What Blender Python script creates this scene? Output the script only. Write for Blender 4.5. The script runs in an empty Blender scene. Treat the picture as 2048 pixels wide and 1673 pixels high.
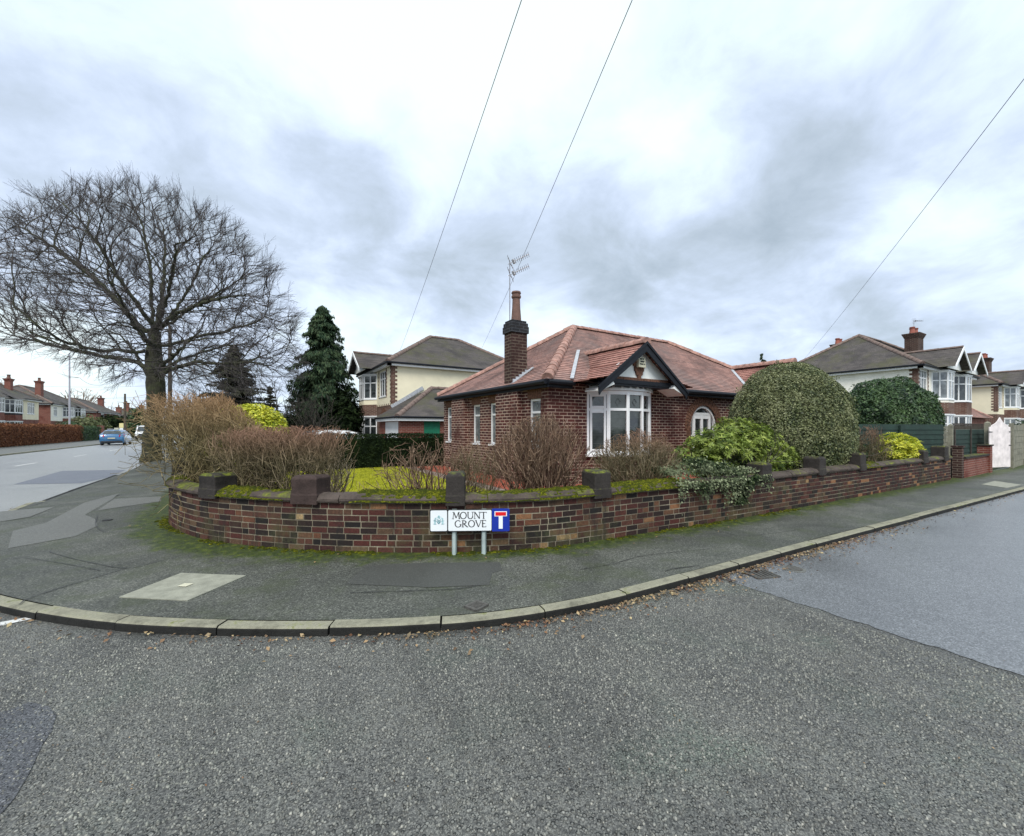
import bpy, math, random
import numpy as np
from mathutils import Vector
random.seed(7); RNG = np.random.default_rng(11)
S = bpy.context.scene
COL = S.collection
H = 1.6; F = 838.0; CX = 1024.0; HY = 856.0
FW = (0.528, 0.849); RT = (0.849, -0.528)

# ---- photograph geometry: measured points on real planes of the place
def kx(px): return (px - CX) / F
def at(px, py, Y):
    X = kx(px) * Y
    return Vector((RT[0]*X + FW[0]*Y, RT[1]*X + FW[1]*Y, H + (HY - py) / F * Y))
def G(px, py, z=0.0):
    return at(px, py, (H - z) * F / (py - HY))
def onu(px, u):
    k = kx(px); Y = u / (RT[0]*k + FW[0]); return (RT[1]*k + FW[1]) * Y
def onv(px, v):
    k = kx(px); Y = v / (RT[1]*k + FW[1]); return (RT[0]*k + FW[0]) * Y

# ---- materials
def newmat(name):
    m = bpy.data.materials.new(name); m.use_nodes = True
    nt = m.node_tree; return m, nt, nt.nodes['Principled BSDF']
def nd(nt, typ, ins=None, **kw):
    n = nt.nodes.new(typ)
    for k, v in kw.items(): setattr(n, k, v)
    for k, v in (ins or {}).items():
        s = n.inputs[k]
        if isinstance(v, bpy.types.NodeSocket): nt.links.new(v, s)
        else:
            if isinstance(v, (tuple, list)) and len(v) == 3 and s.type == 'RGBA': v = (*v, 1)
            s.default_value = v
    return n
def pos(nt): return nt.nodes.new('ShaderNodeNewGeometry').outputs['Position']
def noise(nt, scale, detail=3, rough=.55, vec=None, dist=0.0):
    n = nd(nt, 'ShaderNodeTexNoise', {'Scale': scale, 'Detail': detail, 'Roughness': rough, 'Distortion': dist})
    nt.links.new(vec if vec is not None else pos(nt), n.inputs['Vector'])
    return n.outputs['Fac']
def ramp(nt, fac, stops, interp='LINEAR'):
    n = nt.nodes.new('ShaderNodeValToRGB'); r = n.color_ramp; r.interpolation = interp
    while len(r.elements) < len(stops): r.elements.new(.5)
    for e, (p, c) in zip(r.elements, stops):
        e.position = p; e.color = (*c, 1) if len(c) == 3 else c
    nt.links.new(fac, n.inputs['Fac']); return n.outputs['Color']
def mixc(nt, fac, a, b, mode='MIX'):
    n = nt.nodes.new('ShaderNodeMix'); n.data_type = 'RGBA'; n.blend_type = mode
    for i, v in ((0, fac), (6, a), (7, b)):
        if isinstance(v, bpy.types.NodeSocket): nt.links.new(v, n.inputs[i])
        else: n.inputs[i].default_value = v if i == 0 else (*v, 1)
    return n.outputs[2]
def mth(nt, op, a, b=0.0, c=None, clamp=False):
    n = nt.nodes.new('ShaderNodeMath'); n.operation = op; n.use_clamp = clamp
    for i, v in enumerate((a, b, c)):
        if v is None: continue
        if isinstance(v, bpy.types.NodeSocket): nt.links.new(v, n.inputs[i])
        else: n.inputs[i].default_value = v
    return n.outputs[0]
def smooth(nt, v, a, b):
    n = nd(nt, 'ShaderNodeMapRange', {'From Min': a, 'From Max': b}, interpolation_type='SMOOTHSTEP')
    nt.links.new(v, n.inputs['Value']); return n.outputs['Result']
def bump(nt, h, strength, dist, prev=None):
    n = nd(nt, 'ShaderNodeBump', {'Height': h, 'Strength': strength, 'Distance': dist})
    if prev is not None: nt.links.new(prev, n.inputs['Normal'])
    return n.outputs['Normal']
def attr(nt, name):
    n = nt.nodes.new('ShaderNodeAttribute'); n.attribute_name = name; return n.outputs['Fac']
def setc(nt, b, col, rough=None, nrm=None, spec=None):
    if isinstance(col, bpy.types.NodeSocket): nt.links.new(col, b.inputs['Base Color'])
    else: b.inputs['Base Color'].default_value = (*col, 1)
    if rough is not None:
        if isinstance(rough, bpy.types.NodeSocket): nt.links.new(rough, b.inputs['Roughness'])
        else: b.inputs['Roughness'].default_value = rough
    if nrm is not None: nt.links.new(nrm, b.inputs['Normal'])
    if spec is not None: b.inputs['Specular IOR Level'].default_value = spec

def simple(name, c, rough=.6, var=.12, scale=6, bmp=.0, bscale=60, metal=0, spec=.5, coat=0):
    m, nt, b = newmat(name)
    f = noise(nt, scale, 4)
    lo = tuple(x*(1-var) for x in c); hi = tuple(min(1, x*(1+var)) for x in c)
    n = bump(nt, noise(nt, bscale, 3), bmp, .01) if bmp else None
    setc(nt, b, ramp(nt, f, [(.3, lo), (.7, hi)]), rough, n, spec)
    b.inputs['Metallic'].default_value = metal; b.inputs['Coat Weight'].default_value = coat
    return m
def leafmat(name, stops, rough=.5, trans=.25, spec=.4):
    m, nt, b = newmat(name)
    f = attr(nt, 'rnd'); c = ramp(nt, f, stops)
    big = noise(nt, 2.2, 2)
    c = mixc(nt, smooth(nt, big, .35, .7), c, mixc(nt, .5, c, stops[-1][1]))
    setc(nt, b, c, rough, None, spec)
    tr = nd(nt, 'ShaderNodeBsdfTranslucent'); nt.links.new(c, tr.inputs['Color'])
    mx = nd(nt, 'ShaderNodeMixShader', {'Fac': trans})
    nt.links.new(b.outputs[0], mx.inputs[1]); nt.links.new(tr.outputs[0], mx.inputs[2])
    nt.links.new(mx.outputs[0], nt.nodes['Material Output'].inputs[0])
    return m

def wallvec(nt):
    g = nt.nodes.new('ShaderNodeNewGeometry')
    sp = nd(nt, 'ShaderNodeSeparateXYZ', {'Vector': g.outputs['Position']})
    sn = nd(nt, 'ShaderNodeSeparateXYZ', {'Vector': g.outputs['Normal']})
    sel = mth(nt, 'GREATER_THAN', mth(nt, 'ABSOLUTE', sn.outputs[0]), .6)
    d = mth(nt, 'SUBTRACT', sp.outputs[1], sp.outputs[0])
    h = mth(nt, 'MULTIPLY_ADD', sel, d, sp.outputs[0])
    return nd(nt, 'ShaderNodeCombineXYZ', {'X': h, 'Y': sp.outputs[2]}).outputs[0]
def brickmat(name, c1, c2, mortar, bw=.225, bh=.075, ms=.011, tint=None, rough=.85):
    m, nt, b = newmat(name)
    v = wallvec(nt)
    br = nd(nt, 'ShaderNodeTexBrick', {'Vector': v, 'Color1': c1, 'Color2': c2, 'Mortar': mortar, 'Scale': 1.0,
        'Mortar Size': ms, 'Mortar Smooth': .15, 'Bias': 0.0, 'Brick Width': bw, 'Row Height': bh})
    w = noise(nt, 1.3, 5, .65)
    c = mixc(nt, smooth(nt, w, .45, .75), br.outputs['Color'], tuple(x*.55 for x in c1))
    g = noise(nt, 35, 4, .7)
    c = mixc(nt, .35, c, ramp(nt, g, [(.3, (.35, .35, .35)), (.7, (1, 1, 1))]), 'MULTIPLY')
    n = bump(nt, br.outputs['Fac'], -.6, .008); n = bump(nt, g, .3, .004, n)
    setc(nt, b, c, rough, n, .3)
    return m
def tilemat(name, c1, c2, joint, tw=.17, th=.1, moss=None, mossamt=.6):
    m, nt, b = newmat(name)
    uv = nd(nt, 'ShaderNodeUVMap').outputs[0]
    br = nd(nt, 'ShaderNodeTexBrick', {'Vector': uv, 'Color1': c1, 'Color2': c2, 'Mortar': joint, 'Scale': 1.0,
        'Mortar Size': .004, 'Mortar Smooth': .1, 'Bias': -.1, 'Brick Width': tw, 'Row Height': th})
    w = noise(nt, .9, 5, .6)
    c = mixc(nt, smooth(nt, w, .42, .7), br.outputs['Color'], mixc(nt, .5, c2, joint))
    if moss:
        c = mixc(nt, mth(nt, 'MULTIPLY', smooth(nt, noise(nt, .6, 6, .7), mossamt-.1, mossamt+.15), .7), c, moss)
    g = noise(nt, 28, 4, .7)
    c = mixc(nt, .4, c, ramp(nt, g, [(.3, (.4, .4, .4)), (.7, (1, 1, 1))]), 'MULTIPLY')
    n = bump(nt, br.outputs['Fac'], -.5, .006); n = bump(nt, g, .25, .006, n)
    setc(nt, b, c, .8, n, .35)
    return m
def rendermat(name, c):
    m, nt, b = newmat(name)
    f = noise(nt, 1.1, 6, .65); st = noise(nt, 60, 2)
    col = ramp(nt, f, [(.3, tuple(x*.88 for x in c)), (.65, c)])
    setc(nt, b, col, .9, bump(nt, st, .5, .006), .2); return m

M = {}
# chip-sealed carriageway: stones set in bitumen, each with its own tone
def chipseal(name='chipseal_road', tint=(1, .985, .93)):
    m, nt, b = newmat(name)
    p = pos(nt)
    wob = noise(nt, 30, 2)
    vv = nd(nt, 'ShaderNodeVectorMath', {0: p, 1: (1, 1, 0)}, operation='MULTIPLY').outputs[0]
    vo = nd(nt, 'ShaderNodeTexVoronoi', {'Vector': vv, 'Scale': 44.0, 'Randomness': 1.0})
    vo2 = nd(nt, 'ShaderNodeTexVoronoi', {'Vector': vv, 'Scale': 150.0})
    cell = nd(nt, 'ShaderNodeSeparateColor', {'Color': vo.outputs['Color']})
    cell2 = nd(nt, 'ShaderNodeSeparateColor', {'Color': vo2.outputs['Color']})
    # most cells are stone, some are bitumen between stones
    isst = smooth(nt, cell.outputs[0], .2, .26)
    body = mth(nt, 'SUBTRACT', 1.0, smooth(nt, mth(nt, 'ADD', vo.outputs['Distance'], mth(nt, 'MULTIPLY', wob, .35)), .42, .66))
    st = mth(nt, 'MULTIPLY', isst, body)
    stone = ramp(nt, cell.outputs[1], [(0, (.11, .113, .11)), (.45, (.175, .179, .172)), (.85, (.235, .239, .228)), (1, (.3, .3, .285))])
    bit = ramp(nt, cell2.outputs[0], [(0, (.035, .035, .035)), (.55, (.1, .102, .1)), (1, (.19, .192, .183))])
    c = mixc(nt, st, bit, stone)
    big = noise(nt, .55, 5, .62, dist=.6)
    c = mixc(nt, .8, c, ramp(nt, big, [(.28, (.62, .63, .64)), (.5, (1.05, 1.05, 1.05)), (.72, (1.4, 1.42, 1.38))]), 'MULTIPLY')
    trk = noise(nt, .9, 5, .7, vec=nd(nt, 'ShaderNodeVectorMath', {0: p, 1: (1.6, .35, 0)}, operation='MULTIPLY').outputs[0])
    c = mixc(nt, .7, c, ramp(nt, trk, [(.36, (.62, .62, .62)), (.5, (1, 1, 1)), (.66, (1.25, 1.25, 1.22))]), 'MULTIPLY')
    gr = noise(nt, 1.1, 4, .6)
    c = mixc(nt, mth(nt, 'MULTIPLY', smooth(nt, gr, .5, .72), .4), c, mixc(nt, 1, c, (.8, 1.08, .88), 'MULTIPLY'))
    c = mixc(nt, 1, c, tint, 'MULTIPLY')
    h = mth(nt, 'ADD', mth(nt, 'MULTIPLY', st, mth(nt, 'ADD', .5, cell.outputs[2])), mth(nt, 'MULTIPLY', cell2.outputs[1], .25))
    n = bump(nt, h, 1.0, .02)
    setc(nt, b, c, mth(nt, 'MULTIPLY_ADD', cell.outputs[1], .25, .42), n, .5); return m
M['chip'] = chipseal(); M['chipdark'] = chipseal('worn_chipseal_road', (.74, .75, .84))
def asphalt(name, c, rough, grain=260, amp=.35, patch=.2, spec=.5, tintnoise=.5):
    m, nt, b = newmat(name)
    p = pos(nt); vv = nd(nt, 'ShaderNodeVectorMath', {0: p, 1: (1, 1, 0)}, operation='MULTIPLY').outputs[0]
    vo = nd(nt, 'ShaderNodeTexVoronoi', {'Vector': vv, 'Scale': float(grain)})
    cell = nd(nt, 'ShaderNodeSeparateColor', {'Color': vo.outputs['Color']})
    f = ramp(nt, cell.outputs[0], [(0, (1-amp,)*3), (.7, (1, 1, 1)), (.96, (1+amp,)*3), (1, (1.9,)*3)])
    big = noise(nt, tintnoise, 6, .65, dist=.8)
    cc = ramp(nt, big, [(.25, tuple(x*(1-patch) for x in c)), (.75, tuple(x*(1+patch) for x in c))])
    col = mixc(nt, 1, cc, f, 'MULTIPLY')
    n = bump(nt, cell.outputs[1], .35, .003)
    n = bump(nt, noise(nt, 3, 4), .15, .02, n)
    setc(nt, b, col, mth(nt, 'MULTIPLY_ADD', big, .3, rough-.15), n, spec); return m
M['main'] = asphalt('main_road_asphalt', (.25, .252, .245), .36, 120, .4, .28)
M['side'] = asphalt('side_road_asphalt', (.155, .163, .172), .36, 120, .55, .25)
def stonesm():
    m, nt, b = newmat('road_chippings'); r = attr(nt, 'rnd')
    c = ramp(nt, r, [(0, (.08, .082, .078)), (.3, (.14, .143, .136)), (.7, (.205, .21, .196)), (.95, (.265, .268, .25)), (1, (.42, .41, .37))])
    c = mixc(nt, .8, c, ramp(nt, noise(nt, .8, 5, .65, dist=.6), [(.3, (.6, .62, .62)), (.5, (.95, .95, .95)), (.7, (1.15, 1.2, 1.12))]), 'MULTIPLY')
    c = mixc(nt, 1, c, (1, .985, .93), 'MULTIPLY')
    setc(nt, b, c, .5, None, .5); return m
M['stones'] = stonesm()
M['repair'] = asphalt('repair_asphalt', (.12, .128, .155), .42, 150, .3, .2)
M['newpatch'] = asphalt('pavement_patch', (.13, .132, .12), .6, 120, .3, .15)
M['darkpatch'] = asphalt('dark_pavement_patch', (.06, .062, .055), .6, 160, .3, .2)
def pavement():
    m, nt, b = newmat('pavement_tarmac')
    uv = nd(nt, 'ShaderNodeUVMap').outputs[0]
    su = nd(nt, 'ShaderNodeSeparateXYZ', {'Vector': uv})
    p = pos(nt); vv = nd(nt, 'ShaderNodeVectorMath', {0: p, 1: (1, 1, 0)}, operation='MULTIPLY').outputs[0]
    vo = nd(nt, 'ShaderNodeTexVoronoi', {'Vector': vv, 'Scale': 88.0})
    cell = nd(nt, 'ShaderNodeSeparateColor', {'Color': vo.outputs['Color']})
    big = noise(nt, .7, 6, .65, dist=1.0)
    c = ramp(nt, big, [(.25, (.042, .044, .038)), (.5, (.074, .077, .065)), (.75, (.125, .127, .108))])
    c = mixc(nt, 1, c, ramp(nt, cell.outputs[0], [(0, (.5,)*3), (.6, (1,)*3), (.95, (1.6,)*3), (1, (2.6,)*3)]), 'MULTIPLY')
    green = smooth(nt, noise(nt, 1.6, 6, .7), .46, .68)
    c = mixc(nt, mth(nt, 'MULTIPLY', green, .5), c, (.05, .062, .026))
    # moss fringe grown out from the foot of the wall
    wx = nd(nt, 'ShaderNodeSeparateXYZ', {'Vector': p}).outputs[0]
    edge = mth(nt, 'ADD', mth(nt, 'MULTIPLY_ADD', smooth(nt, wx, 1.6, -.6), -.22, su.outputs[1]), mth(nt, 'MULTIPLY', mth(nt, 'SUBTRACT', noise(nt, 2.6, 6, .72), .5), 1.15))
    mf = mth(nt, 'SUBTRACT', 1.0, smooth(nt, edge, .14, .5))
    mossc = ramp(nt, noise(nt, 9, 5, .7), [(.3, (.012, .02, .004)), (.5, (.035, .055, .008)), (.66, (.1, .125, .01)), (.8, (.26, .26, .02))])
    c = mixc(nt, mth(nt, 'MULTIPLY', mf, smooth(nt, noise(nt, 30, 4, .8), .28, .5)), c, mossc)
    h = mth(nt, 'ADD', cell.outputs[1], mth(nt, 'MULTIPLY', mf, mth(nt, 'MULTIPLY', noise(nt, 55, 4), 4.0)))
    n = bump(nt, h, .45, .004); n = bump(nt, noise(nt, 4, 4), .2, .02, n)
    setc(nt, b, c, .62, n, .4); return m
M['pave'] = pavement()
def stone(name, c, mossy=.5, scale=2.0):
    m, nt, b = newmat(name)
    f = noise(nt, 3.0, 6, .7); g = noise(nt, 40, 5, .7)
    c0 = ramp(nt, f, [(.3, tuple(x*.45 for x in c)), (.5, c), (.75, tuple(x*1.4 for x in c))])
    c0 = mixc(nt, .5, c0, ramp(nt, g, [(.3, (.45,)*3), (.7, (1.1,)*3)]), 'MULTIPLY')
    if mossy:
        gn = nd(nt, 'ShaderNodeSeparateXYZ', {'Vector': nt.nodes.new('ShaderNodeNewGeometry').outputs['Normal']}).outputs[2]
        mk = mth(nt, 'MULTIPLY', smooth(nt, noise(nt, scale, 6, .75), 1-mossy-.06, 1-mossy+.1), smooth(nt, gn, .2, .7))
        c0 = mixc(nt, mk, c0, ramp(nt, noise(nt, 14, 4, .7), [(.3, (.03, .045, .008)), (.6, (.16, .18, .02)), (.8, (.3, .3, .03))]))
    n = bump(nt, g, .6, .012); n = bump(nt, f, .4, .03, n)
    setc(nt, b, c0, .85, n, .3); return m
M['coping'] = stone('coping_sandstone', (.085, .066, .056), .45)
M['pier'] = stone('pier_sandstone', (.042, .036, .032), .5, 5)
M['pierred'] = stone('red_pier_sandstone', (.06, .04, .035), .35, 5)
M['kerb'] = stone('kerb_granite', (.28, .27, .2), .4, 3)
M['kerbface'] = stone('kerb_face_dark', (.02, .02, .018), .1, 3)  # much darker tone for kerb fronts, ends and the stretch before the corner
M['concrete'] = stone('weathered_concrete', (.26, .25, .19), .3, 4)
M['slab'] = simple('cover_concrete', (.27, .27, .215), .75, .2, 9, .4, 90)
M['slabmark'] = simple('cover_insert', (.55, .53, .4), .7, .1, 30)
M['iron'] = simple('cast_iron', (.1, .095, .085), .55, .3, 30, .3, 120, metal=.3)
M['dark'] = simple('dark_void', (.008, .008, .008), .9)
M['crack'] = simple('tar_joint', (.02, .02, .02), .5, .3, 20)
M['roadpaint'] = simple('road_paint', (.62, .62, .6), .6, .2, 15)
def gardenbrick():
    m, nt, b = newmat('garden_wall_brick')
    r = attr(nt, 'rnd'); g = noise(nt, 45, 5, .75); f = noise(nt, 1.7, 5, .7)
    c = ramp(nt, r, [(0, (.011, .009, .008)), (.28, (.034, .016, .013)), (.5, (.075, .02, .015)), (.64, (.085, .034, .022)),
                     (.8, (.085, .052, .03)), (.88, (.13, .05, .026)), (.93, (.1, .078, .045)), (.97, (.26, .12, .055)), (1, (.36, .28, .14))])
    c = mixc(nt, .6, c, ramp(nt, g, [(.3, (.22,)*3), (.5, (.85,)*3), (.75, (2.1,)*3)]), 'MULTIPLY')
    z = nd(nt, 'ShaderNodeSeparateXYZ', {'Vector': pos(nt)}).outputs[2]
    # algae stain and soot runs
    al = smooth(nt, mth(nt, 'ADD', noise(nt, 1.3, 6, .75), mth(nt, 'MULTIPLY', z, -.12)), .46, .64)
    c = mixc(nt, mth(nt, 'MULTIPLY', al, .55), c, mixc(nt, f, (.045, .055, .02), (.11, .115, .045)))
    st = smooth(nt, noise(nt, 1.0, 5, .75, vec=nd(nt, 'ShaderNodeVectorMath', {0: pos(nt), 1: (2.6, 2.6, .5)}, operation='MULTIPLY').outputs[0]), .54, .7)
    c = mixc(nt, mth(nt, 'MULTIPLY', st, .75), c, (.012, .013, .013))
    n = bump(nt, g, .7, .008)
    setc(nt, b, c, .82, n, .35); return m
M['gbrick'] = gardenbrick()
def mortar():
    m, nt, b = newmat('lime_mortar')
    f = noise(nt, 1.6, 6, .7); g = noise(nt, 60, 3)
    c = ramp(nt, f, [(.3, (.09, .078, .055)), (.5, (.21, .18, .13)), (.72, (.42, .37, .27))])
    st = smooth(nt, noise(nt, 1.0, 5, .75, vec=nd(nt, 'ShaderNodeVectorMath', {0: pos(nt), 1: (2.6, 2.6, .5)}, operation='MULTIPLY').outputs[0]), .54, .7)
    c = mixc(nt, mth(nt, 'MULTIPLY', st, .7), c, (.02, .02, .02))
    setc(nt, b, c, .95, bump(nt, g, .5, .006), .2); return m
M['mortar'] = mortar()
def mossm():
    m, nt, b = newmat('moss')
    c = ramp(nt, noise(nt, 34, 6, .8), [(.32, (.012, .016, .003)), (.46, (.05, .06, .006)), (.6, (.18, .185, .01)), (.78, (.45, .42, .03))])
    c = mixc(nt, mth(nt, 'MULTIPLY', smooth(nt, noise(nt, 6, 5, .8), .44, .6), .85), c, (.03, .04, .008))
    setc(nt, b, c, .95, bump(nt, noise(nt, 110, 4, .8), 1, .015), .1); return m
M['moss'] = mossm()
M['hbrick'] = brickmat('bungalow_brick', (.115, .03, .024), (.05, .018, .017), (.5, .38, .3), ms=.0095)
M['hbrick2'] = brickmat('neighbour_brick', (.16, .065, .045), (.1, .042, .032), (.3, .25, .2))
M['hbrick3'] = brickmat('red_brick', (.24, .06, .04), (.17, .045, .032), (.3, .2, .16))
M['stack'] = brickmat('chimney_brick', (.06, .026, .021), (.04, .02, .018), (.17, .13, .1))
M['sootbrick'] = brickmat('sooty_brick', (.02, .022, .026), (.03, .028, .028), (.07, .075, .085))
M['archbrick'] = simple('arch_brick', (.13, .06, .035), .85, .6, 22, .5, 60)
M['tile'] = tilemat('clay_roof_tile', (.5, .285, .235), (.3, .175, .15), (.04, .028, .025), moss=(.2, .16, .15), mossamt=.54)
M['tile2'] = tilemat('clay_roof_tile_bright', (.5, .25, .2), (.34, .16, .13), (.06, .03, .02))
M['gtile'] = tilemat('brown_roof_tile', (.16, .14, .13), (.11, .098, .095), (.04, .035, .035), .25, .12, moss=(.12, .12, .055), mossamt=.55)
M['ridge'] = simple('ridge_tile', (.34, .19, .15), .75, .45, 7, .4, 60)
M['ridge2'] = simple('brown_ridge_tile', (.17, .12, .1), .8, .35, 7, .4, 60)
M['cream'] = rendermat('cream_render', (.88, .81, .6))
M['white_r'] = rendermat('white_render', (.93, .9, .8))
M['panel'] = rendermat('gable_panel_paint', (.86, .88, .85))
M['pvc'] = simple('white_frame', (.82, .83, .83), .35, .04, 4)
M['black'] = simple('black_paint', (.007, .009, .014), .55, .3, 8, spec=.3)
M['lead'] = simple('lead_flashing', (.4, .42, .45), .5, .25, 12, .3, 50)
M['pot'] = simple('terracotta_pot', (.16, .09, .07), .8, .25, 9, .4, 40)
M['potred'] = simple('red_terracotta_pot', (.3, .095, .065), .8, .25, 9)
def glassm(name, lo, hi):
    m, nt, b = newmat(name)
    c = ramp(nt, noise(nt, 3.1, 3, .6), [(.35, lo), (.65, hi)])
    setc(nt, b, c, .06, bump(nt, noise(nt, 1.6, 2), .08, .05), .9); return m
M['glass'] = glassm('window_glass', (.008, .011, .013), (.055, .066, .066))
M['netted'] = glassm('net_curtained_glass', (.1, .115, .12), (.27, .3, .31))
M['came'] = simple('lead_came', (.12, .13, .135), .5)
M['metal'] = simple('galvanised_metal', (.35, .35, .37), .45, .2, 12, metal=.6)
M['lamp'] = simple('grey_lamp_metal', (.42, .42, .47), .5, .1, 3)
M['bark'] = stone('tree_bark', (.05, .047, .035), 0)
def barkm():
    m, nt, b = newmat('mossy_bark')
    f = noise(nt, 2.2, 5, .7)
    v = nd(nt, 'ShaderNodeVectorMath', {0: pos(nt), 1: (14, 14, 3)}, operation='MULTIPLY').outputs[0]
    g = noise(nt, 1.0, 5, .7, vec=v)
    c = ramp(nt, f, [(.3, (.03, .027, .024)), (.5, (.06, .06, .04)), (.72, (.09, .105, .045))])
    c = mixc(nt, .6, c, ramp(nt, g, [(.3, (.35,)*3), (.7, (1.3,)*3)]), 'MULTIPLY')
    setc(nt, b, c, .9, bump(nt, g, .8, .03), .2); return m
M['bark'] = barkm()
def twigm(name, stops, sc=1.5, tip=None, z0=0, z1=1):
    m, nt, b = newmat(name)
    r = attr(nt, 'rnd')
    c = ramp(nt, r, stops)
    c = mixc(nt, .5, c, ramp(nt, noise(nt, sc, 3), [(.3, (.6,)*3), (.7, (1.3,)*3)]), 'MULTIPLY')
    if tip:   # young shoots at the top of the bush are a different colour from the old green-barked stems
        z = nd(nt, 'ShaderNodeSeparateXYZ', {'Vector': pos(nt)}).outputs[2]
        c = mixc(nt, mth(nt, 'MULTIPLY', smooth(nt, z, z0, z1), mth(nt, 'MULTIPLY_ADD', r, .5, .4)), c, tip)
    setc(nt, b, c, .8, None, .25); return m
M['tw_tree'] = twigm('tree_twigs', [(0, (.04, .036, .035)), (.6, (.08, .07, .066)), (1, (.14, .12, .112))])
M['tw_grey'] = twigm('grey_brown_twigs', [(0, (.06, .036, .026)), (.4, (.16, .1, .066)), (.8, (.28, .185, .12)), (1, (.44, .32, .22))])
M['tw_olive'] = twigm('olive_twigs', [(0, (.06, .05, .028)), (.4, (.14, .12, .062)), (.75, (.22, .175, .1)), (1, (.36, .29, .19))], tip=(.36, .19, .135), z0=1.05, z1=1.65)
M['tw_tan'] = twigm('tan_orange_twigs', [(0, (.06, .05, .025)), (.4, (.17, .14, .065)), (.75, (.28, .22, .11)), (1, (.42, .34, .19))], tip=(.42, .24, .13), z0=1.3, z1=2.3)
M['tw_dark'] = twigm('dark_twigs', [(0, (.03, .028, .025)), (.6, (.07, .062, .05)), (1, (.13, .11, .085))])
M['tw_pale'] = twigm('pale_twigs', [(0, (.2, .16, .12)), (1, (.42, .36, .28))])
M['lf_pieris'] = leafmat('pieris_leaves', [(0, (.018, .036, .01)), (.4, (.06, .11, .016)), (.72, (.17, .25, .035)), (1, (.4, .47, .1))])
M['lf_var'] = leafmat('variegated_leaves', [(0, (.02, .034, .014)), (.35, (.065, .088, .036)), (.65, (.135, .165, .066)), (.88, (.19, .215, .09)), (1, (.36, .37, .19))])
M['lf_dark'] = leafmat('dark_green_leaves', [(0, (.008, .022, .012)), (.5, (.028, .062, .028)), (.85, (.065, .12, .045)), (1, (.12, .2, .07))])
M['lf_yew'] = leafmat('yew_foliage', [(0, (.003, .006, .003)), (.6, (.008, .016, .006)), (1, (.028, .045, .014))], .85, .05, .1)
M['lf_gold'] = leafmat('golden_leaves', [(0, (.13, .19, .012)), (.4, (.33, .4, .02)), (.8, (.62, .62, .04)), (1, (.8, .76, .1))])
M['lf_olive'] = leafmat('olive_green_leaves', [(0, (.02, .03, .01)), (.5, (.08, .1, .035)), (1, (.2, .22, .09))])
M['lf_lime'] = leafmat('lime_leaves', [(0, (.04, .08, .01)), (.5, (.16, .24, .025)), (1, (.42, .45, .05))])
M['lf_ivy'] = leafmat('ivy_leaves', [(0, (.004, .011, .004)), (.5, (.014, .028, .009)), (.84, (.04, .065, .02)), (1, (.36, .4, .24))], .75, .1, .12)
M['lf_con'] = leafmat('conifer_sprays', [(0, (.012, .028, .018)), (.5, (.03, .065, .035)), (.85, (.06, .11, .055)), (1, (.11, .15, .07))], .7, .15, .2)
M['lf_con2'] = leafmat('dull_conifer_sprays', [(0, (.02, .025, .018)), (.5, (.05, .055, .035)), (1, (.1, .095, .06))], .8, .1, .2)
M['lf_beech'] = leafmat('dead_beech_leaves', [(0, (.05, .022, .015)), (.4, (.13, .05, .028)), (.8, (.23, .09, .045)), (1, (.32, .15, .07))], .8, .15, .2)
M['lf_rust'] = leafmat('rusty_leaves', [(0, (.07, .05, .02)), (.5, (.16, .1, .04)), (1, (.3, .14, .07))], .8, .15, .2)
M['lf_litter'] = leafmat('fallen_leaves', [(0, (.035, .018, .012)), (.5, (.11, .05, .028)), (.85, (.24, .12, .055)), (1, (.5, .4, .22))], .6, .05)
M['soil'] = simple('garden_soil', (.05, .036, .024), .95, .4, 12, .8, 30)
M['groundm'] = simple('rough_ground', (.07, .085, .035), .95, .4, .8, .5, 8)
M['lawn'] = simple('mossy_lawn', (.3, .31, .02), .95, .35, 3, .8, 45)
M['blade'] = leafmat('grass_blades', [(0, (.12, .15, .012)), (.5, (.34, .36, .02)), (1, (.56, .55, .05))], .7, .3, .2)
M['redpave'] = brickmat('red_paving', (.42, .1, .055), (.3, .08, .05), (.2, .1, .07), .4, .4, .012)
M['greypave'] = simple('grey_paving', (.22, .17, .14), .85, .2, 5, .3, 40)
M['fencegreen'] = simple('green_stained_timber', (.009, .028, .02), .75, .35, 5, .4, 40)
M['fencebrown'] = simple('old_timber', (.06, .048, .04), .85, .4, 5, .5, 40)
M['gatepink'] = simple('weathered_pink_paint', (.8, .73, .71), .75, .2, 4, .3, 30)
M['hinge'] = simple('black_ironwork', (.015, .015, .015), .6)
M['green'] = simple('green_painted_boards', (.01, .16, .09), .55, .2, 6)
M['s_white'] = simple('sign_white', (.82, .86, .88), .35, .03, 3)
M['s_black'] = simple('sign_black', (.01, .01, .012), .5)
M['s_blue'] = simple('sign_blue', (.006, .03, .33), .35, .08, 3)
M['s_red'] = simple('sign_red', (.72, .008, .012), .35, .05, 3)
M['s_teal'] = simple('crest_pale_teal', (.42, .63, .66), .5, .2, 60)
M['s_teal2'] = simple('crest_teal', (.1, .27, .3), .5, .3, 80)
M['s_post'] = simple('sign_post_paint', (.36, .43, .42), .6, .15, 9, .2, 60)
M['carblue'] = simple('blue_car_paint', (.03, .14, .3), .25, .1, 2, coat=1)
M['carwhite'] = simple('white_car_paint', (.82, .83, .84), .25, .03, 2, coat=1)
M['rubber'] = simple('tyre_rubber', (.015, .015, .016), .85)
M['alloy'] = simple('alloy_rim', (.4, .4, .42), .35, .1, 5, metal=.8)
M['tail'] = simple('tail_light_red', (.55, .02, .06), .2)
M['yellow'] = simple('yellow_plastic', (.75, .68, .35), .4)
M['wire'] = simple('cable_black', (.1, .1, .105), .6)
M['wood'] = simple('pole_wood', (.09, .072, .055), .9, .3, 5, .4, 30)
M['debris'] = simple('litter_white', (.7, .68, .62), .7)

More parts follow.
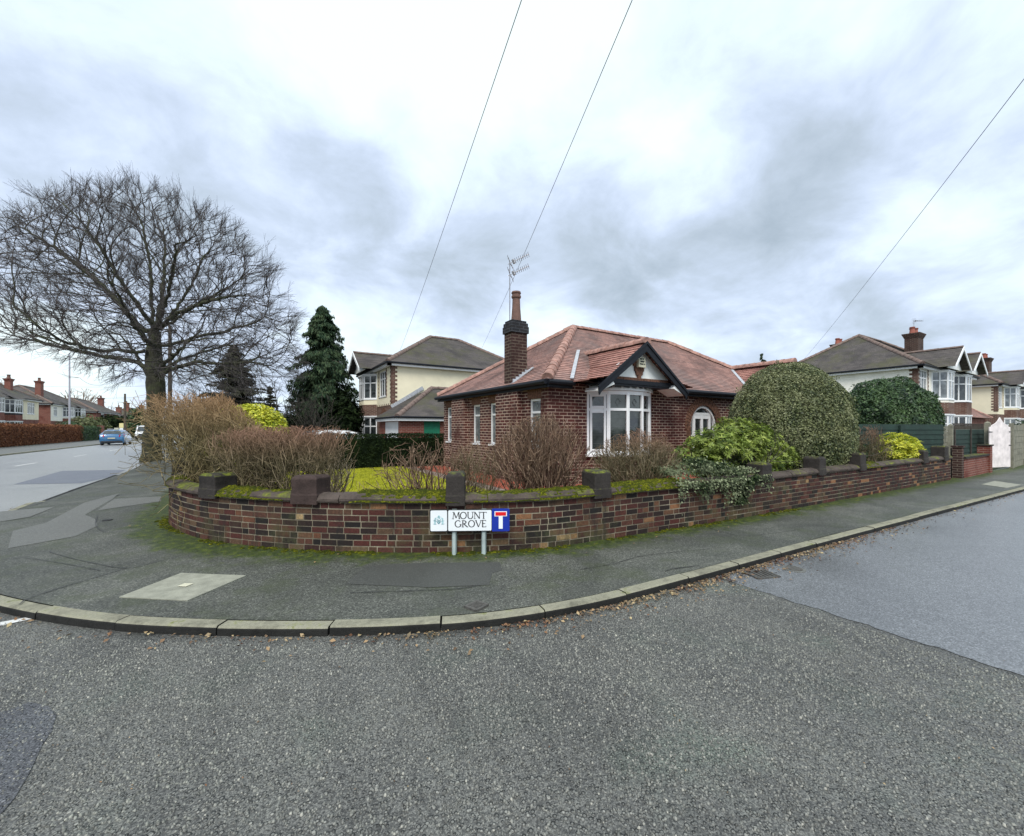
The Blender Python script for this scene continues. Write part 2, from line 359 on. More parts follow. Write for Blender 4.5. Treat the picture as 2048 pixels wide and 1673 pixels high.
# ---- mesh building
ROOT = {}
def wloc(o):
    v = Vector((0, 0, 0))
    while o is not None: v += o.location; o = o.parent
    return v
def link(o, parent=None, **kw):
    COL.objects.link(o)
    if parent is not None: o.parent = parent
    for k, v in kw.items():
        if v: o['category' if k == 'cat' else k] = v
    return o
def empty(name, loc, label=None, cat=None, group=None, kind=None):
    o = bpy.data.objects.new(name, None); o.location = loc; o.empty_display_size = .2
    return link(o, None, label=label, cat=cat, group=group, kind=kind)
def finish(me, name, mat, parent, origin, smooth, rnd=None, **kw):
    ml = mat if isinstance(mat, list) else [mat]
    for m in ml: me.materials.append(m)
    if rnd is not None and len(rnd) == len(me.polygons):
        a = me.attributes.new('rnd', 'FLOAT', 'FACE'); a.data.foreach_set('value', np.asarray(rnd, dtype=np.float32))
    if smooth: me.polygons.foreach_set('use_smooth', np.ones(len(me.polygons), dtype=bool))
    me.update()
    o = bpy.data.objects.new(name, me)
    if origin is not None: o.location = origin
    return link(o, parent, **kw)
def base_of(V, parent, origin):
    if parent is not None: return np.array(wloc(parent)), None
    if origin is None:
        mn = V.min(0); mx = V.max(0); origin = ((mn[0]+mx[0])/2, (mn[1]+mx[1])/2, mn[2])
    return np.array(origin), tuple(float(x) for x in origin)
class MB:
    def __init__(s): s.v = []; s.f = []; s.r = []; s.uv = []; s.mi = []; s.R = 0.5; s.m = 0
    def face(s, pts, r=None, uv=None):
        n = len(s.v); s.v += [tuple(p) for p in pts]; s.f.append(tuple(range(n, n+len(pts))))
        s.r.append(s.R if r is None else r); s.mi.append(s.m)
        s.uv += list(uv) if uv else [(0, 0)]*len(pts)
    def box(s, x0, y0, z0, x1, y1, z1, r=None):
        a = [(x0,y0,z0),(x1,y0,z0),(x1,y1,z0),(x0,y1,z0),(x0,y0,z1),(x1,y0,z1),(x1,y1,z1),(x0,y1,z1)]
        s.hexa(a, r)
    def hexa(s, a, r=None):
        for q in ((0,3,2,1),(4,5,6,7),(0,1,5,4),(1,2,6,5),(2,3,7,6),(3,0,4,7)): s.face([a[i] for i in q], r)
    def obox(s, c, ax, ay, lx, ly, z0, z1, r=None):
        # box centred at c (xy), unit axes ax, ay (2D)
        P = lambda i, j, z: (c[0]+ax[0]*lx*i/2+ay[0]*ly*j/2, c[1]+ax[1]*lx*i/2+ay[1]*ly*j/2, z)
        s.hexa([P(-1,-1,z0),P(1,-1,z0),P(1,1,z0),P(-1,1,z0),P(-1,-1,z1),P(1,-1,z1),P(1,1,z1),P(-1,1,z1)], r)
    def bar(s, a, b, w, h, up=(0,0,1), r=None):
        a = Vector(a); b = Vector(b); d = (b-a).normalized(); u = Vector(up)
        sx = d.cross(u).normalized()*w/2; u = sx.cross(d).normalized()*h/2
        q = [a-sx-u, a+sx-u, a+sx+u, a-sx+u]; p = [b-sx-u, b+sx-u, b+sx+u, b-sx+u]
        s.face(q[::-1], r); s.face(p, r)
        for i in range(4): s.face([q[i], q[(i+1)%4], p[(i+1)%4], p[i]], r)
    def ext(s, poly, vec, r=None):
        # extrude a 3D polygon along vec, closed
        vec = Vector(vec); p = [Vector(q) for q in poly]; q = [x+vec for x in p]
        s.face(p[::-1], r); s.face(q, r)
        for i in range(len(p)): j = (i+1) % len(p); s.face([p[i], p[j], q[j], q[i]], r)
    def tube(s, pts, rad, n=8, cap=True, r=None):
        pts = [Vector(p) for p in pts]; rings = []; px = None
        if not isinstance(rad, (list, tuple)): rad = [rad]*len(pts)
        for i, p in enumerate(pts):
            d = (pts[min(i+1, len(pts)-1)]-pts[max(i-1, 0)]).normalized()
            if px is None: px = d.orthogonal().normalized()
            px = (px - d*px.dot(d)).normalized(); py = d.cross(px)
            rings.append([p+px*math.cos(t)*rad[i]+py*math.sin(t)*rad[i] for t in [2*math.pi*k/n for k in range(n)]])
        for a, b in zip(rings, rings[1:]):
            for k in range(n): s.face([a[k], a[(k+1)%n], b[(k+1)%n], b[k]], r)
        if cap: s.face(rings[0][::-1], r); s.face(rings[-1], r)
    def cyl(s, c, rads_z, n=16, r=None):
        # lathe about vertical axis through c
        rings = [[(c[0]+R*math.cos(2*math.pi*k/n), c[1]+R*math.sin(2*math.pi*k/n), z) for k in range(n)] for R, z in rads_z]
        for a, b in zip(rings, rings[1:]):
            for k in range(n): s.face([a[k], a[(k+1)%n], b[(k+1)%n], b[k]], r)
        s.face(rings[0][::-1], r); s.face(rings[-1], r)
    def build(s, name, mat, parent=None, origin=None, smooth=False, bevel=0, weld=False, **kw):
        V = np.array(s.v, dtype=float)
        b, org = base_of(V, parent, origin); V = V - b
        me = bpy.data.meshes.new(name); me.from_pydata(V.tolist(), [], s.f)
        if len(s.uv) == len(me.loops):
            l = me.uv_layers.new(name='UVMap'); l.data.foreach_set('uv', np.array(s.uv, dtype=np.float32).ravel())
        if isinstance(mat, list): me.polygons.foreach_set('material_index', s.mi)
        o = finish(me, name, mat, parent, org, smooth, s.r, **kw)
        if weld or bevel:
            md = o.modifiers.new('weld', 'WELD'); md.merge_threshold = .0005
        if bevel:
            md = o.modifiers.new('bevel', 'BEVEL'); md.width = bevel; md.segments = 2; md.limit_method = 'ANGLE'; md.angle_limit = .6
        return o
def npmesh(name, V, Fq, mat, parent=None, origin=None, rnd=None, smooth=False, **kw):
    V = np.asarray(V, dtype=np.float64); b, org = base_of(V, parent, origin)
    V = (V - b).astype(np.float32); n = Fq.shape[1]; m = Fq.shape[0]
    me = bpy.data.meshes.new(name); me.vertices.add(len(V)); me.vertices.foreach_set('co', V.ravel())
    me.loops.add(m*n); me.loops.foreach_set('vertex_index', Fq.astype(np.int32).ravel())
    me.polygons.add(m); me.polygons.foreach_set('loop_start', np.arange(0, m*n, n, dtype=np.int32))
    me.polygons.foreach_set('loop_total', np.full(m, n, dtype=np.int32))
    me.update(calc_edges=True)
    return finish(me, name, mat, parent, org, smooth, rnd, **kw)
def segs_mesh(name, P0, P1, R0, R1, mat, parent=None, sides=3, rnd=None, origin=None, **kw):
    P0 = np.asarray(P0, float); P1 = np.asarray(P1, float); R0 = np.asarray(R0, float); R1 = np.asarray(R1, float)
    d = P1-P0; L = np.linalg.norm(d, axis=1, keepdims=True); L[L == 0] = 1e-6; d = d/L
    ref = np.where(np.abs(d[:, 2:3]) < .9, np.array([[0, 0, 1.]]), np.array([[1., 0, 0]]))
    a = np.cross(d, ref); a /= np.linalg.norm(a, axis=1, keepdims=True); b = np.cross(d, a)
    n = len(P0); V = np.zeros((n, 2, sides, 3))
    for k in range(sides):
        t = 2*math.pi*k/sides; o = a*math.cos(t)+b*math.sin(t)
        V[:, 0, k] = P0+o*R0[:, None]; V[:, 1, k] = P1+o*R1[:, None]
    idx = np.arange(n)[:, None]*2*sides
    Fq = np.concatenate([np.stack([idx[:, 0]+k, idx[:, 0]+(k+1)%sides, idx[:, 0]+sides+(k+1)%sides, idx[:, 0]+sides+k], 1)[:, None] for k in range(sides)], 1).reshape(-1, 4)
    r = RNG.random(n) if rnd is None else np.asarray(rnd)
    return npmesh(name, V.reshape(-1, 3), Fq, mat, parent, origin, np.repeat(r, sides), **kw)
def leaves_mesh(name, P, N, size, mat, parent=None, aspect=.5, jitter=.6, fold=.25, rnd=None, droop=0.0, D=None, origin=None, **kw):
    """one folded diamond leaf per point; N preferred facing, D optional pointing direction"""
    P = np.asarray(P, float); n = len(P)
    N = np.asarray(N, float) + RNG.normal(0, jitter, (n, 3)); N /= np.linalg.norm(N, axis=1, keepdims=True)+1e-9
    D = RNG.normal(0, 1, (n, 3)) if D is None else np.asarray(D, float)+RNG.normal(0, .25, (n, 3))
    D[:, 2] -= droop
    D -= N*(D*N).sum(1, keepdims=True); D /= np.linalg.norm(D, axis=1, keepdims=True)+1e-9
    W = np.cross(N, D); s = np.asarray(size)*RNG.uniform(.65, 1.35, n); s = s[:, None]
    V = np.stack([P-D*s*.5, P+W*s*aspect*.5+N*s*fold*.3, P+D*s*.5, P-W*s*aspect*.5+N*s*fold*.3], 1).reshape(-1, 3)
    Fq = np.arange(n*4).reshape(n, 4)
    return npmesh(name, V, Fq, mat, parent, origin, RNG.random(n) if rnd is None else rnd, **kw)
# ---- curves
def catmull(P, step=.1):
    P = [np.array(p, float) for p in P]; Q = [2*P[0]-P[1]] + P + [2*P[-1]-P[-2]]; out = []
    for i in range(1, len(Q)-2):
        a, b, c, d = Q[i-1:i+3]
        n = max(2, int(np.linalg.norm(c-b)/(step*.5)))
        for k in range(n):
            t = k/n; out.append(.5*((2*b)+(-a+c)*t+(2*a-5*b+4*c-d)*t*t+(-a+3*b-3*c+d)*t**3))
    out.append(P[-1]); out = np.array(out)
    s = np.concatenate([[0], np.cumsum(np.linalg.norm(np.diff(out, axis=0), axis=1))])
    return out, s
class Curve:
    def __init__(c, P): c.p, c.s = catmull(P); c.L = c.s[-1]
    def at(c, s, off=0.0):
        x = np.interp(s, c.s, c.p[:, 0]); y = np.interp(s, c.s, c.p[:, 1]); t = c.tan(s)
        return np.array([x + t[1]*off, y - t[0]*off])     # +off = to the right of travel (towards the road)
    def tan(c, s):
        e = .08; s0 = max(0, s-e); s1 = min(c.L, s+e)
        d = np.array([np.interp(s1, c.s, c.p[:, 0])-np.interp(s0, c.s, c.p[:, 0]), np.interp(s1, c.s, c.p[:, 1])-np.interp(s0, c.s, c.p[:, 1])])
        return d/np.linalg.norm(d)
    def px(c, X, s0=0, s1=None):
        # arc length at which the curve crosses photo column X (nearest to the camera)
        best = None
        for s in np.arange(s0, s1 or c.L, .02):
            p = c.at(s); Y = p[0]*FW[0]+p[1]*FW[1]; q = CX+F*(p[0]*RT[0]+p[1]*RT[1])/Y
            if Y > 0 and (best is None or abs(q-X) < best[0]): best = (abs(q-X), s)
        return best[1]
# travel runs from far up the main road, round the corner and along the grove
WALL = Curve([(-1.25, 15.5), (-1.25, 12), (-1.24, 10.2), (-1.15, 8.9), (-.66, 7.6), (-.02, 6.72), (.66, 6.04), (1.5, 5.4), (2.4, 4.87), (3.3, 4.52), (4.25, 4.40),
              (5.25, 4.33), (7.6, 4.16), (13, 3.98), (18.35, 3.83)])
KERB = Curve([(-4.1, 116), (-4.1, 90), (-4.1, 64), (-4.1, 44), (-4.1, 32), (-4.1, 24), (-4.1, 19), (-4.1, 15.5), (-4.04, 12.7), (-3.88, 10.6), (-3.55, 8.7), (-3.0, 7.3), (-2.4, 6.3), (-1.74, 5.46), (-1.07, 4.77), (-.4, 4.24), (.33, 3.76), (1.03, 3.37),
              (1.78, 3.07), (2.75, 2.88), (4.2, 2.80), (6.5, 2.72), (9.6, 2.58), (12.6, 2.45), (15.9, 2.31), (21, 2.09), (30, 1.72), (44, 1.15), (62, .4)])

# ---- SETTING
g = MB(); g.box(-500, -120, -1.2, 700, 900, -.16); g.build('ground', M['groundm'], kind='structure')
def sheet(name, poly, z, mat, kind='structure', **kw):
    b = MB(); b.face([(x, y, z) for x, y in poly]); return b.build(name, mat, kind=kind, **kw)
sheet('main_road', [(-12.6, -60), (4.45, -60), (4.45, 2.6), (4.45, 4), (-1.2, 12.2), (-1.5, 300), (-12.6, 300)], -.074, M['chip'])
sheet('main_road_surface', [(-12.6, 15.5), (-3.2, 7.0), (-3.2, 300), (-12.6, 300)], -.070, M['main'])
_r = random.Random(6)
sheet('side_road', [(90, -8), (90, 4)]+[(4.42+.012*math.sin(k*.9)+_r.uniform(-.014, .014), 4-.06*k) for k in range(200)], -.070, M['side'])
def patch(name, pts, z, mat, **kw): return sheet(name, [tuple(G(x, y, z)[:2]) for x, y in pts], z, mat, **kw)
patch('road_repair_patch', [(27, 969), (125, 942), (252, 940), (217, 955), (164, 967)], -.066, M['repair'])
patch('road_dark_patch', [(-60, 1700), (30, 1595), (62, 1540), (84, 1490), (104, 1462), (112, 1430), (96, 1412), (60, 1404), (20, 1420), (-60, 1436)], -.070, M['chipdark'])
# centre line of the main road
for i in range(14):
    v = 19.6+7.1*i
    sheet('road_marking', [(-8.75, v), (-8.62, v), (-8.62, v+2.2), (-8.75, v+2.2)], -.064, M['roadpaint'])
patch('road_marking', [(-40, 1252), (58, 1234), (64, 1238), (-40, 1260)], -.068, M['roadpaint'])
# far kerb and far pavement of the main road
b = MB(); b.box(-12.75, -60, -.16, -12.6, 300, .01); b.build('kerb', M['kerb'], kind='structure')
b = MB(); b.box(-17.3, -60, -.16, -12.75, 300, 0); b.build('pavement', M['newpatch'], kind='structure')

# near pavement: strips between kerb and wall, with the dropped kerb at the corner
sd = KERB.px(56, 100, 125)      # the full-height kerb starts here
KS = 100 + 0
def drop(s): return -.062*float(np.clip((sd-s)/.4, 0, 1))*float(np.clip((s-(sd-9))/.8, 0, 1))
kp = list(np.arange(0, 100, 4))+list(np.arange(100, KERB.L-40, .15))+list(np.arange(KERB.L-40, KERB.L, 2))
wall_np = np.array([WALL.at(s) for s in np.arange(0, WALL.L, .02)])
def wall_dist(p):
    if p[1] > 15.5: return abs(p[0]+1.25)
    if p[0] > 18.3: return abs(p[1]-(3.83-.027*(p[0]-18.3)))
    return float(np.sqrt(((wall_np-p)**2).sum(1)).min())
def wall_t(p):
    if p[1] > 15.5: return -(p[1]-15.5)
    if p[0] > 18.3: return WALL.L+p[0]-18.3
    return .02*((wall_np-p)**2).sum(1).argmin()
def wall_foot(t):
    if t < 0: return np.array([-1.13, 15.5-t])
    if t > WALL.L: return np.array([18.35+t-WALL.L, 3.95-.027*(t-WALL.L)])
    return WALL.at(t, -.12)
pv = []; pf = []; puv = []; NT = 9
tmax = -1e9
for s in kp:
    a = KERB.at(s, -.12); tmax = max(tmax, wall_t(a)); w = wall_foot(tmax); dr = drop(s)
    for k in range(NT+1):
        t = k/NT; q = a*(1-t)+w*t
        pv.append((q[0], q[1], dr*(1-t)**1.5*.95 - .0)); puv.append((s, wall_dist(q) if t < .95 else -.1))
mb = MB()
for i in range(len(kp)-1):
    for k in range(NT):
        q = [i*(NT+1)+k, (i+1)*(NT+1)+k, (i+1)*(NT+1)+k+1, i*(NT+1)+k+1]
        mb.face([pv[j] for j in q], uv=[puv[j] for j in q])
mb.build('pavement', M['pave'], kind='structure', weld=True, smooth=True)
# kerb stones with open joints
kb = MB(); s = 96.0; random.seed(3)
while s < KERB.L-1:
    L = .9 if s < KERB.L-30 else .9
    n = 5; e = .005 if random.random() < .75 else .012
    zz = random.uniform(-.004, .004); oo = random.uniform(-.006, .006); rr = random.random()
    cols = []
    for k in range(n+1):
        t = s+e+(L-2*e)*k/n; dz = drop(t)+zz
        pr = [(-.118, -.16), (-.116, dz), (-.014, dz), (.0, dz-.012), (.004, dz-.022), (.008, -.16)]
        cols.append([tuple(KERB.at(t, o+oo))+(z,) for o, z in pr])
    for a, c in zip(cols, cols[1:]):
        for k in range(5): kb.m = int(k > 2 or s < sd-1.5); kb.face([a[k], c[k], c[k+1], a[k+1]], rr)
    kb.m = 1; kb.face(cols[0][::-1], rr); kb.face(cols[-1], rr)
    s += L
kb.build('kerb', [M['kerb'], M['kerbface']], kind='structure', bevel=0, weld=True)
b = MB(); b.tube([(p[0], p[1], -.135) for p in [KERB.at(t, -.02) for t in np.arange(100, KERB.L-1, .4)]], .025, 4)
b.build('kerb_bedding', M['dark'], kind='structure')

# patches and joints in the pavement
patch('pavement_patch', [(16, 1097), (26, 1062), (92, 1046), (168, 1006), (238, 987), (225, 998), (170, 1030), (190, 1038), (195, 1052), (150, 1073)], .004, M['newpatch'])
patch('pavement_patch', [(229, 998), (322, 993), (322, 1003), (215, 1018), (194, 1022)], .0055, M['newpatch'])
patch('pavement_patch', [(-20, 1025), (110, 1014), (60, 1034), (-20, 1047)], .0065, M['newpatch'])
patch('pavement_patch', [(692, 1168), (712, 1150), (735, 1131), (850, 1126), (1000, 1125), (1004, 1140), (985, 1146), (978, 1170), (860, 1175)], .004, M['darkpatch'])
def joint(pts, w=.012, z=.007):
    P, _ = catmull([tuple(G(x, y, 0)[:2]) for x, y in pts]); b = MB(); rs = random.Random(len(pts)*7+int(pts[0][0]))
    for a, c in zip(P, P[1:]):
        d = (c-a)/max(1e-6, np.linalg.norm(c-a)); n = np.array([-d[1], d[0]])*w*rs.uniform(.3, .6)
        b.face([(*(a-n), z), (*(c-n), z), (*(c+n), z), (*(a+n), z)])
    b.build('pavement_joint', M['crack'], kind='structure')
joint([(38, 1211), (62, 1196), (160, 1165), (255, 1137)])
joint([(-20, 1024), (60, 1013), (130, 989), (200, 964), (250, 950)], .02)
joint([(100, 1103), (108, 1108), (180, 1126), (255, 1137), (330, 1120)], .01)
joint([(0, 1120), (50, 1117), (120, 1127), (200, 1142)], .008)
joint([(195, 1033), (192, 1052), (215, 1066), (262, 1060)], .01)
joint([(1160, 1140), (1230, 1128), (1290, 1112), (1420, 1098)], .008)
joint([(1330, 1144), (1345, 1139), (1400, 1132)], .012)
joint([(700, 1187), (780, 1184), (900, 1180), (960, 1172)], .01)
joint([(1400, 1050), (1450, 1066), (1500, 1072), (1600, 1060)], .008)

# concrete cover slabs and iron covers in the pavement
def slab_cover(pts, label, z=.008, th=.02, mark=True):
    q = [G(x, y, z) for x, y in pts]; c = sum(q, Vector())/4
    e = empty('chamber_cover', (c.x, c.y, 0), label, 'chamber cover', 'chamber covers in the pavement')
    b = MB(); b.ext([(p.x, p.y, z-th) for p in q][::-1], (0, 0, th)); b.build('slab', M['slab'], e)
    if mark:
        m = MB(); m.face([tuple(c+(p-c)*.13+Vector((0, 0, .006))) for p in q]); m.build('cover_insert', M['slabmark'], e)
slab_cover([(238, 1194), (375, 1201), (492, 1151), (362, 1146)], 'large pale concrete chamber cover with a small cream square, in the corner pavement')
slab_cover([(1963, 969), (2013, 976), (2042, 970), (1990, 962)], 'pale concrete cover slab in the pavement near the pink gate', mark=False)
def grid_cover(name, c, ang, w, d, z, n, label, cat, mat, kind=None, slot=.5):
    e = empty(name, (c.x, c.y, z), label, cat)
    ca, sa = math.cos(ang), math.sin(ang); ax = (ca, sa); ay = (-sa, ca)
    f = MB(); t = .012
    bw = .025
    for sx in (-1, 1): f.obox((c.x+ax[0]*sx*(w-bw)/2, c.y+ax[1]*sx*(w-bw)/2), ax, ay, bw, d, z-.03, z+t)
    for sy in (-1, 1): f.obox((c.x+ay[0]*sy*(d-bw)/2, c.y+ay[1]*sy*(d-bw)/2), ax, ay, w-2*bw-.002, bw, z-.03, z+t-.001)
    f.build('frame', mat, e)
    g = MB()
    for k in range(n):
        x = -w/2+bw+(w-2*bw)*(k+.5)/n
        g.obox((c.x+ax[0]*x, c.y+ax[1]*x), ax, ay, (w-2*bw)/n*slot, d-2*bw-.004, z-.02, z+t-.002)
    g.build('bars', mat, e)
    v = MB(); v.obox((c.x, c.y), ax, ay, w-.02, d-.02, z-.03, z+.001); v.build('void', M['dark'], e)
grid_cover('drain_grate', G(1522, 1150, -.07), -.35, .3, .24, -.066, 5, 'rusty iron drain grate in the gutter by the kerb, dead leaves around it', 'drain grate', M['iron'], slot=.55)
grid_cover('water_cover', G(953, 1214, 0), .35, .17, .15, .006, 6, 'small square ribbed iron cover set in the pavement near the kerb', 'small cover', M['iron'], slot=.6)
c = G(215, 1041, 0); b = MB(); b.cyl((c.x, c.y), [(.07, -.02), (.07, .008), (.055, .012)], 12); b.build('stop_tap_cover', M['hinge'], label='tiny round black cover in the pavement beside the corner wall', cat='small cover')
c = G(1588, 1139, -.07); e = empty('valve_cover', (c.x, c.y, -.07), 'small round valve cover in a pale collar in the side road', 'small cover')
b = MB(); b.cyl((c.x, c.y), [(.12, -.12), (.12, -.064), (.08, -.062)], 18); b.build('collar', M['newpatch'], e)
b = MB(); b.cyl((c.x, c.y), [(.085, -.12), (.085, -.056), (.06, -.055)], 14); b.build('lid', M['iron'], e)

# ---- GARDEN WALL (bricks laid one by one)
def wall_thing():
    root = empty('garden_wall', (4.2, 4.6, 0), 'low curved brown brick garden wall with mossy stone coping round the corner garden', 'garden wall')
    rs = random.Random(5); bw = .222; bh = .0795; T = .22
    mb = MB(); nc = 8; z0 = 0.0
    for c in range(nc):
        s = .02+(.5*bw if c % 2 else 0); z = z0+c*bh; bias = rs.random()
        s -= bw
        while s < WALL.L-.02:
            hd = rs.random() < .3; L = .115 if hd else bw
            a = max(s, .0); e = min(s+L-.016, WALL.L)
            if e-a > .03:
                p = WALL.at((a+e)/2); t = WALL.tan((a+e)/2); n = np.array([-t[1], t[0]])
                lean = rs.uniform(-.002, .002); r = rs.random()
                if (a+e)/2 < 13.5+7 and rs.random() < .35: r = min(1, r*.75)
                if (a+e)/2 > 20.5: r = .15+.35*r if rs.random() < .93 else .97
                cc = p+n*(T/2+lean)
                h = bh-.0155; zz = z+rs.uniform(-.0015, .0015)
                mb.obox(cc, t, n, (e-a), T+.004, zz, zz+h, r)
            s += L
    mb.build('brickwork', M['gbrick'], root)
    # mortar core
    mo = MB(); ss = list(np.arange(0, WALL.L, .12))+[WALL.L]
    zt = z0+nc*bh
    for a, b_ in zip(ss, ss[1:]):
        A = WALL.at(a, -.004); B = WALL.at(b_, -.004); C = WALL.at(b_, -T+.006); D = WALL.at(a, -T+.006)
        mo.face([(*A, -.1), (*B, -.1), (*B, zt), (*A, zt)]); mo.face([(*C, -.1), (*D, -.1), (*D, zt), (*C, zt)]); mo.face([(*A, zt), (*B, zt), (*C, zt), (*D, zt)])
    mo.build('mortar', M['mortar'], root)
    # coping stones
    cp = MB(); s = 0; rs = random.Random(9)
    while s < WALL.L:
        L = min(rs.uniform(.55, .75), WALL.L-s); n = 6; cols = []
        dz = rs.uniform(-.006, .006); do = rs.uniform(-.008, .008); r = rs.random()
        for k in range(n+1):
            t = s+.006+(L-.012)*k/n
            w = [rs.uniform(-.004, .004) for _ in range(4)]
            pr = [(.035, zt+.002), (.045+w[0], zt+.02), (.045+w[1], zt+.05), (.0+w[2], zt+.095+w[3]), (-.11, zt+.118+w[2]), (-.22+w[1], zt+.095), (-.265, zt+.05), (-.26, zt+.002)]
            cols.append([tuple(WALL.at(t, o+do))+(z+dz,) for o, z in pr])
        for a, c in zip(cols, cols[1:]):
            for k in range(8): cp.face([a[k], a[(k+1) % 8], c[(k+1) % 8], c[k]], r)
        cp.face(cols[0], r); cp.face(cols[-1][::-1], r)
        s += L
    cp.build('coping', M['coping'], root)
    # stone piers standing on the wall
    rs = random.Random(4)
    for px, L, h, m, s0, s1 in ((352, .36, .20, 'pier', 4, 8.5), (420, .38, .2, 'pier', 4, 10), (612, .37, .22, 'pierred', 8, 13), (912, .24, .27, 'pier', 10, 14), (1201, .29, .24, 'pier', 12, 17),
                     (1530, .3, .2, 'pier', 16, 22), (1641, .28, .24, 'pier', 17, 26), (1722, .3, .26, 'pier', 19, 28), (1848, .34, .22, 'pier', 21, 32), (1889, .36, .3, 'pier', 22, 32)):
        s = WALL.px(px, s0, min(s1, WALL.L-.2)); p = WALL.at(s, -.11); t = WALL.tan(s); n = np.array([-t[1], t[0]])
        b = MB(); zb = zt-.03; ztp = zt+.115+h
        q = lambda i, j, z, f=1.0: (p[0]+t[0]*L*i*f/2+n[0]*.32*j*f/2, p[1]+t[1]*L*i*f/2+n[1]*.32*j*f/2, z+rs.uniform(-.006, .006))
        sec = [(zb, 1.04), (zb+.12, 1.04), (zb+.14, 1.0), (zb+(ztp-zb)*.55, .98), (ztp-.035, 1.0), (ztp, .8)]
        cols = [[q(i, j, z, f) for i, j in ((-1, -1), (0, -1.02), (1, -1), (1, 1), (-1, 1))] for z, f in sec]
        for a, c in zip(cols, cols[1:]):
            for k in range(5): b.face([a[k], a[(k+1) % 5], c[(k+1) % 5], c[k]])
        b.face(cols[-1]); b.build('pier', M[m], root, bevel=.012)
    return zt
ZT = wall_thing()
# moss cushions lying on the coping
def moss_cushions():
    rs = np.random.default_rng(3); P = []
    spans = [(WALL.px(338, 4, 9), .9, .7), (WALL.px(470, 6, 11), .9, .8), (WALL.px(545, 6, 12), .4, .35), (WALL.px(790, 9, 14), 1.15, 1), (WALL.px(860, 9, 14), .75, 1), (WALL.px(1075, 11, 16), .9, .6), (WALL.px(1150, 11, 16), .8, .7),
             (WALL.px(1285, 13, 18), 1.3, 1), (WALL.px(1345, 13, 18), .7, .9), (WALL.px(1745, 18, 28), .9, .7), (WALL.px(1000, 11, 15), .7, .35)]
    mb = MB()
    for c, w, th in spans:
        ns = int(w/.018); no = 11; grid = []
        ph = rs.uniform(0, 6, 8)
        for i in range(ns+1):
            s = c-w/2+w*i/ns; row = []
            for k in range(no+1):
                o = .052-.33*k/no
                ed = min(1, (w/2-abs(s-c))/.12)*min(1, (k+.2)/1.5)*min(1, (no-k+.2)/1.5)
                f = .5+.5*math.sin(s*9+ph[0]+k*.6)*math.sin(s*23+ph[1]-k*.9)+.35*math.sin(s*51+ph[2]+k*2.1)
                base = ZT+(.02 if o > .04 else .05+(.045-o)/.155*.07 if o > -.11 else .12-(-.11-o)*.17)
                h = max(-.02, th*.03*(f+.45)*max(0, ed)-.012*(1-ed)+rs.normal(0, .0025))
                p = WALL.at(s, o+(.012*th if k == 0 else 0)); row.append((p[0], p[1], base+h))
            grid.append(row)
        for a, b_ in zip(grid, grid[1:]):
            for k in range(no): mb.face([a[k], a[k+1], b_[k+1], b_[k]])
    mb.build('moss', M['moss'], kind='stuff', label='bright yellow-green moss cushions on the wall coping', cat='moss', smooth=True, weld=True)
    # low clumps along the foot of the wall
    mb = MB(); 
    ps = WALL.px(330, 4, 9)
    for _ in range(700):
        s = rs.uniform(5, 19); off = abs(rs.normal(0, .06))+.01
        if math.sin(s*2.1)+math.sin(s*5.3+1) < -.5: continue
        p = WALL.at(s, off); r = rs.uniform(.012, .045); h = r*rs.uniform(.25, .5); n = 7
        ring = [(p[0]+math.cos(a)*r*rs.uniform(.7, 1.2), p[1]+math.sin(a)*r*rs.uniform(.7, 1.2), .002) for a in np.linspace(0, 2*math.pi, n, endpoint=False)]
        ring2 = [(p[0]+(q[0]-p[0])*.6, p[1]+(q[1]-p[1])*.6, h*.85) for q in ring]
        for k in range(n): mb.face([ring[k], ring[(k+1) % n], ring2[(k+1) % n], ring2[k]])
        mb.face([(q[0], q[1], h) for q in ring2])
    mb.build('moss', M['moss'], kind='stuff', label='moss growing along the foot of the garden wall', cat='moss')
moss_cushions()
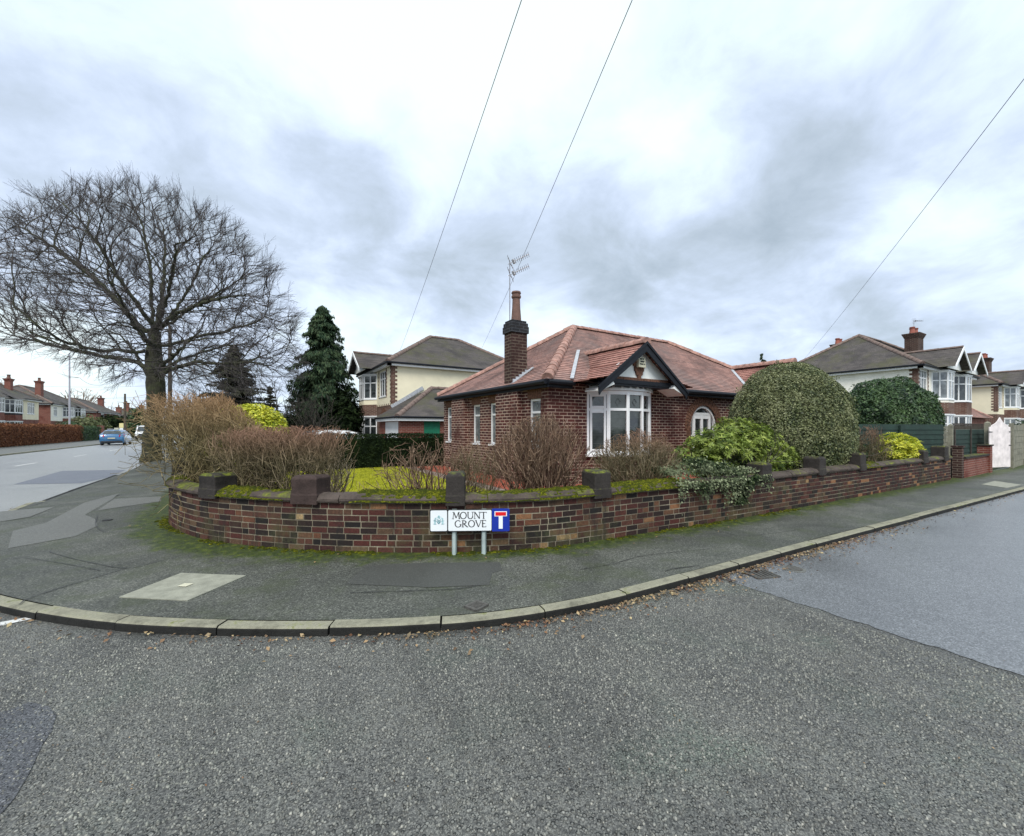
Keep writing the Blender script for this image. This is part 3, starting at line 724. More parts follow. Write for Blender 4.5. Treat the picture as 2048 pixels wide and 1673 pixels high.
# loose and proud chippings of the surface dressing nearest the camera
def chippings():
    rs = np.random.default_rng(77); n = 150000; Y = 1.55+(5.4-1.55)*rs.random(n)**.62; k = rs.uniform(-1.28, 1.28, n); X = k*Y
    u = RT[0]*X+FW[0]*Y; v = RT[1]*X+FW[1]*Y
    keep = (u < 4.36) & (rs.random(n) < np.clip((5.6-Y)/2.6, .15, 1)*.85)
    kpts = np.array([KERB.at(t, 0) for t in np.arange(100, KERB.L-20, .1)]); u, v = u[keep], v[keep]
    # stay on the road side of the kerb
    idx = np.array([((kpts-np.array([a, b]))**2).sum(1).argmin() for a, b in zip(u, v)]); kt = np.roll(kpts, -1, 0)-kpts; kt[-1] = kt[-2]
    side = (u-kpts[idx, 0])*kt[idx, 1]-(v-kpts[idx, 1])*kt[idx, 0]; m = side > .012; u, v = u[m], v[m]; n = len(u)
    cl = .5+.5*np.sin(u*3.1+np.sin(v*2.3)*2)*np.sin(v*2.9+np.sin(u*1.9)*2); m = rs.random(n) < .45+.55*cl; u, v = u[m], v[m]; n = len(u)
    r = rs.uniform(.003, .0098, n)*(1-.25*rs.random(n)); h = r*rs.uniform(.4, 1.0, n); ph = rs.uniform(0, 6.28, n); el = rs.uniform(.55, 1, n); tx = rs.normal(0, .35, n); ty = rs.normal(0, .35, n)
    V = np.zeros((n, 10, 3)); q = 5
    for j in range(q):
        a = 2*np.pi*j/q+rs.normal(0, .25, n); x = np.cos(a)*r; y = np.sin(a)*r*el; x, y = x*np.cos(ph)-y*np.sin(ph), x*np.sin(ph)+y*np.cos(ph)
        V[:, j, 0] = u+x; V[:, j, 1] = v+y; V[:, j, 2] = -.0755
        f = rs.uniform(.55, .85, n); V[:, 5+j, 0] = u+x*f; V[:, 5+j, 1] = v+y*f; V[:, 5+j, 2] = -.0735+np.maximum(.0008, h+(x*tx+y*ty)*f)
    b0 = np.arange(n)*10; me = bpy.data.meshes.new('road_chippings'); sides = np.stack([np.stack([b0+j, b0+(j+1) % q, b0+5+(j+1) % q, b0+5+j], 1) for j in range(q)], 1).reshape(-1, 4); top = np.stack([b0+5+j for j in range(q)], 1)
    li = np.concatenate([sides.ravel(), top.ravel()]); tot = np.concatenate([np.full(len(sides), 4), np.full(n, 5)]); me.vertices.add(n*10); me.vertices.foreach_set('co', V.astype(np.float32).ravel())
    me.loops.add(len(li)); me.loops.foreach_set('vertex_index', li.astype(np.int32)); me.polygons.add(len(tot)); me.polygons.foreach_set('loop_start', np.concatenate([[0], np.cumsum(tot)[:-1]]).astype(np.int32)); me.polygons.foreach_set('loop_total', tot.astype(np.int32)); me.update(calc_edges=True)
    rr = rs.random(n); finish(me, 'road_chippings', M['stones'], None, None, False, np.concatenate([np.repeat(rr, 5), rr]), kind='stuff', label='grey stone chippings of the rough road surface', cat='road chippings')
    print('chips', n)
chippings()
# leaf litter in the gutter
def litter():
    rs = np.random.default_rng(8); P = []; N = []; sz = []; s14 = KERB.px(1400, 105, 125)
    for _ in range(2600):
        if rs.random() < .72: s = s14 + rs.normal(.9, 2.3)
        else: s = rs.uniform(sd, KERB.L-45)
        w = .06 if rs.random() < .6 else .17
        off = .03+abs(rs.normal(0, w)); 
        p = KERB.at(float(np.clip(s, 100, KERB.L-1)), off); P.append((p[0], p[1], -.062+rs.uniform(0, .012))); N.append((0, 0, 1)); sz.append(rs.uniform(.018, .042))
    for _ in range(90):
        s = rs.uniform(6, 19); p = WALL.at(s, rs.uniform(.02, .5)); P.append((p[0], p[1], .012)); N.append((0, 0, 1)); sz.append(rs.uniform(.015, .035))
    for _ in range(160):
        p = G(rs.uniform(0, 2048), rs.uniform(1260, 1600), -.07); P.append((p.x, p.y, -.066)); N.append((0, 0, 1)); sz.append(rs.uniform(.005, .013))
    leaves_mesh('leaf_litter', P, N, sz, M['lf_litter'], aspect=.6, jitter=.35, fold=.5, kind='stuff', label='dead brown leaves blown along the gutter', cat='fallen leaves')
litter()

# ---- STREET NAME SIGN
def sign():
    A = G(908, 1107); B = G(967.5, 1104)
    ex = Vector((RT[0], RT[1], 0)) + Vector((FW[0], FW[1], 0))*.045; ex.normalize(); ny = Vector((-ex.y, ex.x, 0)); up = Vector((0, 0, 1))
    Yd = 5.27; c = at(939.5, 1041, Yd); W = 1.0; Hh = .277
    mx = (A.x*FW[0]+A.y*FW[1])
    root = empty('street_name_sign', (c.x, c.y, 0), 'street name sign reading MOUNT GROVE on two grey posts before the brick wall', 'street sign')
    P = lambda x, z, d=0.0: c + ex*x + up*z - ny*d
    def poly(mb, pts, d, th=.003): mb.ext([P(x, z, d) for x, z in pts], -ny*th)
    def rrect(x0, z0, x1, z1, r, n=4):
        out = []
        for cx, cz, a in ((x1-r, z0+r, -90), (x1-r, z1-r, 0), (x0+r, z1-r, 90), (x0+r, z0+r, 180)):
            for k in range(n+1): t = math.radians(a+90*k/n); out.append((cx+r*math.cos(t), cz+r*math.sin(t)))
        return out
    hw, hh = W/2, Hh/2
    b = MB(); poly(b, rrect(-hw, -hh, hw-.225, hh, .012), 0, .008); b.build('backing_board', M['s_black'], root)
    b = MB(); poly(b, rrect(-hw+.012, -hh+.01, -hw+.218, hh-.01, .014), .0085); crest = b.build('crest_plate', M['s_white'], root)
    b = MB(); poly(b, rrect(-hw+.232, -hh+.01, hw-.228, hh-.01, .014), .0085); plate = b.build('name_plate', M['s_white'], root)
    b = MB(); poly(b, rrect(hw-.222, -hh-.002, hw, hh+.006, .014), 0, .0105); dead = b.build('dead_end_plate', M['s_blue'], root)
    b = MB(); x0 = hw-.222+.111
    poly(b, [(x0-.025, -.107), (x0+.025, -.107), (x0+.025, .055), (x0-.025, .055)], .011)
    poly(b, [(x0-.078, .049), (x0+.078, .049), (x0+.078, .112), (x0-.078, .112)], .0112); b.build('white_symbol', M['s_white'], dead)
    b = MB(); poly(b, [(x0-.067, .058), (x0+.067, .058), (x0+.067, .103), (x0-.067, .103)], .0146, .002); b.build('red_bar', M['s_red'], dead)
    # lettering: thick and thin serifed capitals
    b = MB(); D = .012
    def stroke(x1, z1, x2, z2, w):
        d = Vector((x2-x1, z2-z1)); d.normalize(); n = Vector((-d.y, d.x))*w/2
        poly(b, [(x1-n.x, z1-n.y), (x1+n.x, z1+n.y), (x2+n.x, z2+n.y), (x2-n.x, z2-n.y)][::1], D, .0015)
    def arcst(cx, cz, rx, rz, a0, a1, thick, thin, n=20):
        for k in range(n):
            t0 = math.radians(a0+(a1-a0)*k/n); t1 = math.radians(a0+(a1-a0)*(k+1.08)/n)
            w = thin+(thick-thin)*abs(math.cos((t0+t1)/2))
            stroke(cx+rx*math.cos(t0), cz+rz*math.sin(t0), cx+rx*math.cos(t1), cz+rz*math.sin(t1), w)
    h = .083; TH = .0125; TN = .0072; SE = .026
    def serif(x, z, w=SE): stroke(x-w/2, z, x+w/2, z, .005)
    def word(txt, x, z):
        for ch in txt:
            if ch == 'M':
                w = .092; stroke(x+.006, z, x+.016, z+h, TN); stroke(x+.016, z+h, x+.046, z+.01, TH); stroke(x+.046, z+.01, x+.076, z+h, TN); stroke(x+.076, z+h, x+.086, z, TH)
                serif(x+.006, z); serif(x+.086, z); serif(x+.01, z+h, .02); serif(x+.082, z+h, .02)
            elif ch == 'O': w = .092; arcst(x+.043, z+h/2, .037, h/2, 0, 360, TH, TN, 28)
            elif ch == 'U':
                w = .084; stroke(x+.01, z+h, x+.01, z+.03, TH); stroke(x+.068, z+h, x+.068, z+.03, TN); arcst(x+.039, z+.03, .029, .03, 180, 360, TH, TN); serif(x+.01, z+h); serif(x+.068, z+h)
            elif ch == 'N':
                w = .085; stroke(x+.01, z, x+.01, z+h, TN); stroke(x+.01, z+h, x+.07, z, TH); stroke(x+.07, z, x+.07, z+h, TN); serif(x+.01, z); serif(x+.006, z+h, .02); serif(x+.07, z+h)
            elif ch == 'T': w = .078; stroke(x+.036, z, x+.036, z+h, TH); stroke(x, z+h-.003, x+.072, z+h-.003, TN); serif(x+.036, z); stroke(x, z+h-.016, x, z+h, .005); stroke(x+.072, z+h-.016, x+.072, z+h, .005)
            elif ch == 'G': w = .09; arcst(x+.043, z+h/2, .037, h/2, 50, 335, TH, TN, 24); stroke(x+.076, z+.008, x+.076, z+.036, TH); serif(x+.074, z+.037); stroke(x+.068, z+h*.72, x+.068, z+h*.95, .005)
            elif ch == 'R':
                w = .078; stroke(x+.012, z, x+.012, z+h, TH); arcst(x+.012, z+h*.74, .04, h*.25, -90, 90, TH, TN); stroke(x+.026, z+h*.48, x+.07, z, TH); serif(x+.012, z); serif(x+.008, z+h, .02); serif(x+.072, z, .018)
            elif ch == 'V': w = .08; stroke(x+.004, z+h, x+.038, z, TH); stroke(x+.038, z, x+.072, z+h, TN); serif(x+.006, z+h); serif(x+.07, z+h)
            elif ch == 'E':
                w = .06; stroke(x+.01, z, x+.01, z+h, TH)
                for zz, l in ((0, .052), (h*.52, .042), (h, .05)): stroke(x+.002, z+zz, x+l, z+zz, TN)
                stroke(x+.052, z-.002, x+.052, z+.014, .005); stroke(x+.05, z+h-.014, x+.05, z+h+.002, .005)
            x += w
    word('MOUNT', -hw+.285, .022); word('GROVE', -hw+.312, -.082)
    b.build('lettering', M['s_black'], plate)
    # coat of arms, very faded: shield between two supporters, helm and plume above, scroll below
    b = MB(); cx = -hw+.115
    def blob(x, z, rx, rz, n=12): poly(b, [(cx+x+rx*math.cos(t), z+rz*math.sin(t)) for t in [2*math.pi*k/n for k in range(n)]], .0118, .001)
    rs = random.Random(2)
    for k in range(34):
        a = rs.uniform(-.2, math.pi+.2); r = rs.uniform(.025, .068); blob(r*math.cos(a), -.005+r*.9*math.sin(a), rs.uniform(.003, .009), rs.uniform(.003, .008), 7)
    blob(-.047, -.015, .013, .036); blob(.047, -.015, .013, .036); blob(-.04, .028, .01, .012); blob(.04, .028, .01, .012); blob(0, .05, .016, .018)
    b.build('crest_tint', M['s_teal'], crest)
    b = MB()
    poly(b, [(cx-.02, .008), (cx+.02, .008), (cx+.02, -.022), (cx, -.044), (cx-.02, -.022)], .0132, .001)
    for sx in (-1, 1):
        for k in range(4): poly(b, [(cx+sx*(.03+.011*k), -.046+.004*(k % 2)), (cx+sx*(.037+.011*k), -.046+.004*(k % 2)), (cx+sx*(.037+.011*k), -.041+.004*(k % 2)), (cx+sx*(.03+.011*k), -.041+.004*(k % 2))], .0132, .001)
    b.build('crest_shield', M['s_teal2'], crest)
    b = MB(); 
    for k, (x, z) in enumerate(((-.008, -.004), (.008, -.004), (0, -.022))): poly(b, [(cx+x-.004, z-.004), (cx+x+.004, z-.004), (cx+x+.004, z+.004), (cx+x-.004, z+.004)], .0144, .001)
    b.build('shield_marks', M['s_white'], crest)
    for px in (908, 967.5):
        x = (px-939.5)/F*Yd; q = P(x, 0, -.045); b = MB()
        e2 = (ex.x, ex.y); n2 = (ny.x, ny.y); w = .062; z1 = c.z+hh-.01; pr = []
        b.ext([(q.x+e2[0]*a*w/2+n2[0]*t*.035, q.y+e2[1]*a*w/2+n2[1]*t*.035, -.05) for a, t in ((-1, .2), (-.6, -1), (.6, -1), (1, .2), (1, 1), (-1, 1))], (0, 0, z1+.05))
        b.build('post', M['s_post'], root, bevel=.004)
sign()
# ---- BUILDINGS
def frame3(P0, d):
    d = Vector((d[0], d[1], 0)).normalized(); return Vector(P0), d
def wall_face(mb, P0, d, n, L, z0, z1, ops=(), reveal=.09):
    """wall from P0 along unit d, outward normal n; ops = (s0, s1, za, zb) openings with reveals"""
    xs = sorted({0, L, *[o[0] for o in ops], *[o[1] for o in ops]}); zs = sorted({z0, z1, *[o[2] for o in ops], *[o[3] for o in ops]})
    Q = lambda s, z, t=0: (P0[0]+d[0]*s-n[0]*t, P0[1]+d[1]*s-n[1]*t, z)
    for a, b in zip(xs, xs[1:]):
        for c, e in zip(zs, zs[1:]):
            if any(o[0] <= a+1e-5 and b-1e-5 <= o[1] and o[2] <= c+1e-5 and e-1e-5 <= o[3] for o in ops): continue
            mb.face([Q(a, c), Q(b, c), Q(b, e), Q(a, e)])
    for s0, s1, za, zb, *arch in ops:
        if arch and arch[0] == 1: mb.face([Q(s0, zb), Q(s0, zb, reveal), Q(s1, zb, reveal), Q(s1, zb)]); continue
        mb.face([Q(s0, za), Q(s1, za), Q(s1, za, reveal), Q(s0, za, reveal)]); (None if arch else mb.face([Q(s0, zb), Q(s0, zb, reveal), Q(s1, zb, reveal), Q(s1, zb)]))
        mb.face([Q(s0, za), Q(s0, za, reveal), Q(s0, zb, reveal), Q(s0, zb)]); mb.face([Q(s1, za), Q(s1, zb), Q(s1, zb, reveal), Q(s1, za, reveal)])
def window(parent, P0, d, n, w, z0, z1, cols=(.5, .5), trans=.3, inset=.07, fw=.05, glass='glass', depth=.05, name='window', sill=True, leads=0, mull=None):
    """casement window: frame, mullions, transom; panes as a child"""
    mb = MB(); Q = lambda s, z, t: (P0[0]+d[0]*s-n[0]*t, P0[1]+d[1]*s-n[1]*t, z)
    mw = mull or fw
    def fr(s0, s1, za, zb, t0, t1):
        mb.hexa([Q(s0, za, t0), Q(s1, za, t0), Q(s1, za, t1), Q(s0, za, t1), Q(s0, zb, t0), Q(s1, zb, t0), Q(s1, zb, t1), Q(s0, zb, t1)])
    t0 = inset; t1 = inset+depth
    fr(0, fw, z0, z1, t0, t1); fr(w-fw, w, z0, z1, t0, t1); fr(fw, w-fw, z1-fw, z1, t0, t1); fr(fw, w-fw, z0, z0+fw, t0, t1)
    s = 0; tot = sum(cols)
    for c in cols[:-1]:
        s += c/tot*w; fr(s-mw/2, s+mw/2, z0+fw, z1-fw, t0+.002, t1)
    if trans: zt = z1-(z1-z0)*trans; fr(fw, w-fw, zt-mw/2, zt+mw/2, t0+.004, t1)
    if sill: fr(-.02, w+.02, z0-.05, z0, -.035, t0+.03)
    o = mb.build(name, M['pvc'], parent)
    g = MB(); t = t0+depth*.5; g.face([Q(fw*.5, z0+fw*.5, t), Q(w-fw*.5, z0+fw*.5, t), Q(w-fw*.5, z1-fw*.5, t), Q(fw*.5, z1-fw*.5, t)])
    g.build('pane', M[glass], o)
    if leads:
        l = MB(); tt = t-.004; zt = z1-(z1-z0)*trans; s = 0
        for c in cols:
            a = s/tot*w+mw*.6; s += c; e = s/tot*w-mw*.6; m = (a+e)/2
            for k in range(1, leads): x = a+(e-a)*k/leads; l.bar(Q(x, z0+fw, tt), Q(x, zt, tt), .007, .004)
            for z in np.arange(z0+.25, zt-.05, .2): l.bar(Q(a, z, tt), Q(e, z, tt), .007, .004, up=(0, 0, 1))
            zc = (zt+z1)/2; r = min(.07, (e-a)*.3)
            q = [Q(m, zc+r, tt), Q(m+r*.7, zc, tt), Q(m, zc-r, tt), Q(m-r*.7, zc, tt)]
            for i in range(4): l.bar(q[i], q[(i+1) % 4], .009, .004)
            l.bar(Q(a+.03, z1-fw, tt), q[3], .006, .004); l.bar(Q(e-.03, z1-fw, tt), q[1], .006, .004); l.bar(q[2], Q(m, zt, tt), .006, .004)
        l.build('leading', M['came'], o)
    return o
def slope(mb, A, B, ridge_pts, gauge=.1, lift=.014, under=.0):
    """tiled roof plane: eave A->B, other corners ridge_pts (in order from B back to A); courses are real steps"""
    A = Vector(A); B = Vector(B); e = (B-A).normalized(); C = Vector(ridge_pts[0]); n = e.cross(C-A).normalized()
    if n.z < 0: n = -n
    u = n.cross(e).normalized()
    if u.z < 0: u = -u
    poly = [((Vector(p)-A).dot(e), (Vector(p)-A).dot(u)) for p in [A, B, *ridge_pts]]
    T = max(p[1] for p in poly)
    def rng(t):
        xs = []
        for i in range(len(poly)):
            (x0, y0), (x1, y1) = poly[i], poly[(i+1) % len(poly)]
            if abs(y1-y0) < 1e-6:
                if abs(t-y0) < 1e-4: xs += [x0, x1]
            elif min(y0, y1)-1e-5 <= t <= max(y0, y1)+1e-5: xs.append(x0+(x1-x0)*(t-y0)/(y1-y0))
        return (min(xs), max(xs)) if xs else None
    t = 0; k = 0
    while t < T-1e-4:
        t1 = min(t+gauge, T); r0 = rng(t+1e-4 if t == 0 else t); r1 = rng(t1-1e-4 if t1 == T else t1)
        if r0 and r1:
            P = lambda s, tt, h: A+e*s+u*tt+n*h
            q = [(r0[0], t, lift), (r0[1], t, lift), (r1[1], t1, .001), (r1[0], t1, .001)]
            mb.face([P(*x) for x in q], uv=[(x[0], x[1]+.0001) for x in q])
            mb.face([P(r0[0], t, -.01), P(r0[1], t, -.01), P(r0[1], t, lift), P(r0[0], t, lift)], uv=[(r0[0], t+.05)]*4)
        t = t1; k += 1
def ridge_line(parent, A, B, r, mat='ridge', L=.32, name='ridge_tiles', endcap=True):
    A = Vector(A); B = Vector(B); d = (B-A); D = d.length; d.normalize(); n = max(1, round(D/L)); L = D/n
    side = d.cross(Vector((0, 0, 1))).normalized(); up = side.cross(d).normalized(); mb = MB(); rs = random.Random(int(D*100))
    for i in range(n):
        a = A+d*(i*L); b = A+d*((i+1)*L+.015); j = up*rs.uniform(-.004, .006); R0 = r*1.12; R1 = r*.96; rr = rs.random()
        ring = lambda c, R: [c+j+side*math.cos(t)*R+up*(math.sin(t)*R-.35*R) for t in [math.pi*k/7 for k in range(8)]]
        p = ring(a, R0); q = ring(b, R1)
        for k in range(7): mb.face([p[k], p[k+1], q[k+1], q[k]], rr)
        mb.face(p[::-1], rr); mb.face(q, rr)
    return mb.build(name, M[mat], parent)
def gutter(parent, A, B, r=.055, drop_=.0, fascia=.16, n=None, name='gutter', soffit=0):
    A = Vector(A); B = Vector(B); mb = MB(); mb.tube([A-Vector((0, 0, r)), B-Vector((0, 0, r))], r, 8)
    o = mb.build(name, M['black'], parent, smooth=False)
    d = (B-A).normalized(); n = Vector(n); f = MB()
    a = A-n*(r+.012)-Vector((0, 0, r*.2)); b = B-n*(r+.012)-Vector((0, 0, r*.2)); w = .025
    f.hexa([a-Vector((0, 0, fascia)), b-Vector((0, 0, fascia)), b-n*w-Vector((0, 0, fascia)), a-n*w-Vector((0, 0, fascia)), a, b, b-n*w, a-n*w])
    if soffit:
        z = Vector((0, 0, fascia-.02)); f.hexa([a-n*w-z, b-n*w-z, b-n*soffit-z, a-n*soffit-z, a-n*w-z+Vector((0, 0, .015)), b-n*w-z+Vector((0, 0, .015)), b-n*soffit-z+Vector((0, 0, .015)), a-n*soffit-z+Vector((0, 0, .015))])
    f.build('fascia', M['black'], parent); return o
def pots(parent, c, z, h, r, mat='pot', name='chimney_pot'):
    b = MB(); b.cyl(c, [(r*1.15, z), (r*1.12, z+h*.12), (r*.92, z+h*.5), (r*.85, z+h*.78), (r*1.08, z+h*.8), (r*1.1, z+h*.86), (r*.9, z+h*.88), (r*.95, z+h*.92), (r*1.12, z+h*.95), (r*1.0, z+h)], 14)
    return b.build(name, M[mat], parent, smooth=False)
def aerial(name, base, h, booms, label, group=None, mastr=.014):
    e = empty(name, base, label, 'TV aerial', group); b = Vector(base)
    m = MB(); m.tube([b, b+Vector((.0, 0, h))], mastr, 6); m.build('mast', M['metal'], e)
    for z, dv, L, ne in booms:
        d = Vector(dv).normalized(); mb = MB(); p = b+Vector((0, 0, z)); q = p+d*L
        mb.tube([p-d*.05, q], .009, 5); s = d.cross(Vector((0, 0, 1))).normalized(); u = s.cross(d).normalized()
        for k in range(ne):
            c = p+d*(L*(.3+.68*k/(ne-1))); w = .085
            mb.tube([c-s*w*.8-u*w*.5, c+s*w*.8+u*w*.5], .006, 4); mb.tube([c-s*w*.8+u*w*.5, c+s*w*.8-u*w*.5], .006, 4)
        c = p+d*L*.2; mb.tube([c-s*.1, c+s*.1], .012, 5); mb.tube([c-u*.05, c+u*.05], .04, 6)
        for g_ in (-1, 1):
            c = p+d*.02+u*.1*g_
            for kk in (-.06, 0, .06): mb.tube([c-s*.12+u*kk, c+s*.12+u*kk], .006, 4)
            mb.tube([p, c], .007, 4)
        mb.build('antenna', M['metal'], e)
    return e
def quoins(parent, P, d, n, z0, z1, th=.02, w=.24, name='quoin_bricks', mat='hbrick2', step=.225):
    """toothed brick strip at a corner or beside an opening, proud of the render"""
    mb = MB(); z = z0; k = 0
    while z < z1-.02:
        ww = w if k % 2 else w*.62; zz = min(z+step*.5, z1)
        a = Vector(P); D = Vector((d[0], d[1], 0)); N = Vector((n[0], n[1], 0))*th
        q = [a+Vector((0, 0, z)), a+D*ww+Vector((0, 0, z)), a+D*ww+Vector((0, 0, zz)), a+Vector((0, 0, zz))]
        mb.ext(q, N); z = zz; k += 1
    return mb.build(name, M[mat], parent)

# ================= THE BUNGALOW
U0, V0, V1, UE = 5.55, 7.4, 13.3, 16.5; GZ = .28
EU, EV, EVB, EUE, EZ = 5.35, 7.2, 13.47, 16.75, 2.645
AL = Vector((8.75, 10.35, 4.8)); AR = Vector((13.36, 10.35, 4.8))
def bungalow():
    R = empty('bungalow', (U0, V0, 0), 'brown brick bungalow with orange-red tiled hipped roof and white bow window', 'bungalow')
    mb = MB(); dL = (0, -1); nL = (-1, 0)
    # left face runs from the far corner towards the camera
    wins = [(7.70, 8.17), (9.62, 10.10), (10.66, 11.14), (12.6, 13.07)]
    ops = [(V1-b, V1-a, 1.16, 2.27) for a, b in wins]
    wall_face(mb, (U0, V1), dL, nL, V1-V0, 0, 2.62, ops, .07)
    # front face: bow window opening and arched porch opening
    da = (1, 0); na = (0, -1); cx = 11.17; r = .62; ops = []
    zs = 1.62; nseg = 26; ops.append((cx-r-U0, cx+r-U0, .3, zs, 2))
    for k in range(nseg):
        a = -r+2*r*k/nseg; b = -r+2*r*(k+1)/nseg; m = (a+b)/2
        ops.append((cx+a-U0, cx+b-U0, zs, zs+math.sqrt(max(0, r*r-m*m)), 1))
    ops.append((6.70-U0, 8.86-U0, 1.0, 2.5))
    wall_face(mb, (U0, V0), da, na, UE-U0, 0, 2.62, ops, .14)
    wall_face(mb, (UE, V0), (0, 1), (1, 0), V1-V0, 0, 2.62); wall_face(mb, (UE, V1), (-1, 0), (0, 1), UE-U0, 0, 2.62)
    mb.build('wall', M['hbrick'], R)
    # wall heads over the left windows: soldier arches, sills
    for a, b in wins:
        hd = MB(); k = a-.04
        while k < b+.02: hd.box(U0-.006, k+.004, 2.275, U0+.02, min(k+.07, b+.05), 2.49); k += .075
        hd.build('brick_lintel', M['archbrick'], R)
    hd = MB()
    k = cx-1
    for i in range(27):
        t = math.pi*(i+.0)/26.0; a0, a1 = t-.052, t+.052
        for r0, r1 in ((r+.008, r+.125), (r+.132, r+.25)):
            q = [(cx+math.cos(x)*rr, V0, zs+math.sin(x)*rr) for x, rr in ((a0, r0), (a1, r0), (a1, r1), (a0, r1))]
            hd.ext(q, (0, -.018, 0))
    for sx in (-1, 1):
        for i in range(16): hd.box(cx+sx*(r+.008) if sx > 0 else cx-r-.19, V0-.018, .32+i*.08, cx+r+.19 if sx > 0 else cx-r-.008, V0+.01, .39+i*.08)
    hd.build('brick_arch', M['archbrick'], R)
    for a, b in ((8.43, 9.46), (11.4, 12.28)):
        c = MB(); c.box(5.38, a, 0, U0+.01, b, 2.42); c.hexa([(5.38, a, 2.42), (U0, a, 2.42), (U0, b, 2.42), (5.38, b, 2.42), (5.46, a+.08, 2.6), (U0, a+.08, 2.6), (U0, b-.08, 2.6), (5.46, b-.08, 2.6)])
        c.build('chimney_breast', M['hbrick'], R)
    for a, b in wins: window(R, (U0, b), dL, nL, b-a, 1.16, 2.27, (1,), .28, .055, .05, 'netted', leads=3)
    # bow window
    pts = [(6.68, 7.4), (7.065, 7.1), (7.53, 6.93), (8.03, 6.93), (8.49, 7.1), (8.88, 7.4)]
    fr = MB(); gl = MB(); ld = MB(); zb, zt, zl = .98, 2.47, 2.03
    for i, (a, b) in enumerate(zip(pts, pts[1:])):
        d = Vector((b[0]-a[0], b[1]-a[1])); L = d.length; d /= L; n = Vector((d.y, -d.x))
        def bx(s0, s1, z0, z1, t0, t1):
            Q = lambda s, z, t: (a[0]+d.x*s-n.x*t, a[1]+d.y*s-n.y*t, z)
            fr.hexa([Q(s0, z0, t0), Q(s1, z0, t0), Q(s1, z0, t1), Q(s0, z0, t1), Q(s0, z1, t0), Q(s1, z1, t0), Q(s1, z1, t1), Q(s0, z1, t1)])
        for z0, z1, e in ((zb, zb+.07, .006), (zl-.03, zl+.03, .004), (zt-.09, zt, .005)): bx(.03, L-.03, z0, z1, -e, .07)
        cas = (i == 0)
        for s in (0, L): bx(s-.042 if s else -.012, s+.012 if s else .042, zb, zt, -.008, .075)
        if cas:
            for s0, s1 in ((.06, .11), (L-.11, L-.06)): bx(s0, s1, zb+.07, zt-.09, -.02, .05)
            for z in (zt-.14, zl+.03, zl-.08, zb+.07): bx(.11, L-.11, z, z+.05, -.018, .05)
        Q = lambda s, z, t: (a[0]+d.x*s-n.x*t, a[1]+d.y*s-n.y*t, z)
        gl.face([Q(0, zb, .035), Q(L, zb, .035), Q(L, zt, .035), Q(0, zt, .035)])
        for k in (1, 2, 3): ld.bar(Q(L*k/4, zb+.07, .031), Q(L*k/4, zl, .031), .007, .004)
        for z in np.arange(zb+.25, zl-.05, .2): ld.bar(Q(.04, z, .031), Q(L-.04, z, .031), .007, .004)
        zc = (zl+zt-.09)/2; q = [Q(L/2+x, zc+z, .03) for x, z in ((0, .085), (.07, 0), (0, -.085), (-.07, 0))]
        for k in range(4): ld.bar(q[k], q[(k+1) % 4], .012, .004)
        for x in (.25, .75): ld.bar(Q(L*x, zl+.03, .03), Q(L*x, zt-.1, .03), .007, .004)
    bw = fr.build('bow_window', M['pvc'], R); gl.build('pane', M['glass'], bw); ld.build('leading', M['came'], bw)
    cap = MB(); poly = [(p[0]+(p[0]-7.78)*.03, p[1]-.05) for p in pts]
    cap.ext([(x, y, 2.475) for x, y in poly+[(8.92, 7.45), (6.6, 7.45)]], (0, 0, .05)); cap.build('window_head', M['pvc'], bw)
    sl = MB(); sl.ext([(p[0]+(p[0]-7.78)*.05, p[1]-.07, .93) for p in pts]+[(8.95, 7.45, .93), (6.6, 7.45, .93)], (0, 0, .05)); sl.build('sill', M['pvc'], bw)
    bb = MB(); bb.ext([(p[0], p[1], 0) for p in pts]+[(8.88, 7.5, 0), (6.68, 7.5, 0)], (0, 0, .93)); bb.build('bay_base', M['hbrick'], R)
    # brackets (dentils) under the gable
    dt = MB()
    for k in range(11):
        t = math.radians(-44+88*k/10); x = 7.78+1.42*math.sin(t); y = 8.36-1.45*math.cos(t)-.02
        dt.obox((x, y), (math.cos(t), math.sin(t)), (-math.sin(t), math.cos(t)), .055, .06, 2.527, 2.60)
    for k in range(24):
        t = math.radians(-46+92*k/23); x = 7.78+1.40*math.sin(t); y = 8.36-1.40*math.cos(t)
        dt.obox((x, y), (math.cos(t), math.sin(t)), (-math.sin(t), math.cos(t)), .11, .04, 2.527, 2.598)
    dt.build('dentils', M['pvc'], R)
    # gable over the bow window
    gu, gv = 7.78, 6.62
    bm = MB(); bm.box(6.5, 6.74, 2.604, 9.02, 6.86, 2.70); bm.box(6.42, 6.76, 2.56, 9.1, 7.2, 2.602); bm.build('gable_beam', M['black'], R)
    bk = MB()
    for k in range(9): bk.box(6.78+k*.225, 6.79, 2.702, 6.78+k*.225+.212, 6.88, 2.77)
    bk.build('brick_band', M['archbrick'], R)
    gp = MB(); gp.ext([(6.7, 6.83, 2.772), (8.86, 6.83, 2.772), (gu, 6.83, 3.52)], (0, .06, 0)); gp.build('gable_panel', M['panel'], R)
    sb = MB(); sb.box(6.86, 6.775, 2.56, 6.9, 6.8, 2.6)
    mid = ((0, 3.6), (.62, 3.08), (1.2, 2.72), (1.75, 2.62))
    rf = MB()
    for sx in (-1, 1):
        P = [(gu+sx*x, z) for x, z in mid]; vb = [8.75, 8.0, 7.4, 7.25]
        for (x0, z0), (x1, z1), ya, yb in zip(P[1:], P, vb[1:], vb):
            A = (x0, gv, z0); B = (x0, ya, z0); rp = [(x1, yb, z1), (x1, gv, z1)]
            if sx < 0: slope(rf, A, B, rp, .105, .016)
            else: slope(rf, A, B, rp, .105, .016)
    rf.build('gable_roof', M['tile2'], R)
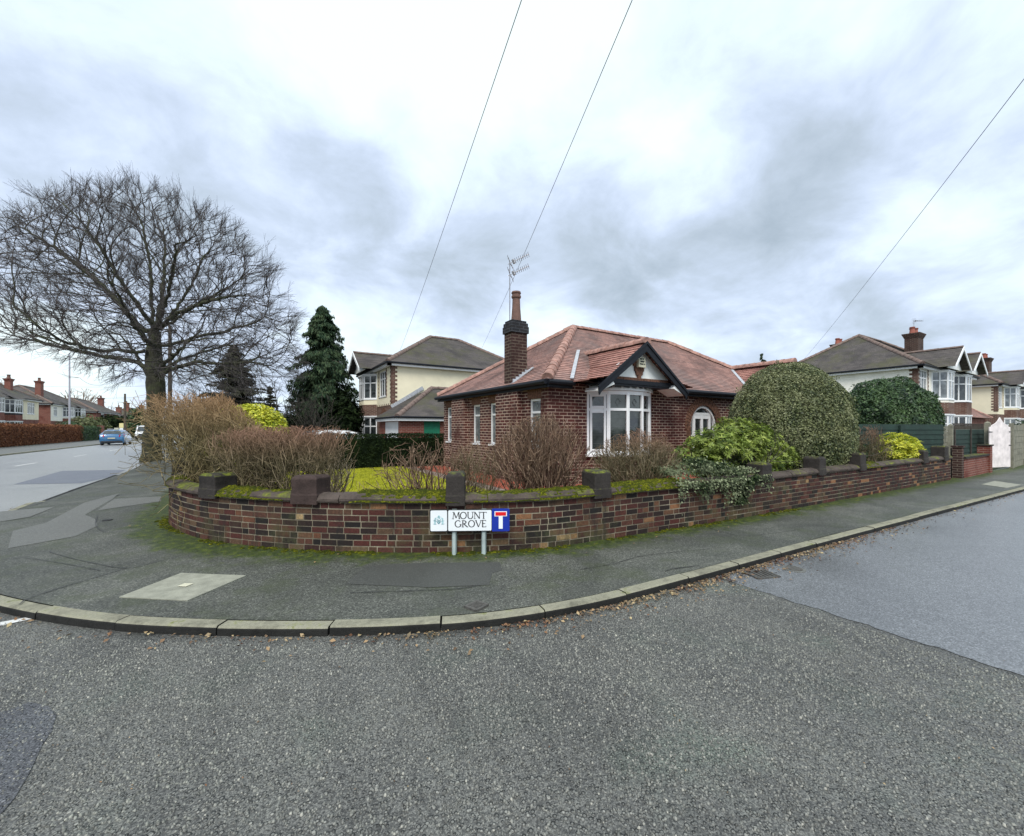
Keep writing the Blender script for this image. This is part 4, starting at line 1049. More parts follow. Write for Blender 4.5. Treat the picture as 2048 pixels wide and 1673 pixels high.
    ridge_line(R, (gu, gv-.04, 3.61), (gu, 8.7, 3.61), .13)
    bg = MB()
    for sx in (-1, 1):
        top = (gu, 3.56); bot = (gu+sx*1.5, 2.36); d = Vector((bot[0]-top[0], bot[1]-top[1])).normalized(); n = Vector((-d.y, d.x)) if sx > 0 else Vector((d.y, -d.x))
        n = Vector((-abs(n.x)*sx, -abs(n.y)))
        w = .13
        q = [(top[0], top[1]+.0), (bot[0], bot[1]+.09), (bot[0]-sx*.02, bot[1]-.06), (bot[0]+n.x*w, bot[1]+n.y*w*.4+.06), (top[0], top[1]-.19)]
        bg.ext([(x, gv-.03+(.0012 if sx > 0 else 0), z) for x, z in q], (0, .035, 0))
        q = [(top[0], top[1]+.05), (bot[0]+sx*.04, bot[1]+.13), (bot[0]+sx*.02, bot[1]+.08), (top[0], top[1]-.02)]
        bg.ext([(x, gv-.05+(.0012 if sx > 0 else 0), z) for x, z in q], (0, .02, 0))
    bg.build('barge_boards', M['black'], R)
    for sx in (-1, 1): so = MB(); so.ext([(gu+sx*1.06, gv+.006, 2.64), (gu+sx*1.42, gv+.006, 2.43), (gu+sx*1.42, gv+.006, 2.4), (gu+sx*1.0, gv+.006, 2.56)], (0, .5, 0)); so.build('gable_soffit', M['panel'], R)
    # burglar alarm box on carved bracket
    bx = MB(); cxu, cz = 7.76, 3.06
    prof = [(-.0, -.34), (.05, -.3), (.05, -.24), (.1, -.22), (.12, -.14), (.15, -.12), (.16, -.02), (.2, 0), (.2, .08), (.16, .1), (.15, .17), (-.15, .17), (-.16, .1), (-.2, .08), (-.2, 0), (-.16, -.02), (-.15, -.12), (-.12, -.14), (-.1, -.22), (-.05, -.24), (-.05, -.3)]
    bx.ext([(cxu+x, 6.826, cz+z) for x, z in prof], (0, -.04, 0)); brk = bx.build('carved_bracket', M['archbrick'], R)
    a = MB(); a.hexa([(cxu-.12, 6.7, cz-.05), (cxu+.12, 6.7, cz-.05), (cxu+.12, 6.785, cz-.05), (cxu-.12, 6.785, cz-.05), (cxu-.11, 6.715, cz+.19), (cxu+.11, 6.715, cz+.19), (cxu+.11, 6.785, cz+.19), (cxu-.11, 6.785, cz+.19)])
    ab = a.build('alarm_box', M['slabmark'], R, bevel=.008)
    t = MB()
    for z, segs in ((.135, ((-.075, -.005), (.02, .05))), (.075, ((-.06, .06),)), (.015, ((-.085, .01), (.035, .08)))):
        for x0, x1 in segs:
            x = x0
            while x < x1-.003: t.box(cxu+x, 6.693, cz+z, cxu+min(x+.009, x1), 6.72, cz+z+.026); x += .014
    t.build('lettering', M['s_black'], ab)
    # main roof
    rf = MB(); FL = (EU, EV, EZ); FR = (EUE, EV, EZ); BL = (EU, EVB, EZ); BR = (EUE, EVB, EZ)
    slope(rf, FL, FR, [AR, AL]); slope(rf, BL, FL, [AL]); slope(rf, FR, BR, [AR]); slope(rf, BR, BL, [AL, AR])
    roof = rf.build('roof', M['tile'], R)
    for A, B in ((FL, AL), (BL, AL), (FR, AR), (BR, AR)):
        A = Vector(A); B = Vector(B); ridge_line(R, A+(B-A)*.015+Vector((0, 0, .03)), B+Vector((0, 0, .03)), .12, name='hip_tiles')
    ridge_line(R, AL+Vector((0, 0, .03)), AR+Vector((0, 0, .03)), .095)
    gutter(R, (EU+.02, EV-.03, EZ), (6.1, EV-.03, EZ), n=(0, -1, 0), soffit=.2); gutter(R, (9.5, EV-.03, EZ), (13.3, EV-.03, EZ), n=(0, -1, 0), soffit=.2)
    gutter(R, (EU-.03, EVB, EZ), (EU-.03, EV, EZ), n=(-1, 0, 0), soffit=.2)
    # lead valleys
    for (a, b) in (((6.02, 7.17, 2.66), (7.55, 8.72, 3.68)), ((13.32, 7.17, 2.66), (14.85, 8.72, 3.68))):
        lv = MB(); a = Vector(a); b = Vector(b); lv.bar(a+Vector((0, 0, .035)), b+Vector((0, 0, .03)), .085, .02)
        lv.build('lead_valley', M['lead'], R)
    # projecting right-hand wing with its own gable
    gu = 15.03; w2 = MB(); gv2 = 6.75
    wall_face(w2, (14.0, 7.0), (1, 0), (0, -1), 2.0, 0, 2.6, [(.25, 1.75, 1.0, 2.3)]); wall_face(w2, (14.0, 7.4), (0, -1), (-1, 0), .4, 0, 2.6); wall_face(w2, (16.0, 7.0), (0, 1), (1, 0), .4, 0, 2.6); w2.build('bay_wall', M['hbrick'], R)
    window(R, (14.25, 7.0), (1, 0), (0, -1), 1.5, 1.0, 2.3, (1, 1, 1), .3)
    rf = MB(); mid = ((0, 3.74), (.62, 3.2), (1.2, 2.74), (1.75, 2.62))
    for sx in (-1, 1):
        P = [(gu+sx*x, z) for x, z in mid]; vb = [8.95, 8.2, 7.45, 7.25]
        for (x0, z0), (x1, z1), ya, yb in zip(P[1:], P, vb[1:], vb): slope(rf, (x0, gv2, z0), (x0, ya, z0), [(x1, yb, z1), (x1, gv2, z1)], .105, .016)
    rf.build('gable_roof', M['tile2'], R); ridge_line(R, (gu, gv2-.04, 3.79), (gu, 8.95, 3.79), .13)
    bg = MB()
    for sx in (-1, 1): bg.ext([(gu, gv2-.03+(.001 if sx > 0 else 0), 3.74), (gu+sx*1.5, gv2-.03+(.001 if sx > 0 else 0), 2.42), (gu+sx*1.4, gv2-.03+(.001 if sx > 0 else 0), 2.3), (gu, gv2-.03+(.001 if sx > 0 else 0), 3.5)], (0, .04, 0))
    bg.build('barge_boards', M['black'], R)
    gp = MB(); gp.ext([(13.9, 6.95, 2.5), (16.16, 6.95, 2.5), (gu, 6.95, 3.65)], (0, .05, 0)); gp.build('gable_panel', M['panel'], R)
    # door in the arch
    y = V0+.12; dr = MB(); 
    ring = [(cx+math.cos(t)*rr, zs+math.sin(t)*rr) for rr in (r, ) for t in [math.pi*k/20 for k in range(21)]]
    for k in range(20):
        t0, t1 = math.pi*k/20, math.pi*(k+1)/20
        q = [(cx+math.cos(t)*rr, y, zs+math.sin(t)*rr) for t, rr in ((t0, r-.065), (t1, r-.065), (t1, r+.01), (t0, r+.01))]; dr.ext(q, (0, -.09, 0))
    for x in (cx-r, cx+r-.06): dr.box(x, y-.06, .3, x+.06, y, zs)
    dr.box(cx-.49, y-.058, 1.97, cx+.49, y, 2.04)
    for x in (cx-.40, cx-.03, cx+.34): dr.box(x, y-.056, .3, x+.09, y, 1.97)
    for x0, x1 in ((cx-.31, cx-.03), (cx+.06, cx+.34)): dr.box(x0, y-.054, .3, x1, y-.002, 1.0); dr.box(x0, y-.054, 1.86, x1, y-.002, 1.965)
    for z in (.7, 1.12, 1.36): dr.box(cx-r+.06, y-.05, z, cx-.4, y-.004, z+.035); dr.box(cx+.43, y-.05, z, cx+r-.06, y-.004, z+.035)
    do = dr.build('front_door', M['pvc'], R)
    g = MB(); g.face([(cx-r+.02, y-.02, .3), (cx+r-.02, y-.02, .3), (cx+r-.02, y-.02, zs)]+[(cx+math.cos(t)*(r-.02), y-.02, zs+math.sin(t)*(r-.02)) for t in [math.pi*k/14 for k in range(1, 14)]]+[(cx-r+.02, y-.02, zs)])
    g.build('pane', M['glass'], do)
    # chimney stack
    c = MB(); c.box(5.42, 8.72, 2.5, 5.87, 9.08, 3.95); st = c.build('chimney', M['stack'], R)
    c = MB(); c.box(5.385, 8.685, 3.951, 5.905, 9.115, 4.12); c.box(5.40, 8.70, 4.122, 5.89, 9.10, 4.21); c.box(5.43, 8.73, 4.212, 5.86, 9.07, 4.27); c.build('chimney_crown', M['sootbrick'], st, bevel=.008)
    pots(st, (5.66, 8.9), 4.25, .77, .112)
    fl = MB()
    for k in range(5): fl.box(5.44+k*.09, 8.70, 2.70+k*.06, 5.535+k*.09, 8.718, 2.80+k*.062)
    fl.box(5.36, 8.66, 2.62, 5.45, 8.72, 2.68); fl.bar((5.42, 8.68, 2.70), (6.02, 8.68, 3.12), .1, .02); fl.build('lead_flashing', M['lead'], st)
bungalow()
aerial('tv_aerial', (5.47, 8.90, 4.15), 1.6, ((1.55, (.75, -.55, .42), .52, 8), (1.26, (.75, -.55, .42), .52, 8)), 'two-boom TV aerial on a tall thin mast strapped to the bungalow chimney')

# ================= generic two-storey house pieces
def tube_hip(R, pts, z, A, B, tile='gtile', rt='ridge2', gauge=.14, rr=.13, gut=True):
    """hipped roof: four eave corners (anticlockwise from front-left) and ridge ends A (first), B"""
    P = [Vector((x, y, z)) for x, y in pts]; A = Vector(A); B = Vector(B); rf = MB()
    long = abs(B.x-A.x) >= abs(B.y-A.y)
    if long:
        slope(rf, P[0], P[1], [B, A], gauge, .02); slope(rf, P[1], P[2], [B], gauge, .02); slope(rf, P[2], P[3], [A, B], gauge, .02); slope(rf, P[3], P[0], [A], gauge, .02)
        hp = ((P[0], A), (P[3], A), (P[1], B), (P[2], B))
    else:
        slope(rf, P[0], P[1], [A], gauge, .02); slope(rf, P[1], P[2], [B, A], gauge, .02); slope(rf, P[2], P[3], [B], gauge, .02); slope(rf, P[3], P[0], [A, B], gauge, .02)
        hp = ((P[0], A), (P[1], A), (P[2], B), (P[3], B))
    o = rf.build('roof', M[tile], R)
    for a, b in hp: ridge_line(R, a+(b-a)*.01+Vector((0, 0, .03)), b+Vector((0, 0, .03)), rr, rt, .35, 'hip_tiles')
    if (B-A).length > .3: ridge_line(R, A+Vector((0, 0, .03)), B+Vector((0, 0, .03)), rr*.9, rt, .35)
    if gut:
        g = MB()
        for a, b in zip(P, P[1:]+P[:1]): g.tube([a-Vector((0, 0, .05)), b-Vector((0, 0, .05))], .05, 6)
        g.build('gutter', M['black'], R)
        c = sum(P, Vector())/4; f = MB()
        for a, b in zip(P, P[1:]+P[:1]):
            m = (a+b)/2; n = (m-c).normalized(); d = (b-a).normalized(); n = (n-d*n.dot(d)).normalized()
            a2, b2 = a-n*.07+d*.07, b-n*.07-d*.07; f.hexa([a2-Vector((0, 0, .2)), b2-Vector((0, 0, .2)), b2-n*.2-Vector((0, 0, .2)), a2-n*.2-Vector((0, 0, .2)), a2-Vector((0, 0, .03)), b2-Vector((0, 0, .03)), b2-n*.2-Vector((0, 0, .03)), a2-n*.2-Vector((0, 0, .03))])
        f.build('fascia', M['pvc'], R)
    return o
def bay(R, a, b, n, proj, z0, z1, cant=.5, wall='hbrick2', midwall=(2.3, 3.3), zw=((.9, 2.3), (3.3, 4.85)), upper='cream', glass='glass', roofz=None):
    """two-storey canted bay between wall points a and b (2D), outward normal n"""
    a = Vector(a); b = Vector(b); d = (b-a).normalized(); n = Vector(n); L = (b-a).length
    P = [a, a+d*cant+n*proj, b-d*cant+n*proj, b]
    w = MB(); u = MB()
    def wring(mb, za, zb, ins=.0):
        mb.ext([(p.x, p.y, za) for p in P], (0, 0, zb-za))
    (w0, w1), (w2, w3) = zw
    wring(w, z0, w0-.03); w.build('bay_wall', M[wall], R); w = MB(); wring(w, w1+.08, w1+.75); w.build('bay_wall', M[wall], R); wring(u, w1+.752, w2-.03)
    u.build('bay_render', M[upper], R)
    for za, zb in zw:
        for p, q, cols in zip(P, P[1:], ((1,), (1, 1, 1), (1,))):
            dd = (q-p); LL = dd.length; dd.normalize(); nn = Vector((dd.y, -dd.x))
            if nn.dot(n) < 0: nn = -nn
            if LL < .12: continue
            cc = cols if LL > 1.3 else ((1, 1) if LL > .75 else (1,))
            window(R, (p.x, p.y), (dd.x, dd.y), (nn.x, nn.y), LL, za, zb, cc, .33, 0.0, .07, glass, .06, sill=True)
    ex = [p+(p-(a+b)/2).normalized()*.06 for p in P]
    for (_, zb) in zw: h = MB(); h.ext([(p.x, p.y, zb) for p in ex], (0, 0, .075)); h.build('window_head', M['pvc'], R)
def gable_roof(R, c, n, half, zr, ze, back, front, tile='gtile', board='pvc', rt='ridge2', panel='panel'):
    """small front gable: ridge along n (2D) through point c on the wall"""
    c = Vector(c); n = Vector(n); s = Vector((-n.y, n.x)); rf = MB()
    f = c+n*front; k = c-n*back
    for sg in (-1, 1):
        A = f+s*half*sg; B = c+s*half*sg
        slope(rf, (A.x, A.y, ze), (B.x, B.y, ze), [(k.x, k.y, zr), (f.x, f.y, zr)], .14, .02)
    rf.build('gable_roof', M[tile], R)
    ridge_line(R, (f.x, f.y, zr+.03), (k.x, k.y, zr+.03), .1, rt, .35)
    b = MB(); th = n*.04
    for sg in (-1, 1):
        e = f+s*half*sg; o = .001*(1+sg); ff = f+n*o; ee = e+n*o
        b.ext([(ff.x, ff.y, zr+.02), (ee.x, ee.y, ze+.02), (ee.x, ee.y, ze-.16), (ff.x, ff.y, zr-.18)], (th.x, th.y, 0))
    b.build('barge_boards', M[board], R)
    p = MB(); q = c+n*(front-.35)
    l = q+s*half*.86; r = q-s*half*.86; p.ext([(l.x, l.y, ze-.04), (r.x, r.y, ze-.04), (q.x, q.y, zr-.12)], (-n.x*.06, -n.y*.06, 0)); p.build('gable_panel', M[panel], R)
def chimney(R, x, y, z0, z1, wx, wy, pot=((0, 0),), mat='stack', pm='potred', ph=.45, pr=.14, corb=True):
    b = MB(); b.box(x-wx/2, y-wy/2, z0, x+wx/2, y+wy/2, z1-.3); o = b.build('chimney', M[mat], R)
    c = MB(); e = 0
    for k in range(4): e = .03*(k+1) if corb else .03; c.box(x-wx/2-e, y-wy/2-e, z1-.3+.075*k+.001, x+wx/2+e, y+wy/2+e, z1-.3+.075*(k+1))
    c.build('chimney_crown', M[mat], o)
    for dx, dy in pot: pots(o, (x+dx, y+dy), z1, ph, pr, pm)
    return o

# house behind the lawn hedge
def house_two():
    R = empty('detached_house', (6.45, 22.7, 0), 'cream rendered two-storey house with brown hipped roof behind the dark hedge', 'house')
    w = MB(); u0, u1, v0, v1 = 6.45, 15.4, 22.7, 29.6
    L = (v1-v0)
    wall_face(w, (u0, v1), (0, -1), (-1, 0), L, 0, 2.85, [(v1-24.75, v1-23.75, 0, 2.45)]); wall_face(w, (u0, v0), (1, 0), (0, -1), u1-u0, 0, 2.85); wall_face(w, (u1, v0), (0, 1), (1, 0), L, 0, 2.85); wall_face(w, (u1, v1), (-1, 0), (0, 1), u1-u0, 0, 2.85)
    w.build('brick_wall', M['hbrick2'], R)
    w = MB(); op = [(v1-25.25, v1-23.85, 3.4, 4.85)]
    wall_face(w, (u0, v1), (0, -1), (-1, 0), L, 2.85, 5.1, op, .06); wall_face(w, (u0, v0), (1, 0), (0, -1), u1-u0, 2.85, 5.1, [(5.75, 6.85, 3.9, 4.85)], .06); wall_face(w, (u1, v0), (0, 1), (1, 0), L, 2.85, 5.1); wall_face(w, (u1, v1), (-1, 0), (0, 1), u1-u0, 2.85, 5.1)
    w.build('rendered_wall', M['cream'], R)
    window(R, (u0, 25.25), (0, -1), (-1, 0), 1.4, 3.4, 4.85, (1, 1, 1), .3, .03, .06)
    window(R, (u0+5.75, v0), (1, 0), (0, -1), 1.1, 3.9, 4.85, (1, 1), .0, .03, .08, 'netted')
    quoins(R, (u0-.0, v0, 0), (1, 0), (0, -1), 2.9, 5.0, .015, .3); quoins(R, (u0, v0, 0), (0, 1), (-1, 0), 2.9, 5.0, .015, .3)
    quoins(R, (u0, 25.27, 0), (0, 1), (-1, 0), 3.3, 4.95, .012, .2); quoins(R, (u0, 23.83, 0), (0, -1), (-1, 0), 3.3, 4.95, .012, .2)
    quoins(R, (u0+5.73, v0, 0), (-1, 0), (0, -1), 3.8, 5.0, .012, .32); quoins(R, (u0+6.87, v0, 0), (1, 0), (0, -1), 3.8, 5.0, .012, .32)
    t = MB()
    for k in range(18): t.box(u0-.015, v0+.1+k*.4, 2.852, u0, v0+.22+k*.4, 2.95)
    for k in range(8): t.box(u0+.3+k*.5, v0-.015, 2.852, u0+.42+k*.5, v0, 2.95)
    t.box(u0-.012, v0+.05, 2.80, u0-.001, v0+6.95, 2.8525); t.box(u0-.012, v0-.013, 2.80, u0+4, v0-.001, 2.8525)
    t.build('tooth_bricks', M['hbrick2'], R)
    tube_hip(R, [(6.1, 22.35), (15.75, 22.35), (15.75, 29.95), (6.1, 29.95)], 5.15, (9.95, 26.15, 7.55), (11.95, 26.15, 7.55))
    bay(R, (u0, 28.6), (u0, 25.85), (-1, 0), .62, 0, 5, .7, 'hbrick2', zw=((.55, 2.25), (3.35, 4.8)))
    gable_roof(R, (u0, 27.2), (-1, 0), 1.7, 6.25, 5.1, 2.2, 1.1)
    d = MB(); y0, y1 = 23.8, 24.7
    for y in (y0, y1-.08): d.box(u0+.02, y, 0, u0+.08, y+.08, 2.0)
    d.box(u0+.025, y0+.08, 1.9, u0+.08, y1-.08, 2.0); d.box(u0+.025, (y0+y1)/2-.05, 0, u0+.08, (y0+y1)/2+.05, 1.9)
    for k in range(12):
        t0, t1 = math.pi*k/12, math.pi*(k+1)/12; c = (y0+y1)/2; q = [(u0-.02, c+math.cos(t)*rr, 2.0+math.sin(t)*rr) for t, rr in ((t0, .38), (t1, .38), (t1, .46), (t0, .46))]; d.ext(q, (.06, 0, 0))
    do = d.build('front_door', M['pvc'], R); g = MB(); g.box(u0+.04, y0+.02, 0, u0+.06, y1-.02, 2.4); g.build('pane', M['glass'], do)
    ar = MB()
    for k in range(18):
        t0, t1 = math.pi*k/18+.02, math.pi*(k+1)/18-.02; c = (y0+y1)/2; q = [(u0-.02, c+math.cos(t)*rr, 2.0+math.sin(t)*rr) for t, rr in ((t0, .48), (t1, .48), (t1, .72), (t0, .72))]; ar.ext(q, (.03, 0, 0))
    ar.build('brick_arches', M['archbrick'], R)
    # attached garage
    a0, b0 = 5.8, 19.0
    w = MB(); wall_face(w, (a0, b0), (1, 0), (0, -1), 9, 0, 2.0, [(1.12, 1.94, .6, 1.93)], .05); wall_face(w, (a0, 22.7), (0, -1), (-1, 0), 3.7, 0, 2.0, [(.9, 3.35, 0, 1.9)], .1); w.build('garage_wall', M['hbrick3'], R)
    g = MB(); 
    for k in range(8): g.box(a0+.06, 19.36+k*.305, 0, a0+.09, 19.36+k*.305+.3, 1.9)
    g.build('garage_door', M['pvc'], R)
    g = MB()
    for k in range(8): g.box(a0+1.125+k*.1, b0+.02, .6, a0+1.125+k*.1+.097, b0+.045, 1.93)
    g.build('green_shutter', M['green'], R)
    rf = MB(); e0, e1, z = 5.55, 18.75, 2.12; A = (8.25, 21.45, 3.72)
    slope(rf, (e0, e1, z), (15, e1, z), [(15, 21.45, 3.72), A], .12, .018); slope(rf, (e0, 22.69, z), (e0, e1, z), [A, (7.5, 22.69, 3.28)], .12, .018); slope(rf, (6.46, 22.69, 2.66), (6.46, 22.68, 2.66), [A], .12, .018)
    rf.build('garage_roof', M['gtile'], R); ridge_line(R, (e0+.03, e1+.03, z+.04), (A[0], A[1], A[2]+.04), .13, 'ridge2', .35, 'hip_tiles'); ridge_line(R, (A[0], A[1], A[2]+.03), (15, 21.45, 3.75), .12, 'ridge2', .35)
    ld = MB(); ld.bar((6.42, 22.66, 2.72), (8.2, 22.66, 3.85), .04, .2); ld.build('lead_flashing', M['lead'], R)
    f = MB(); f.box(e0+.06, e1+.02, z-.2, 15, e1+.1, z-.03); f.box(e0+.02, e1+.1, z-.2, e0+.1, 22.6, z-.03); f.build('fascia', M['pvc'], R)
    g = MB(); g.tube([(15, e1-.02, z-.03), (e0-.02, e1-.02, z-.03), (e0-.02, 22.6, z-.03)], .05, 6); g.build('gutter', M['black'], R)
house_two()

# semi-detached pair down the grove
def semi(u0, u1, v0, label, bays, off=0.0, group=None, upper='white_r', apex=None, brick='hbrick2', low=0, name='semi_detached_house', chim=True):
    R = empty(name, (u0, v0, 0), label, 'house', group); D = 7.8; v1 = v0+D; cu = (u0+u1)/2
    w = MB(); wall_face(w, (u0, v0), (1, 0), (0, -1), u1-u0, 0, 2.7); wall_face(w, (u0, v1), (0, -1), (-1, 0), D, 0, 2.7); wall_face(w, (u1, v0), (0, 1), (1, 0), D, 0, 2.7); wall_face(w, (u1, v1), (-1, 0), (0, 1), u1-u0, 0, 2.7); w.build('brick_wall', M[brick], R)
    w = MB(); ops = [(.35, 1.75, 3.25, 4.95), (u1-u0-1.75, u1-u0-.35, 3.25, 4.95)]
    wall_face(w, (u0, v0), (1, 0), (0, -1), u1-u0, 2.7, 5.1, ops, .06); wall_face(w, (u0, v1), (0, -1), (-1, 0), D, 2.7, 5.1); wall_face(w, (u1, v0), (0, 1), (1, 0), D, 2.7, 5.1); wall_face(w, (u1, v1), (-1, 0), (0, 1), u1-u0, 2.7, 5.1); w.build('rendered_wall', M[upper], R)
    for a in (u0+.35, u1-1.75): window(R, (a, v0), (1, 0), (0, -1), 1.4, 3.25, 4.95, (1, 1, 1), .28, .03, .07, 'netted')
    for d, n, P in (((1, 0), (0, -1), (u0, v0, 0)), ((0, 1), (-1, 0), (u0, v0, 0))): quoins(R, P, d, n, 2.9, 5.0, .015, .34)
    quoins(R, (u0+1.77, v0, 0), (1, 0), (0, -1), 3.2, 5.0, .012, .2)
    t = apex or 4.0
    tube_hip(R, [(u0-.35, v0-.35), (u1+.35, v0-.35), (u1+.35, v1+.35), (u0-.35, v1+.35)], 5.15, (u0-.35+t, (v0+v1)/2, 7.95), (u1+.35-t, (v0+v1)/2, 7.95))
    for i, (a, b_) in enumerate(bays):
        bay(R, (a, v0), (b_, v0), (0, -1), .6, 0, 5, .55, brick, zw=((.8, 2.35), (3.3, 4.95)), upper=upper if i == 0 else brick, glass='netted' if i == 0 else 'glass')
        gable_roof(R, ((a+b_)/2, v0), (0, -1), 1.65, 6.35, 5.12, 2.0, 1.1)
    if chim:
        chimney(R, cu+.7, v0+1.75, 6.0, 7.95, 1.05, .7, ((-.3, 0), (.02, .1), (.32, 0)))
        chimney(R, cu+.6, v0+6.0, 6.0, 7.95, .8, .6, ((-.22, 0), (.22, 0)))
    return R
semi(31.9, 43.1, 8.0, 'cream semi-detached pair with two bay gables and tall chimney along the grove', ((34.4, 36.7), (38.3, 40.6)), upper='white_r')
semi(51.0, 62, 8.0, 'farther cream semi-detached house at the right edge behind the concrete fence', ((53.3, 55.6), (57.4, 59.7)), upper='cream')
aerial('tv_aerial', (38.2, 9.75, 7.9), 1.0, ((.95, (1, -.2, .1), 1.0, 6), (.3, (1, .1, .05), 1.4, 3)), 'small TV aerial on the tall chimney of the cream semi-detached pair')
# single-storey lean-to roof between the two pairs
R = empty('side_garage', (45.5, 7.0, 0), 'brick garage with red hipped roof between the cream houses', 'garage')
w = MB(); w.box(43.6, 8.4, 0, 49.5, 13, 2.3); w.build('wall', M['hbrick3'], R)
tube_hip(R, [(43.3, 8.1), (49.8, 8.1), (49.8, 13.3), (43.3, 13.3)], 2.35, (45.5, 10.7, 4.3), (47.5, 10.7, 4.3), 'tile', 'ridge', gut=False)

# terrace across the main road: faces +u
def road_house(vA, vB, uf, label, cols, side='hbrick3', upper='cream', ze=5.1, zr=7.8, D=8.5, bays=(), tile='gtile', chims=(), group='houses across the main road', name='semi_detached_house', wins=(), brick='hbrick3'):
    R = empty(name, (uf, vA, 0), label, 'house', group); L = vB-vA
    w = MB(); wall_face(w, (uf, vA), (0, 1), (1, 0), L, 0, 2.6); wall_face(w, (uf-D, vA), (1, 0), (0, -1), D, 0, ze); wall_face(w, (uf, vB), (-1, 0), (0, 1), D, 0, ze); wall_face(w, (uf-D, vB), (0, -1), (-1, 0), L, 0, ze); w.build('brick_wall', M[side], R)
    ops = [(a-vA, b-vA, 3.3, 4.7) for a, b in wins]
    w = MB(); wall_face(w, (uf, vA), (0, 1), (1, 0), L, 2.6, ze, ops, .05); w.build('rendered_wall', M[upper], R)
    for a, b in wins: window(R, (uf, a), (0, 1), (1, 0), b-a, 3.3, 4.7, (1, 1, 1) if b-a > 1.2 else (1,), .3, .02, .07)
    tube_hip(R, [(uf-D-.35, vA-.35), (uf+.35, vA-.35), (uf+.35, vB+.35), (uf-D-.35, vB+.35)], ze, (uf-D/2, vA+3.6, zr), (uf-D/2, vB-3.6, zr), tile, rr=.15, gauge=.25)
    for (a, b, up) in bays:
        bay(R, (uf, a), (uf, b), (1, 0), .65, 0, 5, .5, brick, zw=((.8, 2.3), (3.3, 4.75)), upper=up)
        rf = MB(); slope(rf, (uf+.85, a-.15, 4.85), (uf+.85, b+.15, 4.85), [(uf-.3, b-.1, 5.55), (uf-.3, a+.1, 5.55)], .2, .02); rf.build('bay_roof', M[tile], R)
    for (x, y, z0, z1, wx, wy) in chims: chimney(R, x, y, z0, z1, wx, wy, ((0, 0),), 'hbrick3', 'pot', .5, .16)
    return R
road_house(58.5, 77.8, -23.2, 'cream and red-brick pair with double bay windows at the far left across the road', None, bays=((64.8, 67.6, 'hbrick3'), (69.0, 71.8, 'sootbrick')), wins=((72.6, 73.6), (74.6, 76.6)), chims=((-24.8, 74.8, 5.5, 7.5, .5, .7), ))
road_house(86.5, 101, -24.6, 'white rendered house with brick side wall and red chimney beyond the first pair', None, upper='white_r', bays=((91.0, 94.2, 'white_r'), (96.2, 99.4, 'hbrick3')), wins=((87.6, 88.9),), chims=((-26.3, 88.4, 5.6, 8.4, .6, 1.0),))
road_house(107, 122, -24.5, 'red-brown brick house with brown roof behind the leafy tree across the road', None, upper='hbrick3', ze=4.6, zr=7.2, chims=((-27, 121, 6.0, 7.9, .8, 1.2),), wins=((110, 112),))
road_house(128, 146, -25.5, 'low grey-roofed bungalow in the distance left of the telegraph pole', None, upper='cream', ze=3.0, zr=5.8, side='cream', chims=((-29, 145, 5.0, 6.9, .9, 1.2),), name='far_bungalow')
road_house(150, 172, -23, 'wide grey-roofed bungalow in the distance behind the telegraph pole', None, upper='cream', ze=3.4, zr=7.2, side='cream', D=12, chims=((-29, 153, 6.0, 8.4, 1.0, 1.2), (-29, 171, 6.0, 8.6, 1.0, 1.2)), name='far_bungalow')
road_house(180, 205, -14, 'farthest grey-roofed bungalow showing beside the big tree trunk', None, upper='hbrick3', ze=3.4, zr=7.2, side='hbrick3', D=12, name='far_bungalow')
